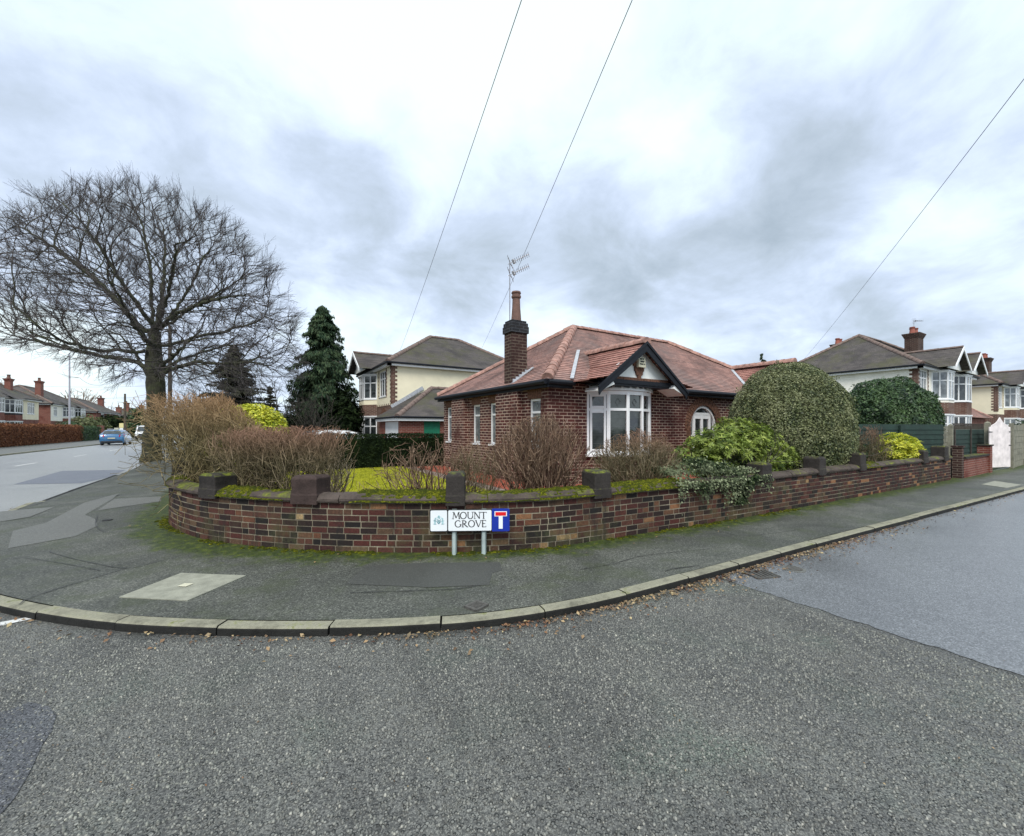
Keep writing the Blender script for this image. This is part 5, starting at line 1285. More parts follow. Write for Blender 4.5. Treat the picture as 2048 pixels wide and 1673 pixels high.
# ---- VEGETATION
def unit(v): return v/(np.linalg.norm(v)+1e-9)
def big_tree():
    base = G(302, 921, 0); Yt = (H)*F/(921-HY)
    rt = np.array([RT[0], RT[1], 0]); fw = np.array([FW[0], FW[1], 0]); up = np.array([0, 0, 1.])
    def W(px, py, d=0): return np.array(at(px, py, Yt+d))
    rs = np.random.default_rng(21)
    # crown envelope in (x across, z) as seen from the road, filled in depth
    pos_, par = [], []
    def add(p, q): pos_.append(np.array(p, float)); par.append(q); return len(pos_)-1
    def path(pts, start, step=.22, wob=.028):
        cur = start; P = [pos_[start]]+[np.array(p) for p in pts]; C, s = catmull(P, .1)
        n = max(2, int(s[-1]/step))
        for k in range(1, n+1):
            t = s[-1]*k/n; p = np.array([np.interp(t, s, C[:, j]) for j in range(3)])+rs.normal(0, wob, 3)*(1 if k < n else 0)
            cur = add(p, cur)
        return cur
    r0 = add(np.array(base)-up*.1, -1)
    tk = path([W(306, 860), W(312, 800), W(311, 755)], r0, .25, .015); i_low = tk
    tk2 = path([W(308, 720, .1), W(309, 690, .1)], tk, .22, .015); tk3 = path([W(310, 662, .0)], tk2, .2, .015)
    L = {}
    path([W(280, 727, .3), W(240, 718, .8), W(170, 705, 1.2), (W(100, 690, 1.8)), W(30, 672, 2.2)], i_low)
    path([W(262, 745, -.6), W(228, 762, -1.2), W(205, 770, -1.6)], i_low, .2, .07)
    path([W(345, 738, -.3), W(392, 726, -.8), (W(440, 728, -1.4)), W(500, 726, -1.8), W(550, 735, -2)], i_low)
    path([W(345, 728, .5), W(420, 700, 1.4), W(470, 690, 2.2), W(520, 690, 3)], i_low)
    path([W(320, 735, -1.2), W(345, 715, -2.6), W(370, 690, -4), W(400, 660, -5)], i_low)
    path([W(285, 735, 1.4), W(270, 705, 3), W(240, 670, 4.4)], i_low)
    path([W(285, 705, -.4), W(240, 701, -.9), W(190, 700, -1.5), W(120, 680, -2.4), W(60, 640, -3), W(15, 600, -3.2)], tk2)
    path([W(340, 690, .3), W(400, 672, .8), (W(455, 662, 1)), W(520, 640, 1.2), W(568, 620, 1.3)], tk2)
    path([W(290, 680, 1.5), W(265, 640, 3), W(235, 590, 4.3), W(215, 540, 5)], tk2)
    path([W(300, 688, -1.5), W(270, 650, -3), W(240, 600, -4.2), W(215, 550, -4.8)], tk2)
    path([W(286, 660, 0), W(258, 630, .2), W(222, 590, .3), W(175, 545, .5), (W(115, 500, .7)), W(55, 462, .7), W(8, 430, .6)], tk3)
    path([W(296, 640, -.4), W(262, 590, -1), W(222, 530, -1.4), W(188, 480, -1.8), W(160, 440, -2)], tk3)
    path([W(304, 620, .2), W(303, 560, .2), W(296, 500, .3), W(280, 440, .3), W(262, 412, .4)], tk3)
    path([W(318, 630, 1), W(326, 570, 2), W(330, 500, 2.8), W(327, 455, 3.2)], tk3)
    path([W(320, 640, -1), W(338, 580, -2), W(350, 510, -3), W(350, 480, -3.6)], tk3)
    path([W(335, 640, 0), W(362, 605, .3), W(385, 565, .4), W(408, 515, .4), W(440, 470, .4)], tk3)
    path([W(340, 648, .3), W(385, 615, .9), W(440, 585, 1.3), W(500, 545, 1.6), W(540, 515, 1.6)], tk3)
    path([W(330, 645, -.6), W(372, 620, -1.7), W(430, 600, -2.8), W(490, 590, -3.6)], tk3)
    # attractors
    A = []
    ctr = 302
    top = [(-30, 520), (-10, 425), (40, 398), (90, 372), (160, 352), (250, 350), (330, 368), (400, 395), (450, 430), (500, 478), (540, 535), (552, 585), (590, 610), (592, 690), (585, 745)]
    bot = [(-30, 672), (40, 688), (120, 706), (200, 730), (260, 760), (310, 742), (360, 762), (440, 778), (520, 770), (585, 750)]
    tx, ty = zip(*top); bx_, by = zip(*bot)
    while len(A) < 4000:
        x = rs.uniform(-40, 592); y0 = np.interp(x, tx, ty); y1 = np.interp(x, bx_, by)
        y = rs.uniform(350, 790)
        if not y0+34 < y < y1 or x > 578: continue
        q = (x-285)/315; dm = 6.0*math.sqrt(max(0, 1-q*q))*math.sqrt(max(.05, 1-((y-640)/300)**2)) if abs(q) < 1 else .8
        A.append(W(x, y, rs.uniform(-dm, dm)))
    A = np.array(A)
    N = np.array(pos_); 
    def nearest(A, Nn):
        bd = np.full(len(A), 1e9); bi = np.zeros(len(A), int)
        for i in range(0, len(Nn), 400):
            d = ((A[:, None, :]-Nn[None, i:i+400, :])**2).sum(2); j = d.argmin(1); dd = d[np.arange(len(A)), j]; m = dd < bd; bd[m] = dd[m]; bi[m] = j[m]+i
        return bd, bi
    skip = i_low; cc0 = np.array(W(308, 720))
    bd, bi = nearest(A, N); alive = np.ones(len(A), bool); D = .2; prev = None
    for it in range(75):
        m = alive & (bd < 3.2**2) & (bi > skip-2)
        if not m.any(): break
        idx = bi[m]; vec = A[m]-N[idx]; vec /= np.linalg.norm(vec, axis=1, keepdims=True)
        acc = np.zeros((len(N), 3)); np.add.at(acc, idx, vec); g_ = np.unique(idx)
        # keep some of the parent direction so that limbs flow
        pd = N[g_]-N[np.maximum(np.array(par)[g_], 0)]; pd /= np.linalg.norm(pd, axis=1, keepdims=True)+1e-9
        d = acc[g_]; d /= np.linalg.norm(d, axis=1, keepdims=True)+1e-9; o_ = N[g_]-cc0; o_ /= np.linalg.norm(o_, axis=1, keepdims=True)+1e-9; d = d+1.0*pd+.8*o_+rs.normal(0, .09, d.shape)+np.array([0, 0, .05]); d /= np.linalg.norm(d, axis=1, keepdims=True)
        new = N[g_]+d*D; n0 = len(N); N = np.concatenate([N, new]); par += list(g_); kc = np.bincount(np.array(par)[1:], minlength=len(N)); full = kc >= 3
        nb, nj = nearest(A[alive], new); ia = np.where(alive)[0]; better = nb < bd[ia]; bd[ia[better]] = nb[better]; bi[ia[better]] = nj[better]+n0
        alive &= ~(bd < .27**2); alive &= ~(full[bi] & (bi > tk3))
        if len(N) > 36000: break
    par = np.array(par); n = len(N)
    # pipe model radii
    cnt = np.zeros(n); ch = np.zeros(n, int)
    for i in range(n-1, 0, -1):
        if ch[i] == 0: cnt[i] = 1
        cnt[par[i]] += cnt[i]; ch[par[i]] += 1
    cnt[0] = max(cnt[0], 1)
    R = .0066*np.power(np.maximum(cnt, 1), .455)
    R = np.minimum(R, .26); mx = R[i_low]
    e = empty('bare_street_tree', (base.x, base.y, 0), 'large bare spreading street tree with thick dark trunk beside the main road', 'tree')
    # trunk as one swept tube, with a flared foot
    tr = [i for i in range(0, i_low+1)]; mb = MB(); pts = [N[i] for i in tr]; rad = []
    for i in tr:
        z = N[i][2]; rad.append(.36+.03*math.sin(z*2.3)+.015*math.sin(z*7)+max(0, .45-z)*.2)
    pts += [N[i] for i in range(i_low+1, tk2+1)]; rad += [max(.26, .42-.022*k) for k in range(tk2-i_low)]
    pts += [N[i] for i in range(tk2+1, tk3+1)]; rad += [.25-.01*k for k in range(tk3-tk2)]
    mb.tube(pts, rad, 14); trunk = mb.build('trunk', M['bark'], e, smooth=True)
    tdk = set(range(tk3+1)); idx = np.array([i for i in range(1, n) if i not in tdk])
    pr = par[idx]; R1 = R[idx]; R0 = np.minimum(R[pr], R1*1.35+.003)
    big = R1 > .022
    segs_mesh('limbs', N[pr[big]], N[idx[big]]+(N[idx[big]]-N[pr[big]])*.08, R0[big], R1[big], M['bark'], e, 6, smooth=True)
    sm = ~big; P0 = [N[pr[sm]]]; P1 = [N[idx[sm]]]; r0_ = [R0[sm]]; r1_ = [R1[sm]]
    # end twigs
    tips = idx[(ch[idx] == 0)]; mid = idx[(R1 < .016) & (ch[idx] > 0)]; mid = rs.choice(mid, int(len(mid)*.12), replace=False)
    cc = np.array(W(300, 690))
    for src, k, ln in ((tips, 3, .46), (mid, 1, .3)):
        for _ in range(k):
            p = N[src]; d = N[src]-N[par[src]]; d /= np.linalg.norm(d, axis=1, keepdims=True)+1e-9
            o = p-cc; o /= np.linalg.norm(o, axis=1, keepdims=True)
            d = d*.9+o*.8+rs.normal(0, .25, d.shape)+np.array([0, 0, .12]); d /= np.linalg.norm(d, axis=1, keepdims=True)
            l = rs.uniform(.5, 1.2, (len(p), 1))*ln; q = p+d*l; d2 = d+rs.normal(0, .18, d.shape)+np.array([0, 0, .12]); d2 /= np.linalg.norm(d2, axis=1, keepdims=True); q2 = q+d2*l*.7
            P0 += [p, q]; P1 += [q, q2]; r0_ += [np.full(len(p), .005), np.full(len(p), .004)]; r1_ += [np.full(len(p), .004), np.full(len(p), .003)]
            d3 = d+rs.normal(0, .6, d.shape); d3 /= np.linalg.norm(d3, axis=1, keepdims=True); P0.append(q); P1.append(q+d3*l*.55); r0_.append(np.full(len(p), .004)); r1_.append(np.full(len(p), .003))
    segs_mesh('twigs', np.concatenate(P0), np.concatenate(P1), np.concatenate(r0_), np.concatenate(r1_), M['tw_tree'], e, 3)
    print('tree nodes', n, 'twigs', sum(len(x) for x in P0))
big_tree()

def grow(rs, starts, dirs, L, rad, depth, segs, out, spread=.55, upw=.15, nch=(2, 4), shrink=.68, wob=.18, clip=None, step=.14):
    """simple recursive brush: every shoot wanders upward and throws side shoots"""
    rn = random.Random(int(rs.integers(1 << 30))); ga = rn.gauss; un = rn.uniform
    st = [(tuple(map(float, p)), tuple(map(float, d)), L*un(.75, 1.15), rad, depth) for p, d in zip(starts, dirs)]
    while st:
        p, (dx, dy, dz), l, r, dep = st.pop(); n = max(2, int(l/step)); rr = r; kids = rn.randint(*nch) if dep > 0 else 0
        ks = {rn.randint(max(1, n//4), n) for _ in range(kids)}
        for k in range(1, n+1):
            dx += ga(0, wob); dy += ga(0, wob); dz += ga(0, wob)+upw; m = math.sqrt(dx*dx+dy*dy+dz*dz)+1e-9; dx /= m; dy /= m; dz /= m; h = l/n
            q = (p[0]+dx*h, p[1]+dy*h, p[2]+dz*h); r2 = r*(1-.55*k/n)
            if clip is not None and not clip(q): break
            out.append((p, q, rr, r2)); p, rr = q, r2
            if k in ks:
                ex, ey, ez = dx+ga(0, spread), dy+ga(0, spread), dz+ga(0, spread)+.05; m = math.sqrt(ex*ex+ey*ey+ez*ez)+1e-9
                st.append((p, (ex/m, ey/m, ez/m), l*shrink*un(.6, 1.1), r2*.8, dep-1))
def shrub(name, label, cat, c, rx, ry, h, ns, mat, seed, depth=3, rad=.009, z0=GZ, group=None, fan=.75, wob=.16, upw=.1, clipz=None, L=None, spread=.5, basespread=.35, nch=(2, 4), minr=.0028):
    rs = np.random.default_rng(seed); out = []; S0 = []; D0 = []
    for _ in range(ns):
        a = rs.uniform(0, 2*math.pi); r = math.sqrt(rs.random()); x = math.cos(a)*r; y = math.sin(a)*r
        S0.append(np.array([c[0]+x*rx*basespread, c[1]+y*ry*basespread, z0])); D0.append(unit(np.array([x*rx*fan, y*ry*fan, h*.8])))
    cl = (lambda q: ((q[0]-c[0])/rx)**2+((q[1]-c[1])/ry)**2+max(0, (q[2]-z0-h*.45)/(h*.55))**2 < 1.0+.12*math.sin(q[0]*9)*math.sin(q[1]*8+q[2]*7)) if clipz is None else clipz
    grow(rs, S0, D0, L or h*.75, rad, depth, None, out, clip=cl, wob=wob, upw=upw, spread=spread, nch=nch)
    P0, P1, R0, R1 = map(np.array, zip(*out)); R0 = np.maximum(R0, minr); R1 = np.maximum(R1, minr)
    print(name, label[:20], len(out))
    return segs_mesh(name, P0, P1, R0, R1, mat, None, 3, origin=(c[0], c[1], z0), label=label, cat=cat, group=group)
def wpt(px, back, Y=None, s0=3, s1=None):
    s = WALL.px(px, s0, s1 or WALL.L-.1); w = WALL.at(s, -.22); Yw = w[0]*FW[0]+w[1]*FW[1]; p = at(px, 856, Yw+back); return (p.x, p.y)
def behind(px, py_top, u=None, v=None): pass

# bare shrubs along the wall
p = wpt(868, 1.0); shrub('bare_shrub', 'open bare shrub with pale grey-brown branches before the mossy lawn', 'bare shrub', p, 1.15, .8, 1.2, 62, M['tw_grey'], 1, 4, .011, fan=.95, nch=(2, 3), minr=.0034)
p = wpt(705, .55); shrub('bare_shrub', 'low sparse twiggy shrub beside the red stone pier in front of the lawn', 'bare shrub', p, .8, .4, .55, 26, M['tw_grey'], 2, 2, .006, fan=1.0, nch=(1, 3))
p = wpt(1082, .75); shrub('bare_shrub', 'dense bare upright shrub between the two dark piers before the bungalow corner', 'bare shrub', p, .95, .75, 1.55, 120, M['tw_grey'], 3, 4, .011, fan=.75, nch=(2, 4), spread=.4, L=1.3, minr=.0034)
p = wpt(1275, .8); shrub('bare_shrub', 'dense brown bare shrub under the bow window', 'bare shrub', p, 1.05, .6, 1.3, 150, M['tw_olive'], 4, 4, .009, fan=.9, nch=(2, 4), spread=.6, L=1.05, minr=.0034)
p = wpt(955, .8); shrub('bare_shrub', 'small twiggy shrub with thin reddish shoots just right of the sign pier', 'bare shrub', p, .55, .55, 1.2, 50, M['tw_olive'], 5, 3, .007, fan=.6)
p = wpt(655, 1.7); shrub('bare_shrub', 'pale spindly shrub against the dark hedge', 'bare shrub', p, .5, .4, .95, 16, M['tw_pale'], 6, 2, .009, fan=.8, nch=(2, 3))
# clipped bare hedge behind the curved wall
def hedge_strip(name, label, px0, px1, back, width, ztop, n, mat, seed, wavy=.05, depth=3, rad=.008, z0=.5, s0=5, s1=12, cat='hedge', rag=.0, minr=.003, nch=(2, 4)):
    rs = np.random.default_rng(seed); out = []; sa = WALL.px(px0, s0, s1); sb = WALL.px(px1, s0, s1)
    S0 = []; D0 = []
    for _ in range(n):
        s = rs.uniform(sa, sb); q = WALL.at(s, -.24-back-rs.uniform(.1, width*.9)); S0.append(np.array([q[0], q[1], z0])); D0.append(unit(np.array([rs.normal(0, .35), rs.normal(0, .35), 1])))
    pts = np.array([WALL.at(s) for s in np.arange(max(0, sa-.1), sb+.1, .16)]); ptl = pts.tolist(); pe = WALL.at(sb); te = WALL.tan(sb)*.75+np.array(RT)*.25; pb = WALL.at(sa); tb = WALL.tan(sa)
    def cl(q):
        t = ztop+wavy*math.sin(q[0]*7+q[1]*5)+rag*math.sin(q[0]*23)*math.sin(q[1]*19)
        if q[2] > t: return False
        x, y = q[0], q[1]
        if (x-pe[0])*te[0]+(y-pe[1])*te[1] > .1 or (x-pb[0])*tb[0]+(y-pb[1])*tb[1] < -.1: return False
        d = math.sqrt(min((a-x)**2+(b-y)**2 for a, b in ptl)); return .12+back < d < .34+back+width
    grow(rs, S0, D0, ztop-z0, rad, depth, None, out, clip=cl, wob=.2, upw=.12, spread=.65, nch=nch)
    P0, P1, R0, R1 = map(np.array, zip(*out)); print(name, len(out)); c = WALL.at((sa+sb)/2, -.4-back)
    return segs_mesh(name, P0, P1, np.maximum(R0, minr), np.maximum(R1, minr), mat, None, 3, origin=(c[0], c[1], z0), label=label, cat=cat)
hedge_strip('clipped_hedge', 'bare clipped privet hedge with flat top behind the curved wall', 385, 632, .0, .8, 1.6, 230, M['tw_olive'], 12, s0=6, s1=12.5, z0=.45, depth=4)
# taller tan shrub behind it, beside the main road
def tall():
    rs = np.random.default_rng(15); out = []; c = np.array([-.25, 10.3]); S0 = []; D0 = []
    for _ in range(230):
        x = rs.uniform(-.85, .7); y = rs.uniform(-2.0, 2.4); S0.append(np.array([c[0]+x, c[1]+y, .35])); D0.append(unit(np.array([rs.normal(-.1, .3), rs.normal(-.1, .35), 1])))
    def cl(q):
        x, y, z = q[0]-c[0], q[1]-c[1], q[2]
        top = 2.3-.95*max(0, x+.15)-.12*abs(y)+.1*math.sin(q[1]*5)*math.sin(q[0]*4)
        return z < top and -1.45-.15*math.sin(z*5+y*4) < x < .8 and -2.9 < y < 3 and (x > -1.0 or z > .75)
    grow(rs, S0, D0, 2.0, .009, 4, None, out, clip=cl, wob=.22, upw=.1, spread=.6, nch=(2, 4))
    P0, P1, R0, R1 = map(np.array, zip(*out)); print('tall', len(out))
    segs_mesh('twiggy_shrub', P0, P1, np.maximum(R0, .0036), np.maximum(R1, .003), M['tw_tan'], None, 3, origin=(c[0], c[1], .3), label='tall tan-orange bare shrub spilling over the wall towards the main road', cat='bare shrub')
tall()
# a few dry leaves and green undergrowth inside the hedges are left to the stems themselves

def leafy(name, label, cat, c, r, zc, rz, n, size, mat, seed, lump=.12, shell=.25, aspect=.5, jitter=.6, bottom=-1.0, droop=.0, group=None, core=.8, coremat=None, power=2.0, fold=.25, freq=3.0, stems=0, stemmat='tw_dark', z0=GZ, radial=False, gaps=0.0):
    """crown of separate leaves around a lumpy ellipsoid, over a dark inner mass of the same leaves"""
    rs = np.random.default_rng(seed); global RNG; RNG = rs
    rx, ry = r
    d = rs.normal(0, 1, (n*2, 3)); d /= np.linalg.norm(d, axis=1, keepdims=True); d = d[d[:, 2] > bottom][:n]; n = len(d)
    ph = rs.uniform(0, 6, 6)
    def lumpf(d):
        return 1+lump*(np.sin(d[:, 0]*freq*1.3+ph[0]+2*np.sin(d[:, 2]*freq+ph[1]))*np.sin(d[:, 1]*freq*1.4+ph[2])+.6*np.sin(d[:, 2]*freq*2.1+ph[3]+d[:, 0]*freq*1.7)*np.sin(d[:, 1]*freq*2.6+ph[4]))
    rad = lumpf(d)*(1-shell*rs.random(n)**power)
    sp = rs.normal(0, 1, (70, 3)); sp /= np.linalg.norm(sp, axis=1, keepdims=True); near = (d@sp.T).max(1); rad += np.where(near > .9985, .07, 0)*rs.random(n)
    if power != 2.0: pass
    P = d*rad[:, None]*np.array([rx, ry, rz])+np.array([c[0], c[1], zc])
    if gaps:
        g_ = np.sin(P[:, 0]*6+ph[0])*np.sin(P[:, 1]*6.5+ph[1])*np.sin(P[:, 2]*7+ph[2]); k = g_ > -1+gaps*1.2; k = (g_ < 1-gaps)|(rs.random(n) < .2); P = P[k]; d = d[k]; n = len(P)
    P = P[P[:, 2] > z0-.1] if z0 is not None else P; d = d[:len(P)]
    d = (P-np.array([c[0], c[1], zc]))/np.array([rx, ry, rz]); d /= np.linalg.norm(d, axis=1, keepdims=True)
    N = d+np.array([0, 0, .5])
    e = empty(name, (c[0], c[1], z0 if z0 is not None else zc-rz), label, cat, group)
    leaves_mesh('leaves', P, N, size, mat, e, aspect, jitter, fold, droop=droop, D=(d if radial else None))
    if core:
        # inner mass: bigger leaves deeper in
        m = n//3; dd = rs.normal(0, 1, (m, 3)); dd /= np.linalg.norm(dd, axis=1, keepdims=True); dd = dd[dd[:, 2] > bottom]
        PP = dd*(lumpf(dd)*core*rs.uniform(.75, 1, len(dd)))[:, None]*np.array([rx, ry, rz])+np.array([c[0], c[1], zc]); PP = PP[PP[:, 2] > (z0 or -9)]
        leaves_mesh('inner_leaves', PP, PP-np.array([c[0], c[1], zc]), size*2.0, coremat or mat, e, .75, .3, .1)
    if stems:
        out = []; S0 = [np.array([c[0]+rs.normal(0, rx*.12), c[1]+rs.normal(0, ry*.12), z0]) for _ in range(stems)]
        D0 = [unit(np.array([rs.normal(0, .5)*rx, rs.normal(0, .5)*ry, 1])) for _ in range(stems)]
        cl = lambda q: ((q[0]-c[0])/rx)**2+((q[1]-c[1])/ry)**2+((q[2]-zc)/rz)**2 < 1.0 or q[2] < zc
        grow(rs, S0, D0, (zc+rz-z0)*.75, .016, 2, None, out, clip=cl, upw=.05, nch=(2, 3)); 
        if out: P0, P1, R0, R1 = map(np.array, zip(*out)); segs_mesh('stems', P0, P1, R0, R1, M[stemmat], e, 4)
    return e
def rosettes(name, label, cat, blobs, n, size, mat, seed, per=8, z0=GZ, origin=None, bottom=-.35, asp=.27):
    """shrub with leaves set in drooping rosettes at the shoot tips"""
    rs = np.random.default_rng(seed); global RNG; RNG = rs; P = []; D = []; N = []; R = []
    tot = sum(b[3]*b[4]*b[5] for b in blobs)
    for cx_, cy_, cz_, rx, ry, rz in blobs:
        k = int(n*rx*ry*rz/tot)
        for _ in range(k):
            d = unit(rs.normal(0, 1, 3)); 
            if d[2] < bottom: continue
            p = np.array([cx_, cy_, cz_])+d*np.array([rx, ry, rz])*(1-.45*rs.random()**1.7)*(1+.1*math.sin(d[0]*7+d[2]*5))
            if p[2] < z0: continue
            ax = unit(d+np.array([0, 0, .6])+rs.normal(0, .25, 3)); a = unit(np.cross(ax, rs.normal(0, 1, 3))); b = np.cross(ax, a); tone = rs.random(); ph = rs.uniform(0, 6); sc = rs.uniform(.7, 1.25)
            for j in range(per):
                t = ph+2*math.pi*j/per+rs.normal(0, .15); o = a*math.cos(t)+b*math.sin(t); el = rs.uniform(-.35, .45); dirn = unit(o+ax*el); s = size*sc*rs.uniform(.75, 1.15)
                P.append(p+dirn*s*.55); D.append(dirn-np.array([0, 0, .25])); N.append(unit(ax-o*.35)); R.append(min(1, max(0, tone*.65+.35*rs.random()+.15*(el > .25))))
    P = np.array(P); o = origin or (blobs[0][0], blobs[0][1], z0); e = empty(name, o, label, cat)
    leaves_mesh('leaves', P, np.array(N), size, mat, e, asp, .12, .35, rnd=R, D=np.array(D))
    return e, rs
# pieris-like evergreen in front of the arched door
q = wpt(1478, 1.0, s0=14); 
_pr = random.Random(14); pblobs = []
for k in range(17):
    t = k/16; x = -1.3+2.95*_pr.random(); top = 1.74-.36*abs(x-.15)**1.3; z = _pr.uniform(.7, top-.2); rr = _pr.uniform(.28, .44)
    pblobs.append((q[0]+x, q[1]+.1+_pr.uniform(-.2, .3), z, rr*1.25, rr*.9, rr*.85))
pblobs += [(q[0]+.15, q[1]+.2, 1.52, .5, .4, .32), (q[0]+1.1, q[1]+.1, 1.25, .5, .4, .32), (q[0]-.85, q[1]+.1, 1.25, .45, .4, .32), (q[0]+1.55, q[1], .95, .4, .4, .3)]
e, rs = rosettes('evergreen_shrub', 'bright green leafy evergreen shrub with drooping rosettes in front of the arched door', 'evergreen shrub',
    pblobs, 3100, .088, M['lf_pieris'], 31, z0=.45, asp=.3)
out = []; grow(rs, [np.array([q[0]+rs.normal(0, .45), q[1]+rs.normal(0, .1)+.1, .3]) for _ in range(26)], [unit(np.array([rs.normal(0, .5), rs.normal(0, .3), 1])) for _ in range(26)], 1.0, .013, 2, None, out, nch=(2, 3))
P0, P1, R0, R1 = map(np.array, zip(*out)); segs_mesh('stems', P0, P1, R0, R1, M['tw_dark'], e, 4)
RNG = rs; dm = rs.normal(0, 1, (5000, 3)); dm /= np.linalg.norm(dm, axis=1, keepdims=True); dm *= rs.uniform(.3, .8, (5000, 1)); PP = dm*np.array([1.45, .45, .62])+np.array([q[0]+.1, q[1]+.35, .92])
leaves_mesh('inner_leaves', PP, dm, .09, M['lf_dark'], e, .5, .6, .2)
# ivy tumbling over the wall
def ivy():
    rs = np.random.default_rng(41); global RNG; RNG = rs; P = []; N = []
    sa, sb = WALL.px(1350, 13, 18), WALL.px(1530, 15, 22)
    for _ in range(6500):
        s = sa+(sb-sa)*min(1, max(0, rs.normal(.48, .26))); t = (s-sa)/(sb-sa); r = rs.random()
        if r < .55: off = rs.uniform(-.5, .1); z = ZT+.1+.26*math.exp(-((t-.32)/.3)**2)*rs.random()**.5+.1*rs.random()+.04*math.sin(s*9); z = z if off < .02 else z-.1
        elif r < .8: off = .06+abs(rs.normal(0, .05)); z = ZT+.1-abs(rs.normal(0, .12))*(1+.5*math.sin(s*11))
        else:
            s = WALL.px(1478, 15, 20)+rs.normal(0, .09); off = .02+abs(rs.normal(0, .03)); z = ZT-rs.random()**1.3*.38
        p = WALL.at(s, off); tt = WALL.tan(s); P.append((p[0], p[1], z)); N.append((tt[1]*1.2, -tt[0]*1.2, .8))
    c = WALL.at((sa+sb)/2); e = empty('ivy', (c[0], c[1], ZT), 'glossy variegated ivy tumbling over the coping and down the brick wall', 'ivy')
    leaves_mesh('leaves', P, N, .04, M['lf_ivy'], e, .8, .6, .3)
    out = []; 
    for k in range(26):
        s = sa+(sb-sa)*rs.random(); p = WALL.at(s, .06); out += [(np.array([*WALL.at(s+.05*i*rs.uniform(-1, 1), .055), ZT+.1-.05*i]), np.array([*WALL.at(s+.05*(i+1)*rs.uniform(-1, 1), .055), ZT+.1-.05*(i+1)]), .003, .003) for i in range(int(rs.uniform(1, 4)))]
    P0, P1, R0, R1 = map(np.array, zip(*out)); segs_mesh('stems', P0, P1, R0, R1, M['tw_olive'], e, 3)
ivy()
# big variegated dome
Yd = 10.9; c = at(1580, 856, Yd); leafy('variegated_shrub', 'huge clipped dome of grey-green variegated shrub beside the bungalow', 'clipped shrub', (c.x, c.y), (1.72, 1.35), 1.5, 1.78, 80000, .048, M['lf_var'], 51, .022, .14, .6, .75, -.75, stems=14, core=.88, freq=4.5, z0=.4)
# dark green laurel dome
Yd = 16.0; c = at(1777, 856, Yd); leafy('laurel_shrub', 'rounded dark green laurel crown above the green timber fence', 'evergreen shrub', (c.x, c.y), (2.1, 1.4), 1.95, 1.55, 30000, .095, M['lf_dark'], 52, .07, .2, .5, .6, -.7, stems=10, core=.86, freq=4.0, z0=.9)
c = wpt(1735, .45, s0=17, s1=28) if False else at(1740, 900, 10.9)
q = at(1738, 900, 11.3); shrub('bare_shrub', 'rusty-topped bare rounded shrub between the variegated dome and the golden shrub', 'bare shrub', (q.x, q.y), .62, .5, 1.38, 44, M['tw_olive'], 55, 4, .009, fan=.7, z0=.35)
q = at(1796, 900, 12.2); rosettes('golden_shrub', 'brilliant yellow-green rounded shrub leaning over the far end of the wall', 'golden shrub', [(q.x, q.y, .98, .62, .5, .5), (q.x+.25, q.y-.1, .85, .5, .4, .42), (q.x-.3, q.y, .85, .4, .4, .42)], 620, .11, M['lf_gold'], 56, per=6, z0=.5, bottom=-.6)
q = at(1664, 915, 10.3); leafy('lime_shrub', 'small lime-green leafy shrub between two piers below the variegated dome', 'evergreen shrub', (q.x, q.y), (.42, .3), .8, .3, 1500, .085, M['lf_lime'], 57, .12, .5, .6, z0=.45, core=.7)
q = at(1700, 925, 11.6); leafy('dark_shrub', 'dark low evergreen foliage behind the piers under the golden shrub', 'evergreen shrub', (q.x+.4, q.y), (1.3, .35), .7, .42, 3000, .1, M['lf_dark'], 58, .12, .5, .5, z0=.35, core=.7)
# golden bush near the tan shrub, further into the garden
q = at(497, 850, 12.6); leafy('golden_bush', 'domed bush with bright yellow-green top showing over the clipped hedge', 'golden bush', (q.x, q.y), (1.15, .9), 1.22, 1.12, 10000, .09, M['lf_gold'], 61, .05, .2, .55, z0=GZ, core=.85)
# dark yew hedge along the back of the lawn
def box_hedge(name, label, x0, x1, y0, y1, z0, z1, n, size, mat, seed, wav=.03, cat='hedge', group=None, rag=.03):
    rs = np.random.default_rng(seed); global RNG; RNG = rs
    a = np.array([(x1-x0)*(z1-z0), (x1-x0)*(z1-z0), (y1-y0)*(z1-z0), (y1-y0)*(z1-z0), (x1-x0)*(y1-y0)]); k = rs.choice(5, n, p=a/a.sum())
    X = rs.uniform(x0, x1, n); Y = rs.uniform(y0, y1, n); Z = rs.uniform(z0, z1, n); N = np.zeros((n, 3)); off = rs.random(n)**2*.12-rag*rs.random(n)
    w = wav*np.sin(X*3.1+Z*2)*np.sin(Y*2.7+Z*3.3)
    for f, (ax, v, s) in enumerate(((1, y0, -1), (1, y1, 1), (0, x0, -1), (0, x1, 1), (2, z1, 1))):
        m = k == f; N[m, ax] = s; A = (X, Y, Z)[ax]; A[m] = v+s*(w[m]-off[m])
    P = np.stack([X, Y, Z], 1); e = empty(name, ((x0+x1)/2, (y0+y1)/2, z0), label, cat, group)
    leaves_mesh('leaves', P, N+np.array([0, 0, .25]), size, mat, e, .45, .7, .2)
    b = MB(); i = .12; b.box(x0+i, y0+i, z0, x1-i, y1-i, z1-i); b.build('inner_growth', mat, e)
    return e
box_hedge('yew_hedge', 'clipped dark yew hedge along the back of the mossy lawn', .2, 6.6, 13.75, 14.7, GZ, 1.37, 15000, .07, M['lf_yew'], 71)
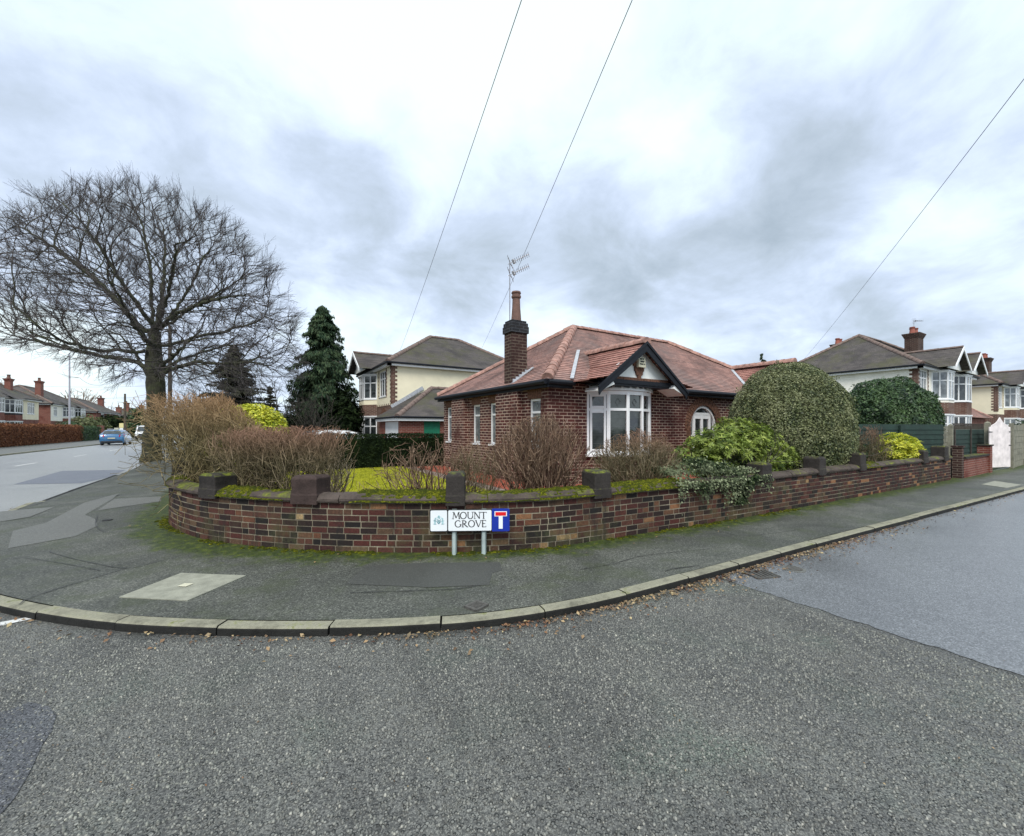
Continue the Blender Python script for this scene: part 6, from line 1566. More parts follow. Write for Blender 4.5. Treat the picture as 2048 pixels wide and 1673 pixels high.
# beech hedge across the main road
box_hedge('beech_hedge', 'long red-brown beech hedge along the pavement across the main road', -18.6, -17.3, 26, 70, 0, 1.8, 30000, .16, M['lf_beech'], 72, .12, rag=.12)
box_hedge('dark_hedge', 'dark green clipped bush at the end of the beech hedge', -18.6, -17.2, 70.4, 77, 0, 1.7, 3500, .2, M['lf_dark'], 73, .15)
box_hedge('far_hedge', 'grey-green hedge running on behind the blue car', -18.9, -17.4, 93, 190, 0, 1.65, 15000, .35, M['lf_con2'], 74, .15)
R = empty('brick_garden_wall', (-17.4, 83, 0), 'low orange brick wall with tall pier behind the blue car', 'garden wall')
b = MB(); b.box(-17.6, 78.7, 0, -17.35, 92.6, 1.05); b.build('brickwork', M['hbrick3'], R); b = MB(); b.box(-17.75, 77.9, 0, -17.2, 78.65, 1.9); b.box(-17.75, 92.65, 0, -17.2, 93.2, 1.5); b.build('pier', M['hbrick3'], R)
# leafy trees across the road
def blobtree(name, label, px, Y, ztop, rad, zc, rz, n, size, mat, seed, group='evergreens across the road'):
    q = at(px, 856, Y); return leafy(name, label, 'evergreen tree', (q.x, q.y), (rad, rad), zc, rz, n, size, mat, seed, .16, .5, .5, .7, -1, group=group, z0=0, core=.7, stems=5)
blobtree('leafy_tree', 'olive-green leafy tree between the white house and the red-brown house', 176, 60, 3.4, 2.2, 1.8, 1.5, 2600, .3, M['lf_olive'], 81)
blobtree('evergreen_tree', 'dark holly bush at the foot of the grey lamp post', 134, 53, 2.6, 1.5, 1.4, 1.0, 1800, .22, M['lf_dark'], 82)
blobtree('evergreen_tree', 'broad dark evergreen mass below the grey bungalow roofs', 222, 82, 3.6, 3.6, 1.9, 2.2, 3000, .45, M['lf_yew'], 83)
blobtree('evergreen_tree', 'second dark evergreen mass right of the telegraph pole foot', 256, 90, 3.6, 3.0, 2.0, 2.1, 2500, .45, M['lf_yew'], 84)
blobtree('evergreen_tree', 'pointed dark green tree just left of the big trunk', 277, 70, 4.6, 1.5, 2.0, 3.0, 2600, .35, M['lf_dark'], 85)
# weeping conifer by the cream house
def conifer(name, label, px, Y, ztop, rmax, z0, n, mat, seed, taper=1.0, size=.2, spread=0, droop=1.0, tw=None, broad=.6):
    rs = np.random.default_rng(seed); global RNG; RNG = rs; q = at(px, 856, Y); c = np.array([q.x, q.y]); e = empty(name, (q.x, q.y, 0), label, 'conifer')
    hgt = ztop-z0; mb = MB(); mb.tube([(q.x, q.y, 0), (q.x+.05, q.y, z0+hgt*.5), (q.x, q.y, ztop)], [rmax*.11, rmax*.06, .02], 8); mb.build('trunk', M['bark'], e)
    P = []; D = []; N = []; out = []
    nb = int(n/130)
    for _ in range(nb):
        t = rs.random()**1.25; z = z0+hgt*t*.985; a = rs.uniform(0, 2*math.pi); R = rmax*min(1, ((1-t)/(1-.0))**taper*1.15+.04)*rs.uniform(.62, 1.12)*(1+.12*math.sin(a*3+z*2))
        d = np.array([math.cos(a), math.sin(a), 0]); p = np.array([q.x, q.y, z]); prev = p; m = 6
        for k in range(1, m+1):
            f = k/m; r = p+d*R*f+np.array([0, 0, .12*R*f-droop*.34*R*f*f]); out.append((prev, r, .03*(1-f)+.008, .03*(1-f)+.006)); prev = r
            kk = int(130/m*(.5+f)); 
            for _ in range(kk):
                w = rs.normal(0, .13*R*(1.25-f)+.06, 2); s = p+d*R*(f-rs.random()/m)+np.array([-d[1]*w[0], d[0]*w[0], .12*R*f-droop*.34*R*f*f-abs(w[1])*droop*.9*rs.random()*1.5]); P.append(s); D.append(d*.5+np.array([rs.normal(0, .3), rs.normal(0, .3), -droop])); N.append(d+np.array([0, 0, .4]))
    leaves_mesh('foliage', P, N, size, mat, e, .28, .5, .2, D=D)
    P0, P1, R0, R1 = map(np.array, zip(*out)); segs_mesh('branches', P0, P1, R0, R1, M['tw_dark'], e, 4)
conifer('weeping_conifer', 'tall dark green weeping conifer left of the cream house', 645, 27, 9.5, 2.35, .6, 52000, M['lf_con'], 91, .55, .27)
conifer('weeping_conifer', 'dull brownish conifer pyramid behind the tan shrub', 468, 33, 8.2, 3.2, .5, 34000, M['lf_con2'], 92, .85, .28, droop=.35)
conifer('small_conifer', 'thin conifer with open tiers between the two larger conifers', 540, 36, 5.2, 1.3, 1.2, 5000, M['lf_con2'], 93, 1.0, .24, droop=.1)
conifer('far_conifer', 'tip of a distant conifer above the red roof of the bungalow', 1524, 46, 9.75, 1.9, 4.5, 3600, M['lf_con'], 94, 1.1, .3)
# bare trees behind
def bare(name, label, px, Y, ht, rad, n, mat, seed, depth=4, r0=.12, z0=0, fork=.3, minr=.012, cat='tree', group='bare trees in the distance', wob=.12, L=None, upw=.06, origin=None, step=.5):
    rs = np.random.default_rng(seed); q = at(px, 856, Y); out = []; zf = z0+ht*fork
    if fork > .12: mb = MB(); mb.tube([(q.x, q.y, z0), (q.x, q.y, zf+.2)], [r0*1.3, r0*.9], 8)
    st = [np.array([q.x+rs.normal(0, r0*.6), q.y+rs.normal(0, r0*.6), zf]) for _ in range(n)]; dr = [unit(np.array([rs.normal(0, .55)*rad/ht*2, rs.normal(0, .55)*rad/ht*2, 1])) for _ in range(n)]
    cz = zf+(ht-(zf-z0))*.42; rz = (z0+ht)-cz
    cl = lambda p: ((p[0]-q.x)/rad)**2+((p[1]-q.y)/rad)**2+((p[2]-cz)/rz)**2 < 1 or p[2] < zf+.3
    grow(rs, st, dr, L or ht*.55, r0*.55, depth, None, out, clip=cl, spread=.5, upw=upw, nch=(3, 5), wob=wob, step=step)
    P0, P1, R0, R1 = map(np.array, zip(*out)); print(name, px, len(out)); e = empty(name, (q.x, q.y, z0), label, cat, group)
    if fork > .12: mb.build('trunk', M['bark'], e)
    segs_mesh('branches', P0, P1, np.maximum(R0, minr), np.maximum(R1, minr), M[mat] if isinstance(mat, str) else mat, e, 3)
bare('bare_tree', 'round-headed bare tree with pale branches above the roofs left of the poles', 162, 120, 13.3, 5.6, 9, 'tw_grey', 101, 4, .3, minr=.04, step=1.2)
bare('bare_tree', 'narrow bare tree on the skyline between two far roofs', 222, 150, 11.5, 3.4, 8, 'tw_grey', 102, 3, .3, minr=.05, step=1.3)
bare('bare_tree', 'low bare treetops behind the farthest bungalow', 268, 160, 10, 6, 9, 'tw_grey', 103, 3, .3, minr=.05, step=1.3)
bare('bare_tree', 'bare tree edging in at the far left above the first roof', 2, 85, 12.2, 4, 7, 'tw_grey', 104, 4, .25, minr=.03, step=1.0)
bare('bare_tree', 'dark bare thicket between the conifers', 560, 22, 4.3, 2.0, 16, 'tw_dark', 105, 4, .09, fork=.05, minr=.009, step=.3, group=None, cat='bare shrub')
bare('bare_tree', 'dark bare shrub tangled against the foot of the weeping conifer', 622, 21, 3.6, 1.6, 14, 'tw_dark', 106, 4, .07, fork=.05, minr=.009, step=.3, group=None, cat='bare shrub')
bare('bare_tree', 'bare grey thicket in front of the dull conifer', 430, 22, 4.0, 2.6, 16, 'tw_dark', 107, 4, .08, fork=.05, minr=.009, step=.3, group=None, cat='bare shrub')
bare('bare_tree', 'bare twiggy tree behind the big trunk beside the telegraph pole', 362, 40, 6.2, 3.5, 12, 'tw_dark', 108, 4, .1, fork=.12, minr=.01, step=.5, group=None)
q = at(700, 870, 24); leafy('dark_shrub', 'dark evergreen mass filling the gap left of the cream house', 'evergreen shrub', (q.x-.3, q.y), (1.0, 1.0), 1.7, 1.9, 3500, .2, M['lf_yew'], 110, .15, .4, .5, z0=0)
q = at(590, 870, 20); leafy('dark_shrub', 'dark shrubbery behind the white parked car', 'evergreen shrub', (q.x-.8, q.y+2), (2.6, 1.2), 1.2, 1.35, 6000, .14, M['lf_yew'], 111, .2, .5, .5, z0=0)
q = at(400, 870, 17); leafy('dark_shrub', 'dull green undergrowth behind the tan shrub', 'evergreen shrub', (q.x+1, q.y+1), (2.2, 1.2), .9, 1.2, 4000, .12, M['lf_con2'], 112, .2, .5, .5, z0=0)
q = at(2046, 900, 24); leafy('dark_shrub', 'dark green garden bush at the far right edge beyond the concrete fence', 'evergreen shrub', (q.x+1.2, q.y), (1.2, 1.0), 1.0, 1.0, 2500, .14, M['lf_dark'], 113, .15, .4, .5, z0=0)

# ---- GARDEN GROUND
inner = [tuple(WALL.at(s, -.2)) for s in np.arange(0, WALL.L, .3)]+[tuple(WALL.at(WALL.L, -.2))]
b = MB(); b.face([(x, y, GZ-.03) for x, y in inner]+[(18.3, 14.6, GZ-.03), (-1.05, 15.5, GZ-.03)][0:2]); b.build('garden_bed', M['soil'], kind='structure')
lawn_poly = [(-.3, 13.7), (-.3, 10.5), (.2, 9.2), (1.0, 8.0), (1.9, 7.2), (3.0, 6.5), (3.9, 6.0), (4.15, 6.6), (4.1, 10), (4.2, 13.7)]
C, _ = catmull(lawn_poly[1:8], .2); LP = [lawn_poly[0]]+[tuple(p) for p in C]+lawn_poly[8:]
b = MB(); b.ext([(x, y, GZ-.1) for x, y in LP], (0, 0, .13)); b.build('lawn', M['lawn'], kind='structure')
def inpoly(x, y, P):
    c = np.zeros(len(x), bool); j = len(P)-1
    for i in range(len(P)):
        xi, yi = P[i]; xj, yj = P[j]; t = ((yi > y) != (yj > y)) & (x < (xj-xi)*(y-yi)/(yj-yi+1e-12)+xi); c ^= t; j = i
    return c
rs = np.random.default_rng(5); RNG = rs; x = rs.uniform(-.3, 4.3, 60000); y = rs.uniform(5.9, 13.7, 60000); k = inpoly(x, y, LP); x, y = x[k], y[k]; hh = rs.uniform(.015, .04, len(x))
P = np.stack([x, y, GZ+.03+hh*.4], 1); leaves_mesh('grass', P, np.tile([FW[0]*-1, FW[1]*-1, .3], (len(x), 1)), .045, M['blade'], aspect=.22, jitter=.6, D=np.tile([0, 0, 1.], (len(x), 1)), kind='stuff', label='short yellow-green mossy grass of the garden lawn', cat='grass')
b = MB(); b.face([(x, y, GZ+.02) for x, y in ((4.2, 5.9), (5.0, 5.75), (5.55, 6.3), (5.55, 13.6), (4.6, 13.6), (4.55, 6.9))]); b.face([(x, y, GZ+.021) for x, y in ((5.0, 5.3), (12, 5.3), (12, 7.4), (5.55, 7.4), (5.0, 6.4))])
b.build('red_path', M['redpave'], kind='structure')
b = MB(); b.face([(x, y, GZ+.016) for x, y in ((4.0, 6.2), (4.6, 6.6), (4.75, 13.6), (4.05, 13.6))]); b.build('grey_path', M['greypave'], kind='structure')
b = MB(); b.box(-1.0, 14.75, -.1, 6, 31, .05); b.build('driveway', M['newpatch'], kind='structure')

# ---- FENCES, GATE on the right
def yv(u): return 4.05-.027*(u-10)
R = empty('timber_fence', (17.0, 6.0, 0), 'dark green timber board fence between laurel and wall end', 'fence')
A = at(1700, 860, 12.6); B = at(1888, 860, 14.0)
d = Vector((B.x-A.x, B.y-A.y, 0)); L = d.length; d.normalize(); n = Vector((d.y, -d.x, 0))
b = MB()
for k in range(8):
    z0 = .45+k*.155; b.hexa([tuple(A.xy+d.xy*s-n.xy*t)+(z,) for z, t in ((z0, .0), (z0+.175, .02)) for s, t2 in ((0, 0), (L, 0)) for t in ([t, t+.02] if s == 0 else [t+.02, t])][0:0] or
        [(*(A.xy-n.xy*.0), z0), (*(A.xy+d.xy*L), z0), (*(A.xy+d.xy*L-n.xy*.02), z0), (*(A.xy-n.xy*.02), z0), (*(A.xy-n.xy*.022), z0+.175), (*(A.xy+d.xy*L-n.xy*.022), z0+.175), (*(A.xy+d.xy*L-n.xy*.035), z0+.175), (*(A.xy-n.xy*.035), z0+.175)])
b.build('boards', M['fencegreen'], R)
for s in (0, L/2): b = MB(); b.obox(A.xy+d.xy*s+n.xy*.03, (d.x, d.y), (n.x, n.y), .08, .05, 0, 1.68); b.build('fence_post', M['fencegreen'], R)
def post(px, Y, zt, w, mat, label, name='concrete_post', cat='gate post', top=True):
    c = at(px, 856, Y); b = MB(); z1 = zt; ax, ay = (.849, -.528), (.528, .849)
    b.obox(c.xy, (1, 0), (0, 1), w, w, -.05, z1-.04); q = [(c.x+i*w/2, c.y+j*w/2, z1-.04) for i, j in ((-1, -1), (1, -1), (1, 1), (-1, 1))]; t = (c.x, c.y, z1+.02)
    for i in range(4): b.face([q[i], q[(i+1) % 4], t])
    return b.build(name, mat, label=label, cat=cat)
post(1901, 14.1, 1.72, .115, M['concrete'], 'weathered concrete post at the end of the garden wall beside the rotten timber one')
post(1908, 13.6, .98, .14, M['fencebrown'], 'old dark split timber post at the end of the long wall', 'timber_post', 'fence post')
post(1975, 16.2, 1.83, .15, M['concrete'], 'round-topped concrete post holding the pink gate hinges')
# trellis-topped panel behind the red brick stub wall
R = empty('trellis_fence', tuple(at(1940, 856, 15.6).xy)+(0,), 'green board fence panel with a brown trellis strip on top', 'fence')
A = at(1908, 856, 15.2); B = at(1970, 856, 16.9); d = Vector((B.x-A.x, B.y-A.y, 0)); L = d.length; d.normalize(); n = Vector((d.y, -d.x, 0)); b = MB()
for k in range(6):
    z0 = .5+k*.17; b.hexa([(*(A.xy), z0), (*(A.xy+d.xy*L), z0), (*(A.xy+d.xy*L-n.xy*.02), z0), (*(A.xy-n.xy*.02), z0), (*(A.xy-n.xy*.022), z0+.19), (*(A.xy+d.xy*L-n.xy*.022), z0+.19), (*(A.xy+d.xy*L-n.xy*.035), z0+.19), (*(A.xy-n.xy*.035), z0+.19)])
b.build('boards', M['fencegreen'], R); b = MB()
for s in (.02, L/2, L-.05): b.obox(A.xy+d.xy*s+n.xy*.02, (d.x, d.y), (n.x, n.y), .05, .03, .4, 1.55)
b.build('battens', M['fencebrown'], R); b = MB()
for k in range(30): b.obox(A.xy+d.xy*(L*(k+.5)/30)-n.xy*.03, (d.x, d.y), (n.x, n.y), .02, .02, 1.55, 1.76)
for z in (1.56, 1.73): b.obox(A.xy+d.xy*L/2-n.xy*.05, (d.x, d.y), (n.x, n.y), L, .02, z, z+.035)
b.build('trellis', M['fencebrown'], R)
R = empty('brick_stub_wall', tuple(at(1945, 856, 14.8).xy)+(0,), 'short red brick wall with slab coping between the timber post and the gate', 'wall')
u0 = onv(1917, 3.85); u1 = onv(1969, 3.8); b = MB(); b.box(u0, 3.72, -.05, u1, 3.94, .62); b.box(u1-.02, 3.66, -.05, u1+.3, 3.98, .95); b.build('brickwork', M['hbrick3'], R)
b = MB(); b.box(u0-.05, 3.67, .621, u1-.03, 3.99, .68); b.box(u1-.05, 3.63, .951, u1+.33, 4.01, 1.0); b.build('coping', M['pier'], R)
b = MB(); b.box(u0-.26, 3.72, -.05, u0-.06, 3.94, .98); b.box(u0-.29, 3.69, .981, u0-.03, 3.97, 1.03); b.build('brick_pier', M['stack'], R)
# the pointed garden gate
def gate():
    A = at(1979, 856, 16.0); B = at(2021, 856, 16.35); d = Vector((B.x-A.x, B.y-A.y)); W = d.length; d.normalize(); n = Vector((d.y, -d.x))
    R = empty('garden_gate', (A.x+d.x*W/2, A.y+d.y*W/2, 0), 'pale pink pointed timber double gate with black strap hinges', 'gate')
    def topz(x):   # ogee rising to the middle
        t = abs(x/W-.5)*2; return 1.63+.38*(1-t)**1.0*(1-.35*math.sin(math.pi*(1-t))) if t < .82 else 1.63+.02*(1-t)
    nb = 8
    for lf in range(2):
        b = MB()
        for k in range(nb//2):
            x0 = W*(lf*nb//2+k)/nb+.003; x1 = W*(lf*nb//2+k+1)/nb-.003; m = 3; q = [(x0, .08)]+[(x1, .08)]+[(x1-(x1-x0)*i/m, topz(x1-(x1-x0)*i/m)) for i in range(m+1)]
            b.ext([(A.x+d.x*x, A.y+d.y*x, z) for x, z in q], (-n.x*.025, -n.y*.025, 0))
        o = b.build('gate_leaf', M['gatepink'], R)
        h = MB()
        for z in (.35, .88, 1.42) if lf == 0 else (.9, 1.42):
            x0, x1 = (-.04, .16) if lf == 0 else (W-.1, W+.04); h.ext([(A.x+d.x*x+n.x*.012, A.y+d.y*x+n.y*.012, zz) for x, zz in ((x0, z), (x1, z+.005), (x1, z+.03), (x0, z+.04))], (-n.x*.01, -n.y*.01, 0))
        h.build('hinge', M['hinge'], o)
gate()
def panel_fence(px0, Y0, px1, Y1, label, rows=7, h=1.72, bays=1, z0=.0):
    A = at(px0, 856, Y0); B = at(px1, 856, Y1); d = Vector((B.x-A.x, B.y-A.y)); L = d.length; d.normalize(); n = Vector((d.y, -d.x)); R = empty('concrete_fence', (A.x, A.y, 0), label, 'fence')
    for i in range(bays):
        b = MB()
        for k in range(rows):
            c = A.xy+d*(L*(i+.5)/bays); b.obox(c, (d.x, d.y), (n.x, n.y), L/bays-.1, .05+.01*(k % 2), z0+h*k/rows+.006, z0+h*(k+1)/rows-.006)
        b.build('panel', M['concrete'], R)
    for i in range(bays+1): b = MB(); b.obox(A.xy+d*(L*i/bays), (d.x, d.y), (n.x, n.y), .12, .12, -.05, z0+h+.06); b.build('fence_post', M['concrete'], R)
panel_fence(2023, 16.5, 2046, 18.2, 'weathered ribbed concrete panel fence right of the pink gate')
panel_fence(1872, 17.5, 2010, 24, 'long pale concrete panel fence seen above the green trellis panel', bays=4, h=1.68)

# ---- STREET FURNITURE
q = at(139, 856, 51.7); zt = at(139, 706, 51.7).z; R = empty('lamp_post', (q.x, q.y, 0), 'tall pale grey lamp post behind the beech hedge', 'lamp post')
b = MB(); b.tube([(q.x, q.y, 0), (q.x, q.y, 1.6), (q.x, q.y, 1.7), (q.x, q.y, zt)], [.13, .13, .1, .07], 10); b.build('pole', M['lamp'], R)
b = MB(); b.tube([(q.x, q.y, zt-.05), (q.x+.5, q.y, zt+.12), (q.x+1.2, q.y, zt+.15)], .04, 6); b.tube([(q.x+1.2, q.y, zt+.15), (q.x+1.9, q.y, zt+.14)], [.1, .08], 8); b.build('lamp_head', M['lamp'], R)
def telegraph(px, Y, top, r, label, arms=True):
    q = at(px, 856, Y); zt = at(px, top, Y).z; R = empty('telegraph_pole', (q.x, q.y, 0), label, 'telegraph pole', 'telegraph poles'); b = MB(); b.tube([(q.x, q.y, 0), (q.x, q.y, zt)], [r, r*.75], 10); b.build('pole', M['wood'], R)
    if arms: b = MB(); b.bar((q.x-.4, q.y, zt-.3), (q.x+.4, q.y, zt-.3), .08, .08); b.build('crossarm', M['wood'], R)
    return Vector((q.x, q.y, zt-.15))
T1 = telegraph(340, 30, 652, .14, 'wooden telegraph pole rising behind the big bare tree')
T2 = telegraph(250, 62, 788, .16, 'dark telegraph pole beside the far pavement beyond the blue car', False)
q = at(243, 856, 50.5); R = empty('traffic_sign', (q.x, q.y, 0), 'small yellow and white rear of a traffic sign on the far pavement', 'traffic sign')
b = MB(); b.tube([(q.x, q.y, 0), (q.x, q.y, 2.1)], .035, 6); b.build('post', M['metal'], R)
b = MB(); b.obox((q.x, q.y-.05), RT, FW, .5, .03, 1.6, 2.15); b.build('yellow_plate', M['yellow'], R); b = MB(); b.obox((q.x, q.y-.05), RT, FW, .42, .03, 1.2, 1.57); b.build('white_plate', M['s_white'], R)
# overhead telephone wires; all run from one pole behind the photographer
PT = Vector((RT[0]*2.9-FW[0]*2.8, RT[1]*2.9-FW[1]*2.8, 1.6+5.99))
def wire(pts, label, r=.006, sag=.12, group='overhead telephone wires'):
    a, b_ = Vector(pts[0]), Vector(pts[1]); n = 40; P = [a.lerp(b_, k/n)-Vector((0, 0, sag*4*(k/n)*(1-k/n))) for k in range(n+1)]
    m = MB(); m.tube(P, r, 5, cap=False); m.build('telephone_wire', M['wire'], origin=tuple(a), label=label, cat='overhead wire', group=group)
wire((PT, at(800, 702, 24.3)), 'leftmost overhead wire coming down to the near corner of the cream house', .0055, .25)
wire((PT, at(962, 700, 26.0)), 'middle overhead wire passing behind the TV aerial to the cream house roof', .0055, .25)
wire((PT, at(1600, 728, 29.5)), 'rightmost overhead wire slanting down to the cream semi-detached pair', .0055, .25)
for k, (p0, p1, Y) in enumerate((((-40, 766), (300, 772), 70), ((-40, 790), (300, 794), 70))):
    wire((at(*p0, Y-10), at(*p1, Y)), ('upper' if k == 0 else 'lower')+' faint horizontal cable across the sky above the left roofs', .015, .4)

# ---- VEHICLES
def lathe_y(mb, c, r, w, axis, n=20, inner=0):
    ax = Vector(axis); o = ax.orthogonal().normalized(); p = ax.cross(o); c = Vector(c)
    prof = [(-w/2, r*.9), (-w/2+.02, r), (w/2-.02, r), (w/2, r*.9)]
    R_ = [[c+ax*a+o*math.cos(2*math.pi*k/n)*rr+p*math.sin(2*math.pi*k/n)*rr for k in range(n)] for a, rr in prof]
    for a, b_ in zip(R_, R_[1:]):
        for k in range(n): mb.face([a[k], a[(k+1) % n], b_[(k+1) % n], b_[k]])
    mb.face(R_[0][::-1]); mb.face(R_[-1])
def car(name, label, loc, rot, paint, roofsign=False):
    """hatchback, local x = forward"""
    R = empty(name, (0, 0, 0), label, 'car'); L = 4.36; hw = .91
    # cross sections along x: (x, half width at sill, half width at belt, belt z, top z, half width top)
    sec = [(-2.16, .74, .78, .62, .66, .74), (-2.12, .84, .86, .98, 1.02, .72), (-1.95, .88, .90, 1.0, 1.12, .62), (-1.55, .90, .91, .98, 1.36, .60), (-1.2, .90, .91, .96, 1.44, .60), (-.5, .91, .91, .94, 1.48, .60), (.2, .91, .91, .93, 1.45, .59),
           (.7, .91, .90, .92, 1.28, .62), (1.05, .91, .89, .92, 1.08, .68), (1.3, .9, .87, .90, .97, .76), (1.8, .88, .82, .80, .86, .72), (2.1, .82, .74, .68, .72, .66), (2.2, .72, .68, .55, .58, .6)]
    b = MB(); rings = []
    for x, ws, wb, zb, zt, wt in sec:
        zl = .2 if -2.1 < x < 2.05 else .34
        half = [(ws*.93, zl), (ws, zl+.12), (ws*1.0, (zb+zl)/2), (wb, zb), (wt+(wb-wt)*.08, zt-.03 if zt-zb > .1 else (zb+zt)/2), (wt*.75, zt), (0, zt+.015)]
        rings.append([(x, y, z) for y, z in half]+[(x, -y, z) for y, z in half[-2::-1]])
    gl = []
    for i, (a, c) in enumerate(zip(rings, rings[1:])):
        for k in range(len(a)-1): b.face([a[k], c[k], c[k+1], a[k+1]])
        b.face([a[-1], c[-1], c[0], a[0]])
    b.face(rings[0]); b.face(rings[-1][::-1])
    b.build('body', M[paint], R, smooth=True, weld=True)
    # side windows and screens, set just outside the body skin
    g = MB()
    for sg in (1, -1):
        pr = [(-1.5, 1.02), (.95, .98), (.35, 1.36), (-.5, 1.4), (-1.2, 1.36)]
        def yy(z): return .91-(z-.95)*.62+.012
        for x0, x1 in (( -1.52, -.42), (-.36, .9)):
            def tp(x): return min(1.37, 1.37-(x-.25)*.62) if x > .25 else (1.38 if x > -1.15 else 1.38+(x+1.15)*.75)
            xs = [x0+(x1-x0)*k/5 for k in range(6)]
            for a, c in zip(xs, xs[1:]): g.face([(a, sg*yy(1.0), 1.0), (c, sg*yy(1.0), 1.0), (c, sg*yy(tp(c)), max(1.01, tp(c))), (a, sg*yy(tp(a)), max(1.01, tp(a)))])
    g.build('side_window', M['glass'], R)
    g = MB(); g.face([(-2.06, -.66, 1.09), (-2.06, .66, 1.09), (-1.63, .55, 1.37), (-1.63, -.55, 1.37)]); g.build('rear_window', M['glass'], R)
    g = MB(); g.face([(1.12, -.66, 1.06), (1.12, .66, 1.06), (.42, .56, 1.42), (.42, -.56, 1.42)]); g.build('windscreen', M['glass'], R)
    for sg in (1, -1):
        t = MB(); t.hexa([(-2.2, sg*.5, .8), (-1.98, sg*.9, .82), (-1.86, sg*.91, .9), (-2.1, sg*.56, .9), (-2.16, sg*.56, 1.0), (-1.98, sg*.885, 1.02), (-1.84, sg*.9, 1.04), (-2.0, sg*.56, 1.06)]); t.build('tail_light', M['tail'], R)
        m = MB(); m.hexa([(.55, sg*.92, .98), (.7, sg*.92, .98), (.72, sg*1.08, .98), (.6, sg*1.08, .98), (.56, sg*.9, 1.08), (.7, sg*.9, 1.08), (.72, sg*1.07, 1.1), (.6, sg*1.07, 1.1)]); m.build('door_mirror', M['s_black'], R)
        for x in (-1.32, 1.33):
            w = MB(); lathe_y(w, (x, sg*.80, .31), .315, .2, (0, 1, 0)); wo = w.build('wheel', M['rubber'], R)
            w = MB(); lathe_y(w, (x, sg*.895, .31), .2, .03, (0, 1, 0), 14); w.build('rim', M['alloy'], wo)
    p = MB(); p.box(-2.225, -.26, .62, -2.19, .26, .73); p.build('number_plate', M['slabmark'], R)
    p = MB(); p.box(-2.2, -.76, .24, -2.05, .76, .4); p.build('bumper', M['s_black'], R, bevel=.03)
    if roofsign: p = MB(); p.box(-1.2, -.34, 1.47, -1.0, -.02, 1.66); p.build('roof_sign', M['slabmark'], R, bevel=.02); p = MB(); p.box(-1.1, .1, 1.47, -.7, .5, 1.56); p.build('roof_rack', M['metal'], R, bevel=.02)
    R.location = loc; R.rotation_euler = (0, 0, rot); return R
q = at(234, 893, 40.5); car('hatchback_car', 'blue hatchback driving away along the main road with a box sign on its roof', (q.x-.35, q.y+1.6, -.07), math.radians(92), 'carblue', True)
q = at(640, 866, 19.5); car('parked_car', 'white car parked on the drive behind the dark hedge, only its roof showing', (q.x, q.y, .02), math.radians(200), 'carwhite')
def van():
    q = at(283, 880, 57); R = empty('white_van', (0, 0, 0), 'white van coming along the main road half hidden by the big trunk', 'van'); b = MB()
    prof = [(2.4, .3), (2.5, .6), (2.42, 1.0), (1.75, 1.18), (1.2, 1.88), (1.0, 1.96), (-2.4, 1.96), (-2.5, 1.8), (-2.5, .35)]
    P = [(x, -.9, z) for x, z in prof]; b.ext(P, (0, 1.8, 0)); b.build('body', M['carwhite'], R, bevel=.07)
    g = MB(); g.face([(1.77, -.76, 1.2), (1.77, .76, 1.2), (1.25, .7, 1.84), (1.25, -.7, 1.84)]); g.build('windscreen', M['glass'], R)
    g = MB(); 
    for sg in (1, -1): g.face([(.3, sg*.905, 1.2), (1.5, sg*.905, 1.2), (1.1, sg*.905, 1.75), (.3, sg*.905, 1.75)])
    g.build('side_window', M['glass'], R)
    p = MB(); p.box(2.36, -.86, .25, 2.53, .86, .55); p.build('bumper', M['s_black'], R, bevel=.03); p = MB(); p.box(2.44, -.5, .62, 2.54, .5, .84); p.build('grille', M['s_black'], R)
    for sg in (1, -1):
        p = MB(); p.box(2.3, sg*.62-.18, .72, 2.5, sg*.62+.18, .95); p.build('headlight', M['s_white'], R, bevel=.02)
        for x in (-1.6, 1.6):
            w = MB(); lathe_y(w, (x, sg*.8, .33), .33, .2, (0, 1, 0)); wo = w.build('wheel', M['rubber'], R); w = MB(); lathe_y(w, (x, sg*.9, .33), .2, .03, (0, 1, 0), 14); w.build('rim', M['alloy'], wo)
    R.location = (q.x+.2, q.y+2, -.07); R.rotation_euler = (0, 0, math.radians(-88))
van()

# ---- SKY, SUN, CAMERA
w = bpy.data.worlds.new('World'); S.world = w; w.use_nodes = True; nt = w.node_tree; nt.nodes.clear()
SUN_EL, SUN_AZ = math.radians(50), math.radians(220)   # azimuth of the sun, measured from +Y clockwise
sky = nd(nt, 'ShaderNodeTexSky', sky_type='NISHITA', sun_disc=False, sun_elevation=SUN_EL, sun_rotation=SUN_AZ)
bg1 = nd(nt, 'ShaderNodeBackground', {'Color': sky.outputs[0], 'Strength': .1})
dirv = nt.nodes.new('ShaderNodeTexCoord').outputs['Generated']; sp = nd(nt, 'ShaderNodeSeparateXYZ', {'Vector': dirv})
dz = mth(nt, 'MAXIMUM', sp.outputs[2], 0.0); dn = mth(nt, 'ADD', dz, .34)
px_ = mth(nt, 'DIVIDE', sp.outputs[0], dn); py_ = mth(nt, 'DIVIDE', sp.outputs[1], dn)
v = nd(nt, 'ShaderNodeCombineXYZ', {'X': px_, 'Y': py_, 'Z': 0.35}).outputs[0]
n1 = noise(nt, 1.25, 8, .55, vec=v, dist=.25); 
v2 = nd(nt, 'ShaderNodeVectorMath', {0: v, 1: (3.1, 7.7, 1.0)}, operation='ADD').outputs[0]
n2 = noise(nt, 3.4, 8, .58, vec=v2, dist=.3)
n3 = noise(nt, .33, 2, .5, vec=v2)
bias = nd(nt, 'ShaderNodeFloatCurve', {'Value': dz}); cv = bias.mapping.curves[0]
cvp = [(0, .62), (.06, .55), (.15, .50), (.24, .52), (.31, .42), (.42, .42), (.52, .55), (.62, .66), (.8, .72), (1, .7)]
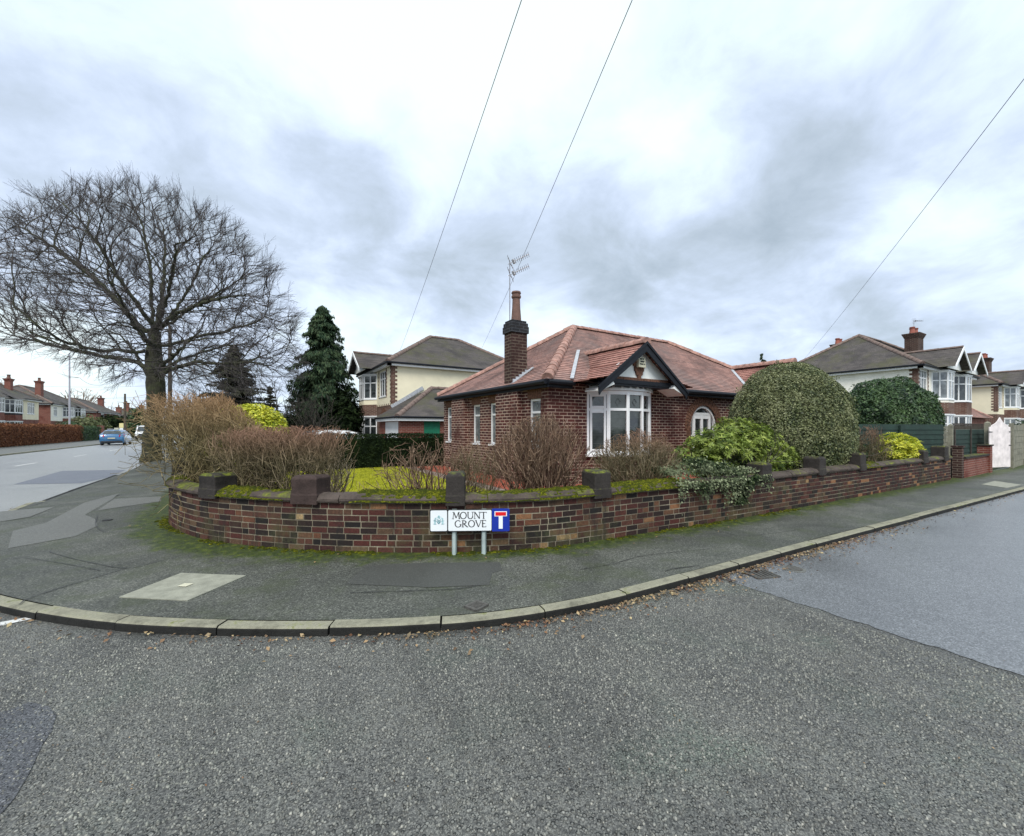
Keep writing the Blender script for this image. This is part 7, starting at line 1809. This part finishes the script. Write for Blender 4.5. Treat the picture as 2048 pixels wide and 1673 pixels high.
cv.points[0].location = cvp[0]; cv.points[1].location = cvp[-1]
for p in cvp[1:-1]: cv.points.new(*p)
bias.mapping.update()
t = mth(nt, 'ADD', mth(nt, 'MULTIPLY', mth(nt, 'SUBTRACT', n1, .5), 1.35), mth(nt, 'MULTIPLY', mth(nt, 'SUBTRACT', n2, .5), 1.25)); t = mth(nt, 'ADD', t, mth(nt, 'MULTIPLY', mth(nt, 'SUBTRACT', n3, .5), .5)); t = mth(nt, 'ADD', t, bias.outputs[0])
for bx, by, wd, am in ((830, 440, .26, -.34), (1180, 480, .22, -.24), (1640, 310, .2, -.18), (1120, 170, .08, -.2), (1950, 560, .3, -.18), (250, 330, .22, -.10), (60, 700, .12, -.1), (1480, 620, .2, -.12),
                       (720, 120, .30, .16), (1560, 90, .32, .16), (300, 60, .2, -.12), (1300, 60, .08, -.12), (560, 300, .08, -.12), (1100, 640, .10, .45), (720, 690, .13, .40), (1310, 290, .10, .30), (770, 545, .05, .2), (100, 705, .10, .35), (1850, 400, .09, .22), (950, 190, .16, .15)):
    bd_ = (at(bx, by, 1.0)-Vector((0, 0, H))).normalized()
    dt_ = nd(nt, 'ShaderNodeVectorMath', {0: dirv, 1: tuple(bd_)}, operation='DOT_PRODUCT').outputs['Value']
    ex_ = mth(nt, 'POWER', 2.718, mth(nt, 'DIVIDE', mth(nt, 'SUBTRACT', dt_, 1.0), wd*wd*.5)); t = mth(nt, 'MULTIPLY_ADD', ex_, am, t)
cc = ramp(nt, t, [(.0, (.29, .35, .41)), (.22, (.365, .43, .505)), (.40, (.44, .515, .63)), (.54, (.52, .6, .735)), (.70, (.60, .70, .77)), (.92, (.68, .77, .79))])
bg2 = nd(nt, 'ShaderNodeBackground', {'Color': cc, 'Strength': .76})
mx = nd(nt, 'ShaderNodeMixShader', {'Fac': .95}); nt.links.new(bg1.outputs[0], mx.inputs[1]); nt.links.new(bg2.outputs[0], mx.inputs[2])
out_ = nt.nodes.new('ShaderNodeOutputWorld'); nt.links.new(mx.outputs[0], out_.inputs[0])
w.cycles.sampling_method = 'MANUAL'; w.cycles.sample_map_resolution = 1024
sl = bpy.data.lights.new('sun', 'SUN'); sl.energy = 1.5; sl.angle = math.radians(25); sl.color = (1, .96, .9)
so = bpy.data.objects.new('sun', sl); COL.objects.link(so); so.location = (0, 0, 60)
sd_ = Vector((math.sin(SUN_AZ)*math.cos(SUN_EL), math.cos(SUN_AZ)*math.cos(SUN_EL), math.sin(SUN_EL)))
so.rotation_euler = sd_.to_track_quat('Z', 'Y').to_euler()
cam = bpy.data.cameras.new('camera'); cam.sensor_width = 36; cam.lens = 36*F/2048; cam.shift_y = (HY-836.5)/2048; cam.clip_start = .05; cam.clip_end = 3000
co = bpy.data.objects.new('camera', cam); COL.objects.link(co); co.location = (0, 0, H); co.rotation_euler = (math.radians(90), 0, -math.atan2(FW[0], FW[1]))
S.camera = co
S.view_settings.view_transform = 'Standard'; S.view_settings.look = 'None'; S.view_settings.gamma = 1; S.view_settings.exposure = 1.0
S.cycles.max_bounces = 6; S.cycles.use_denoising = True
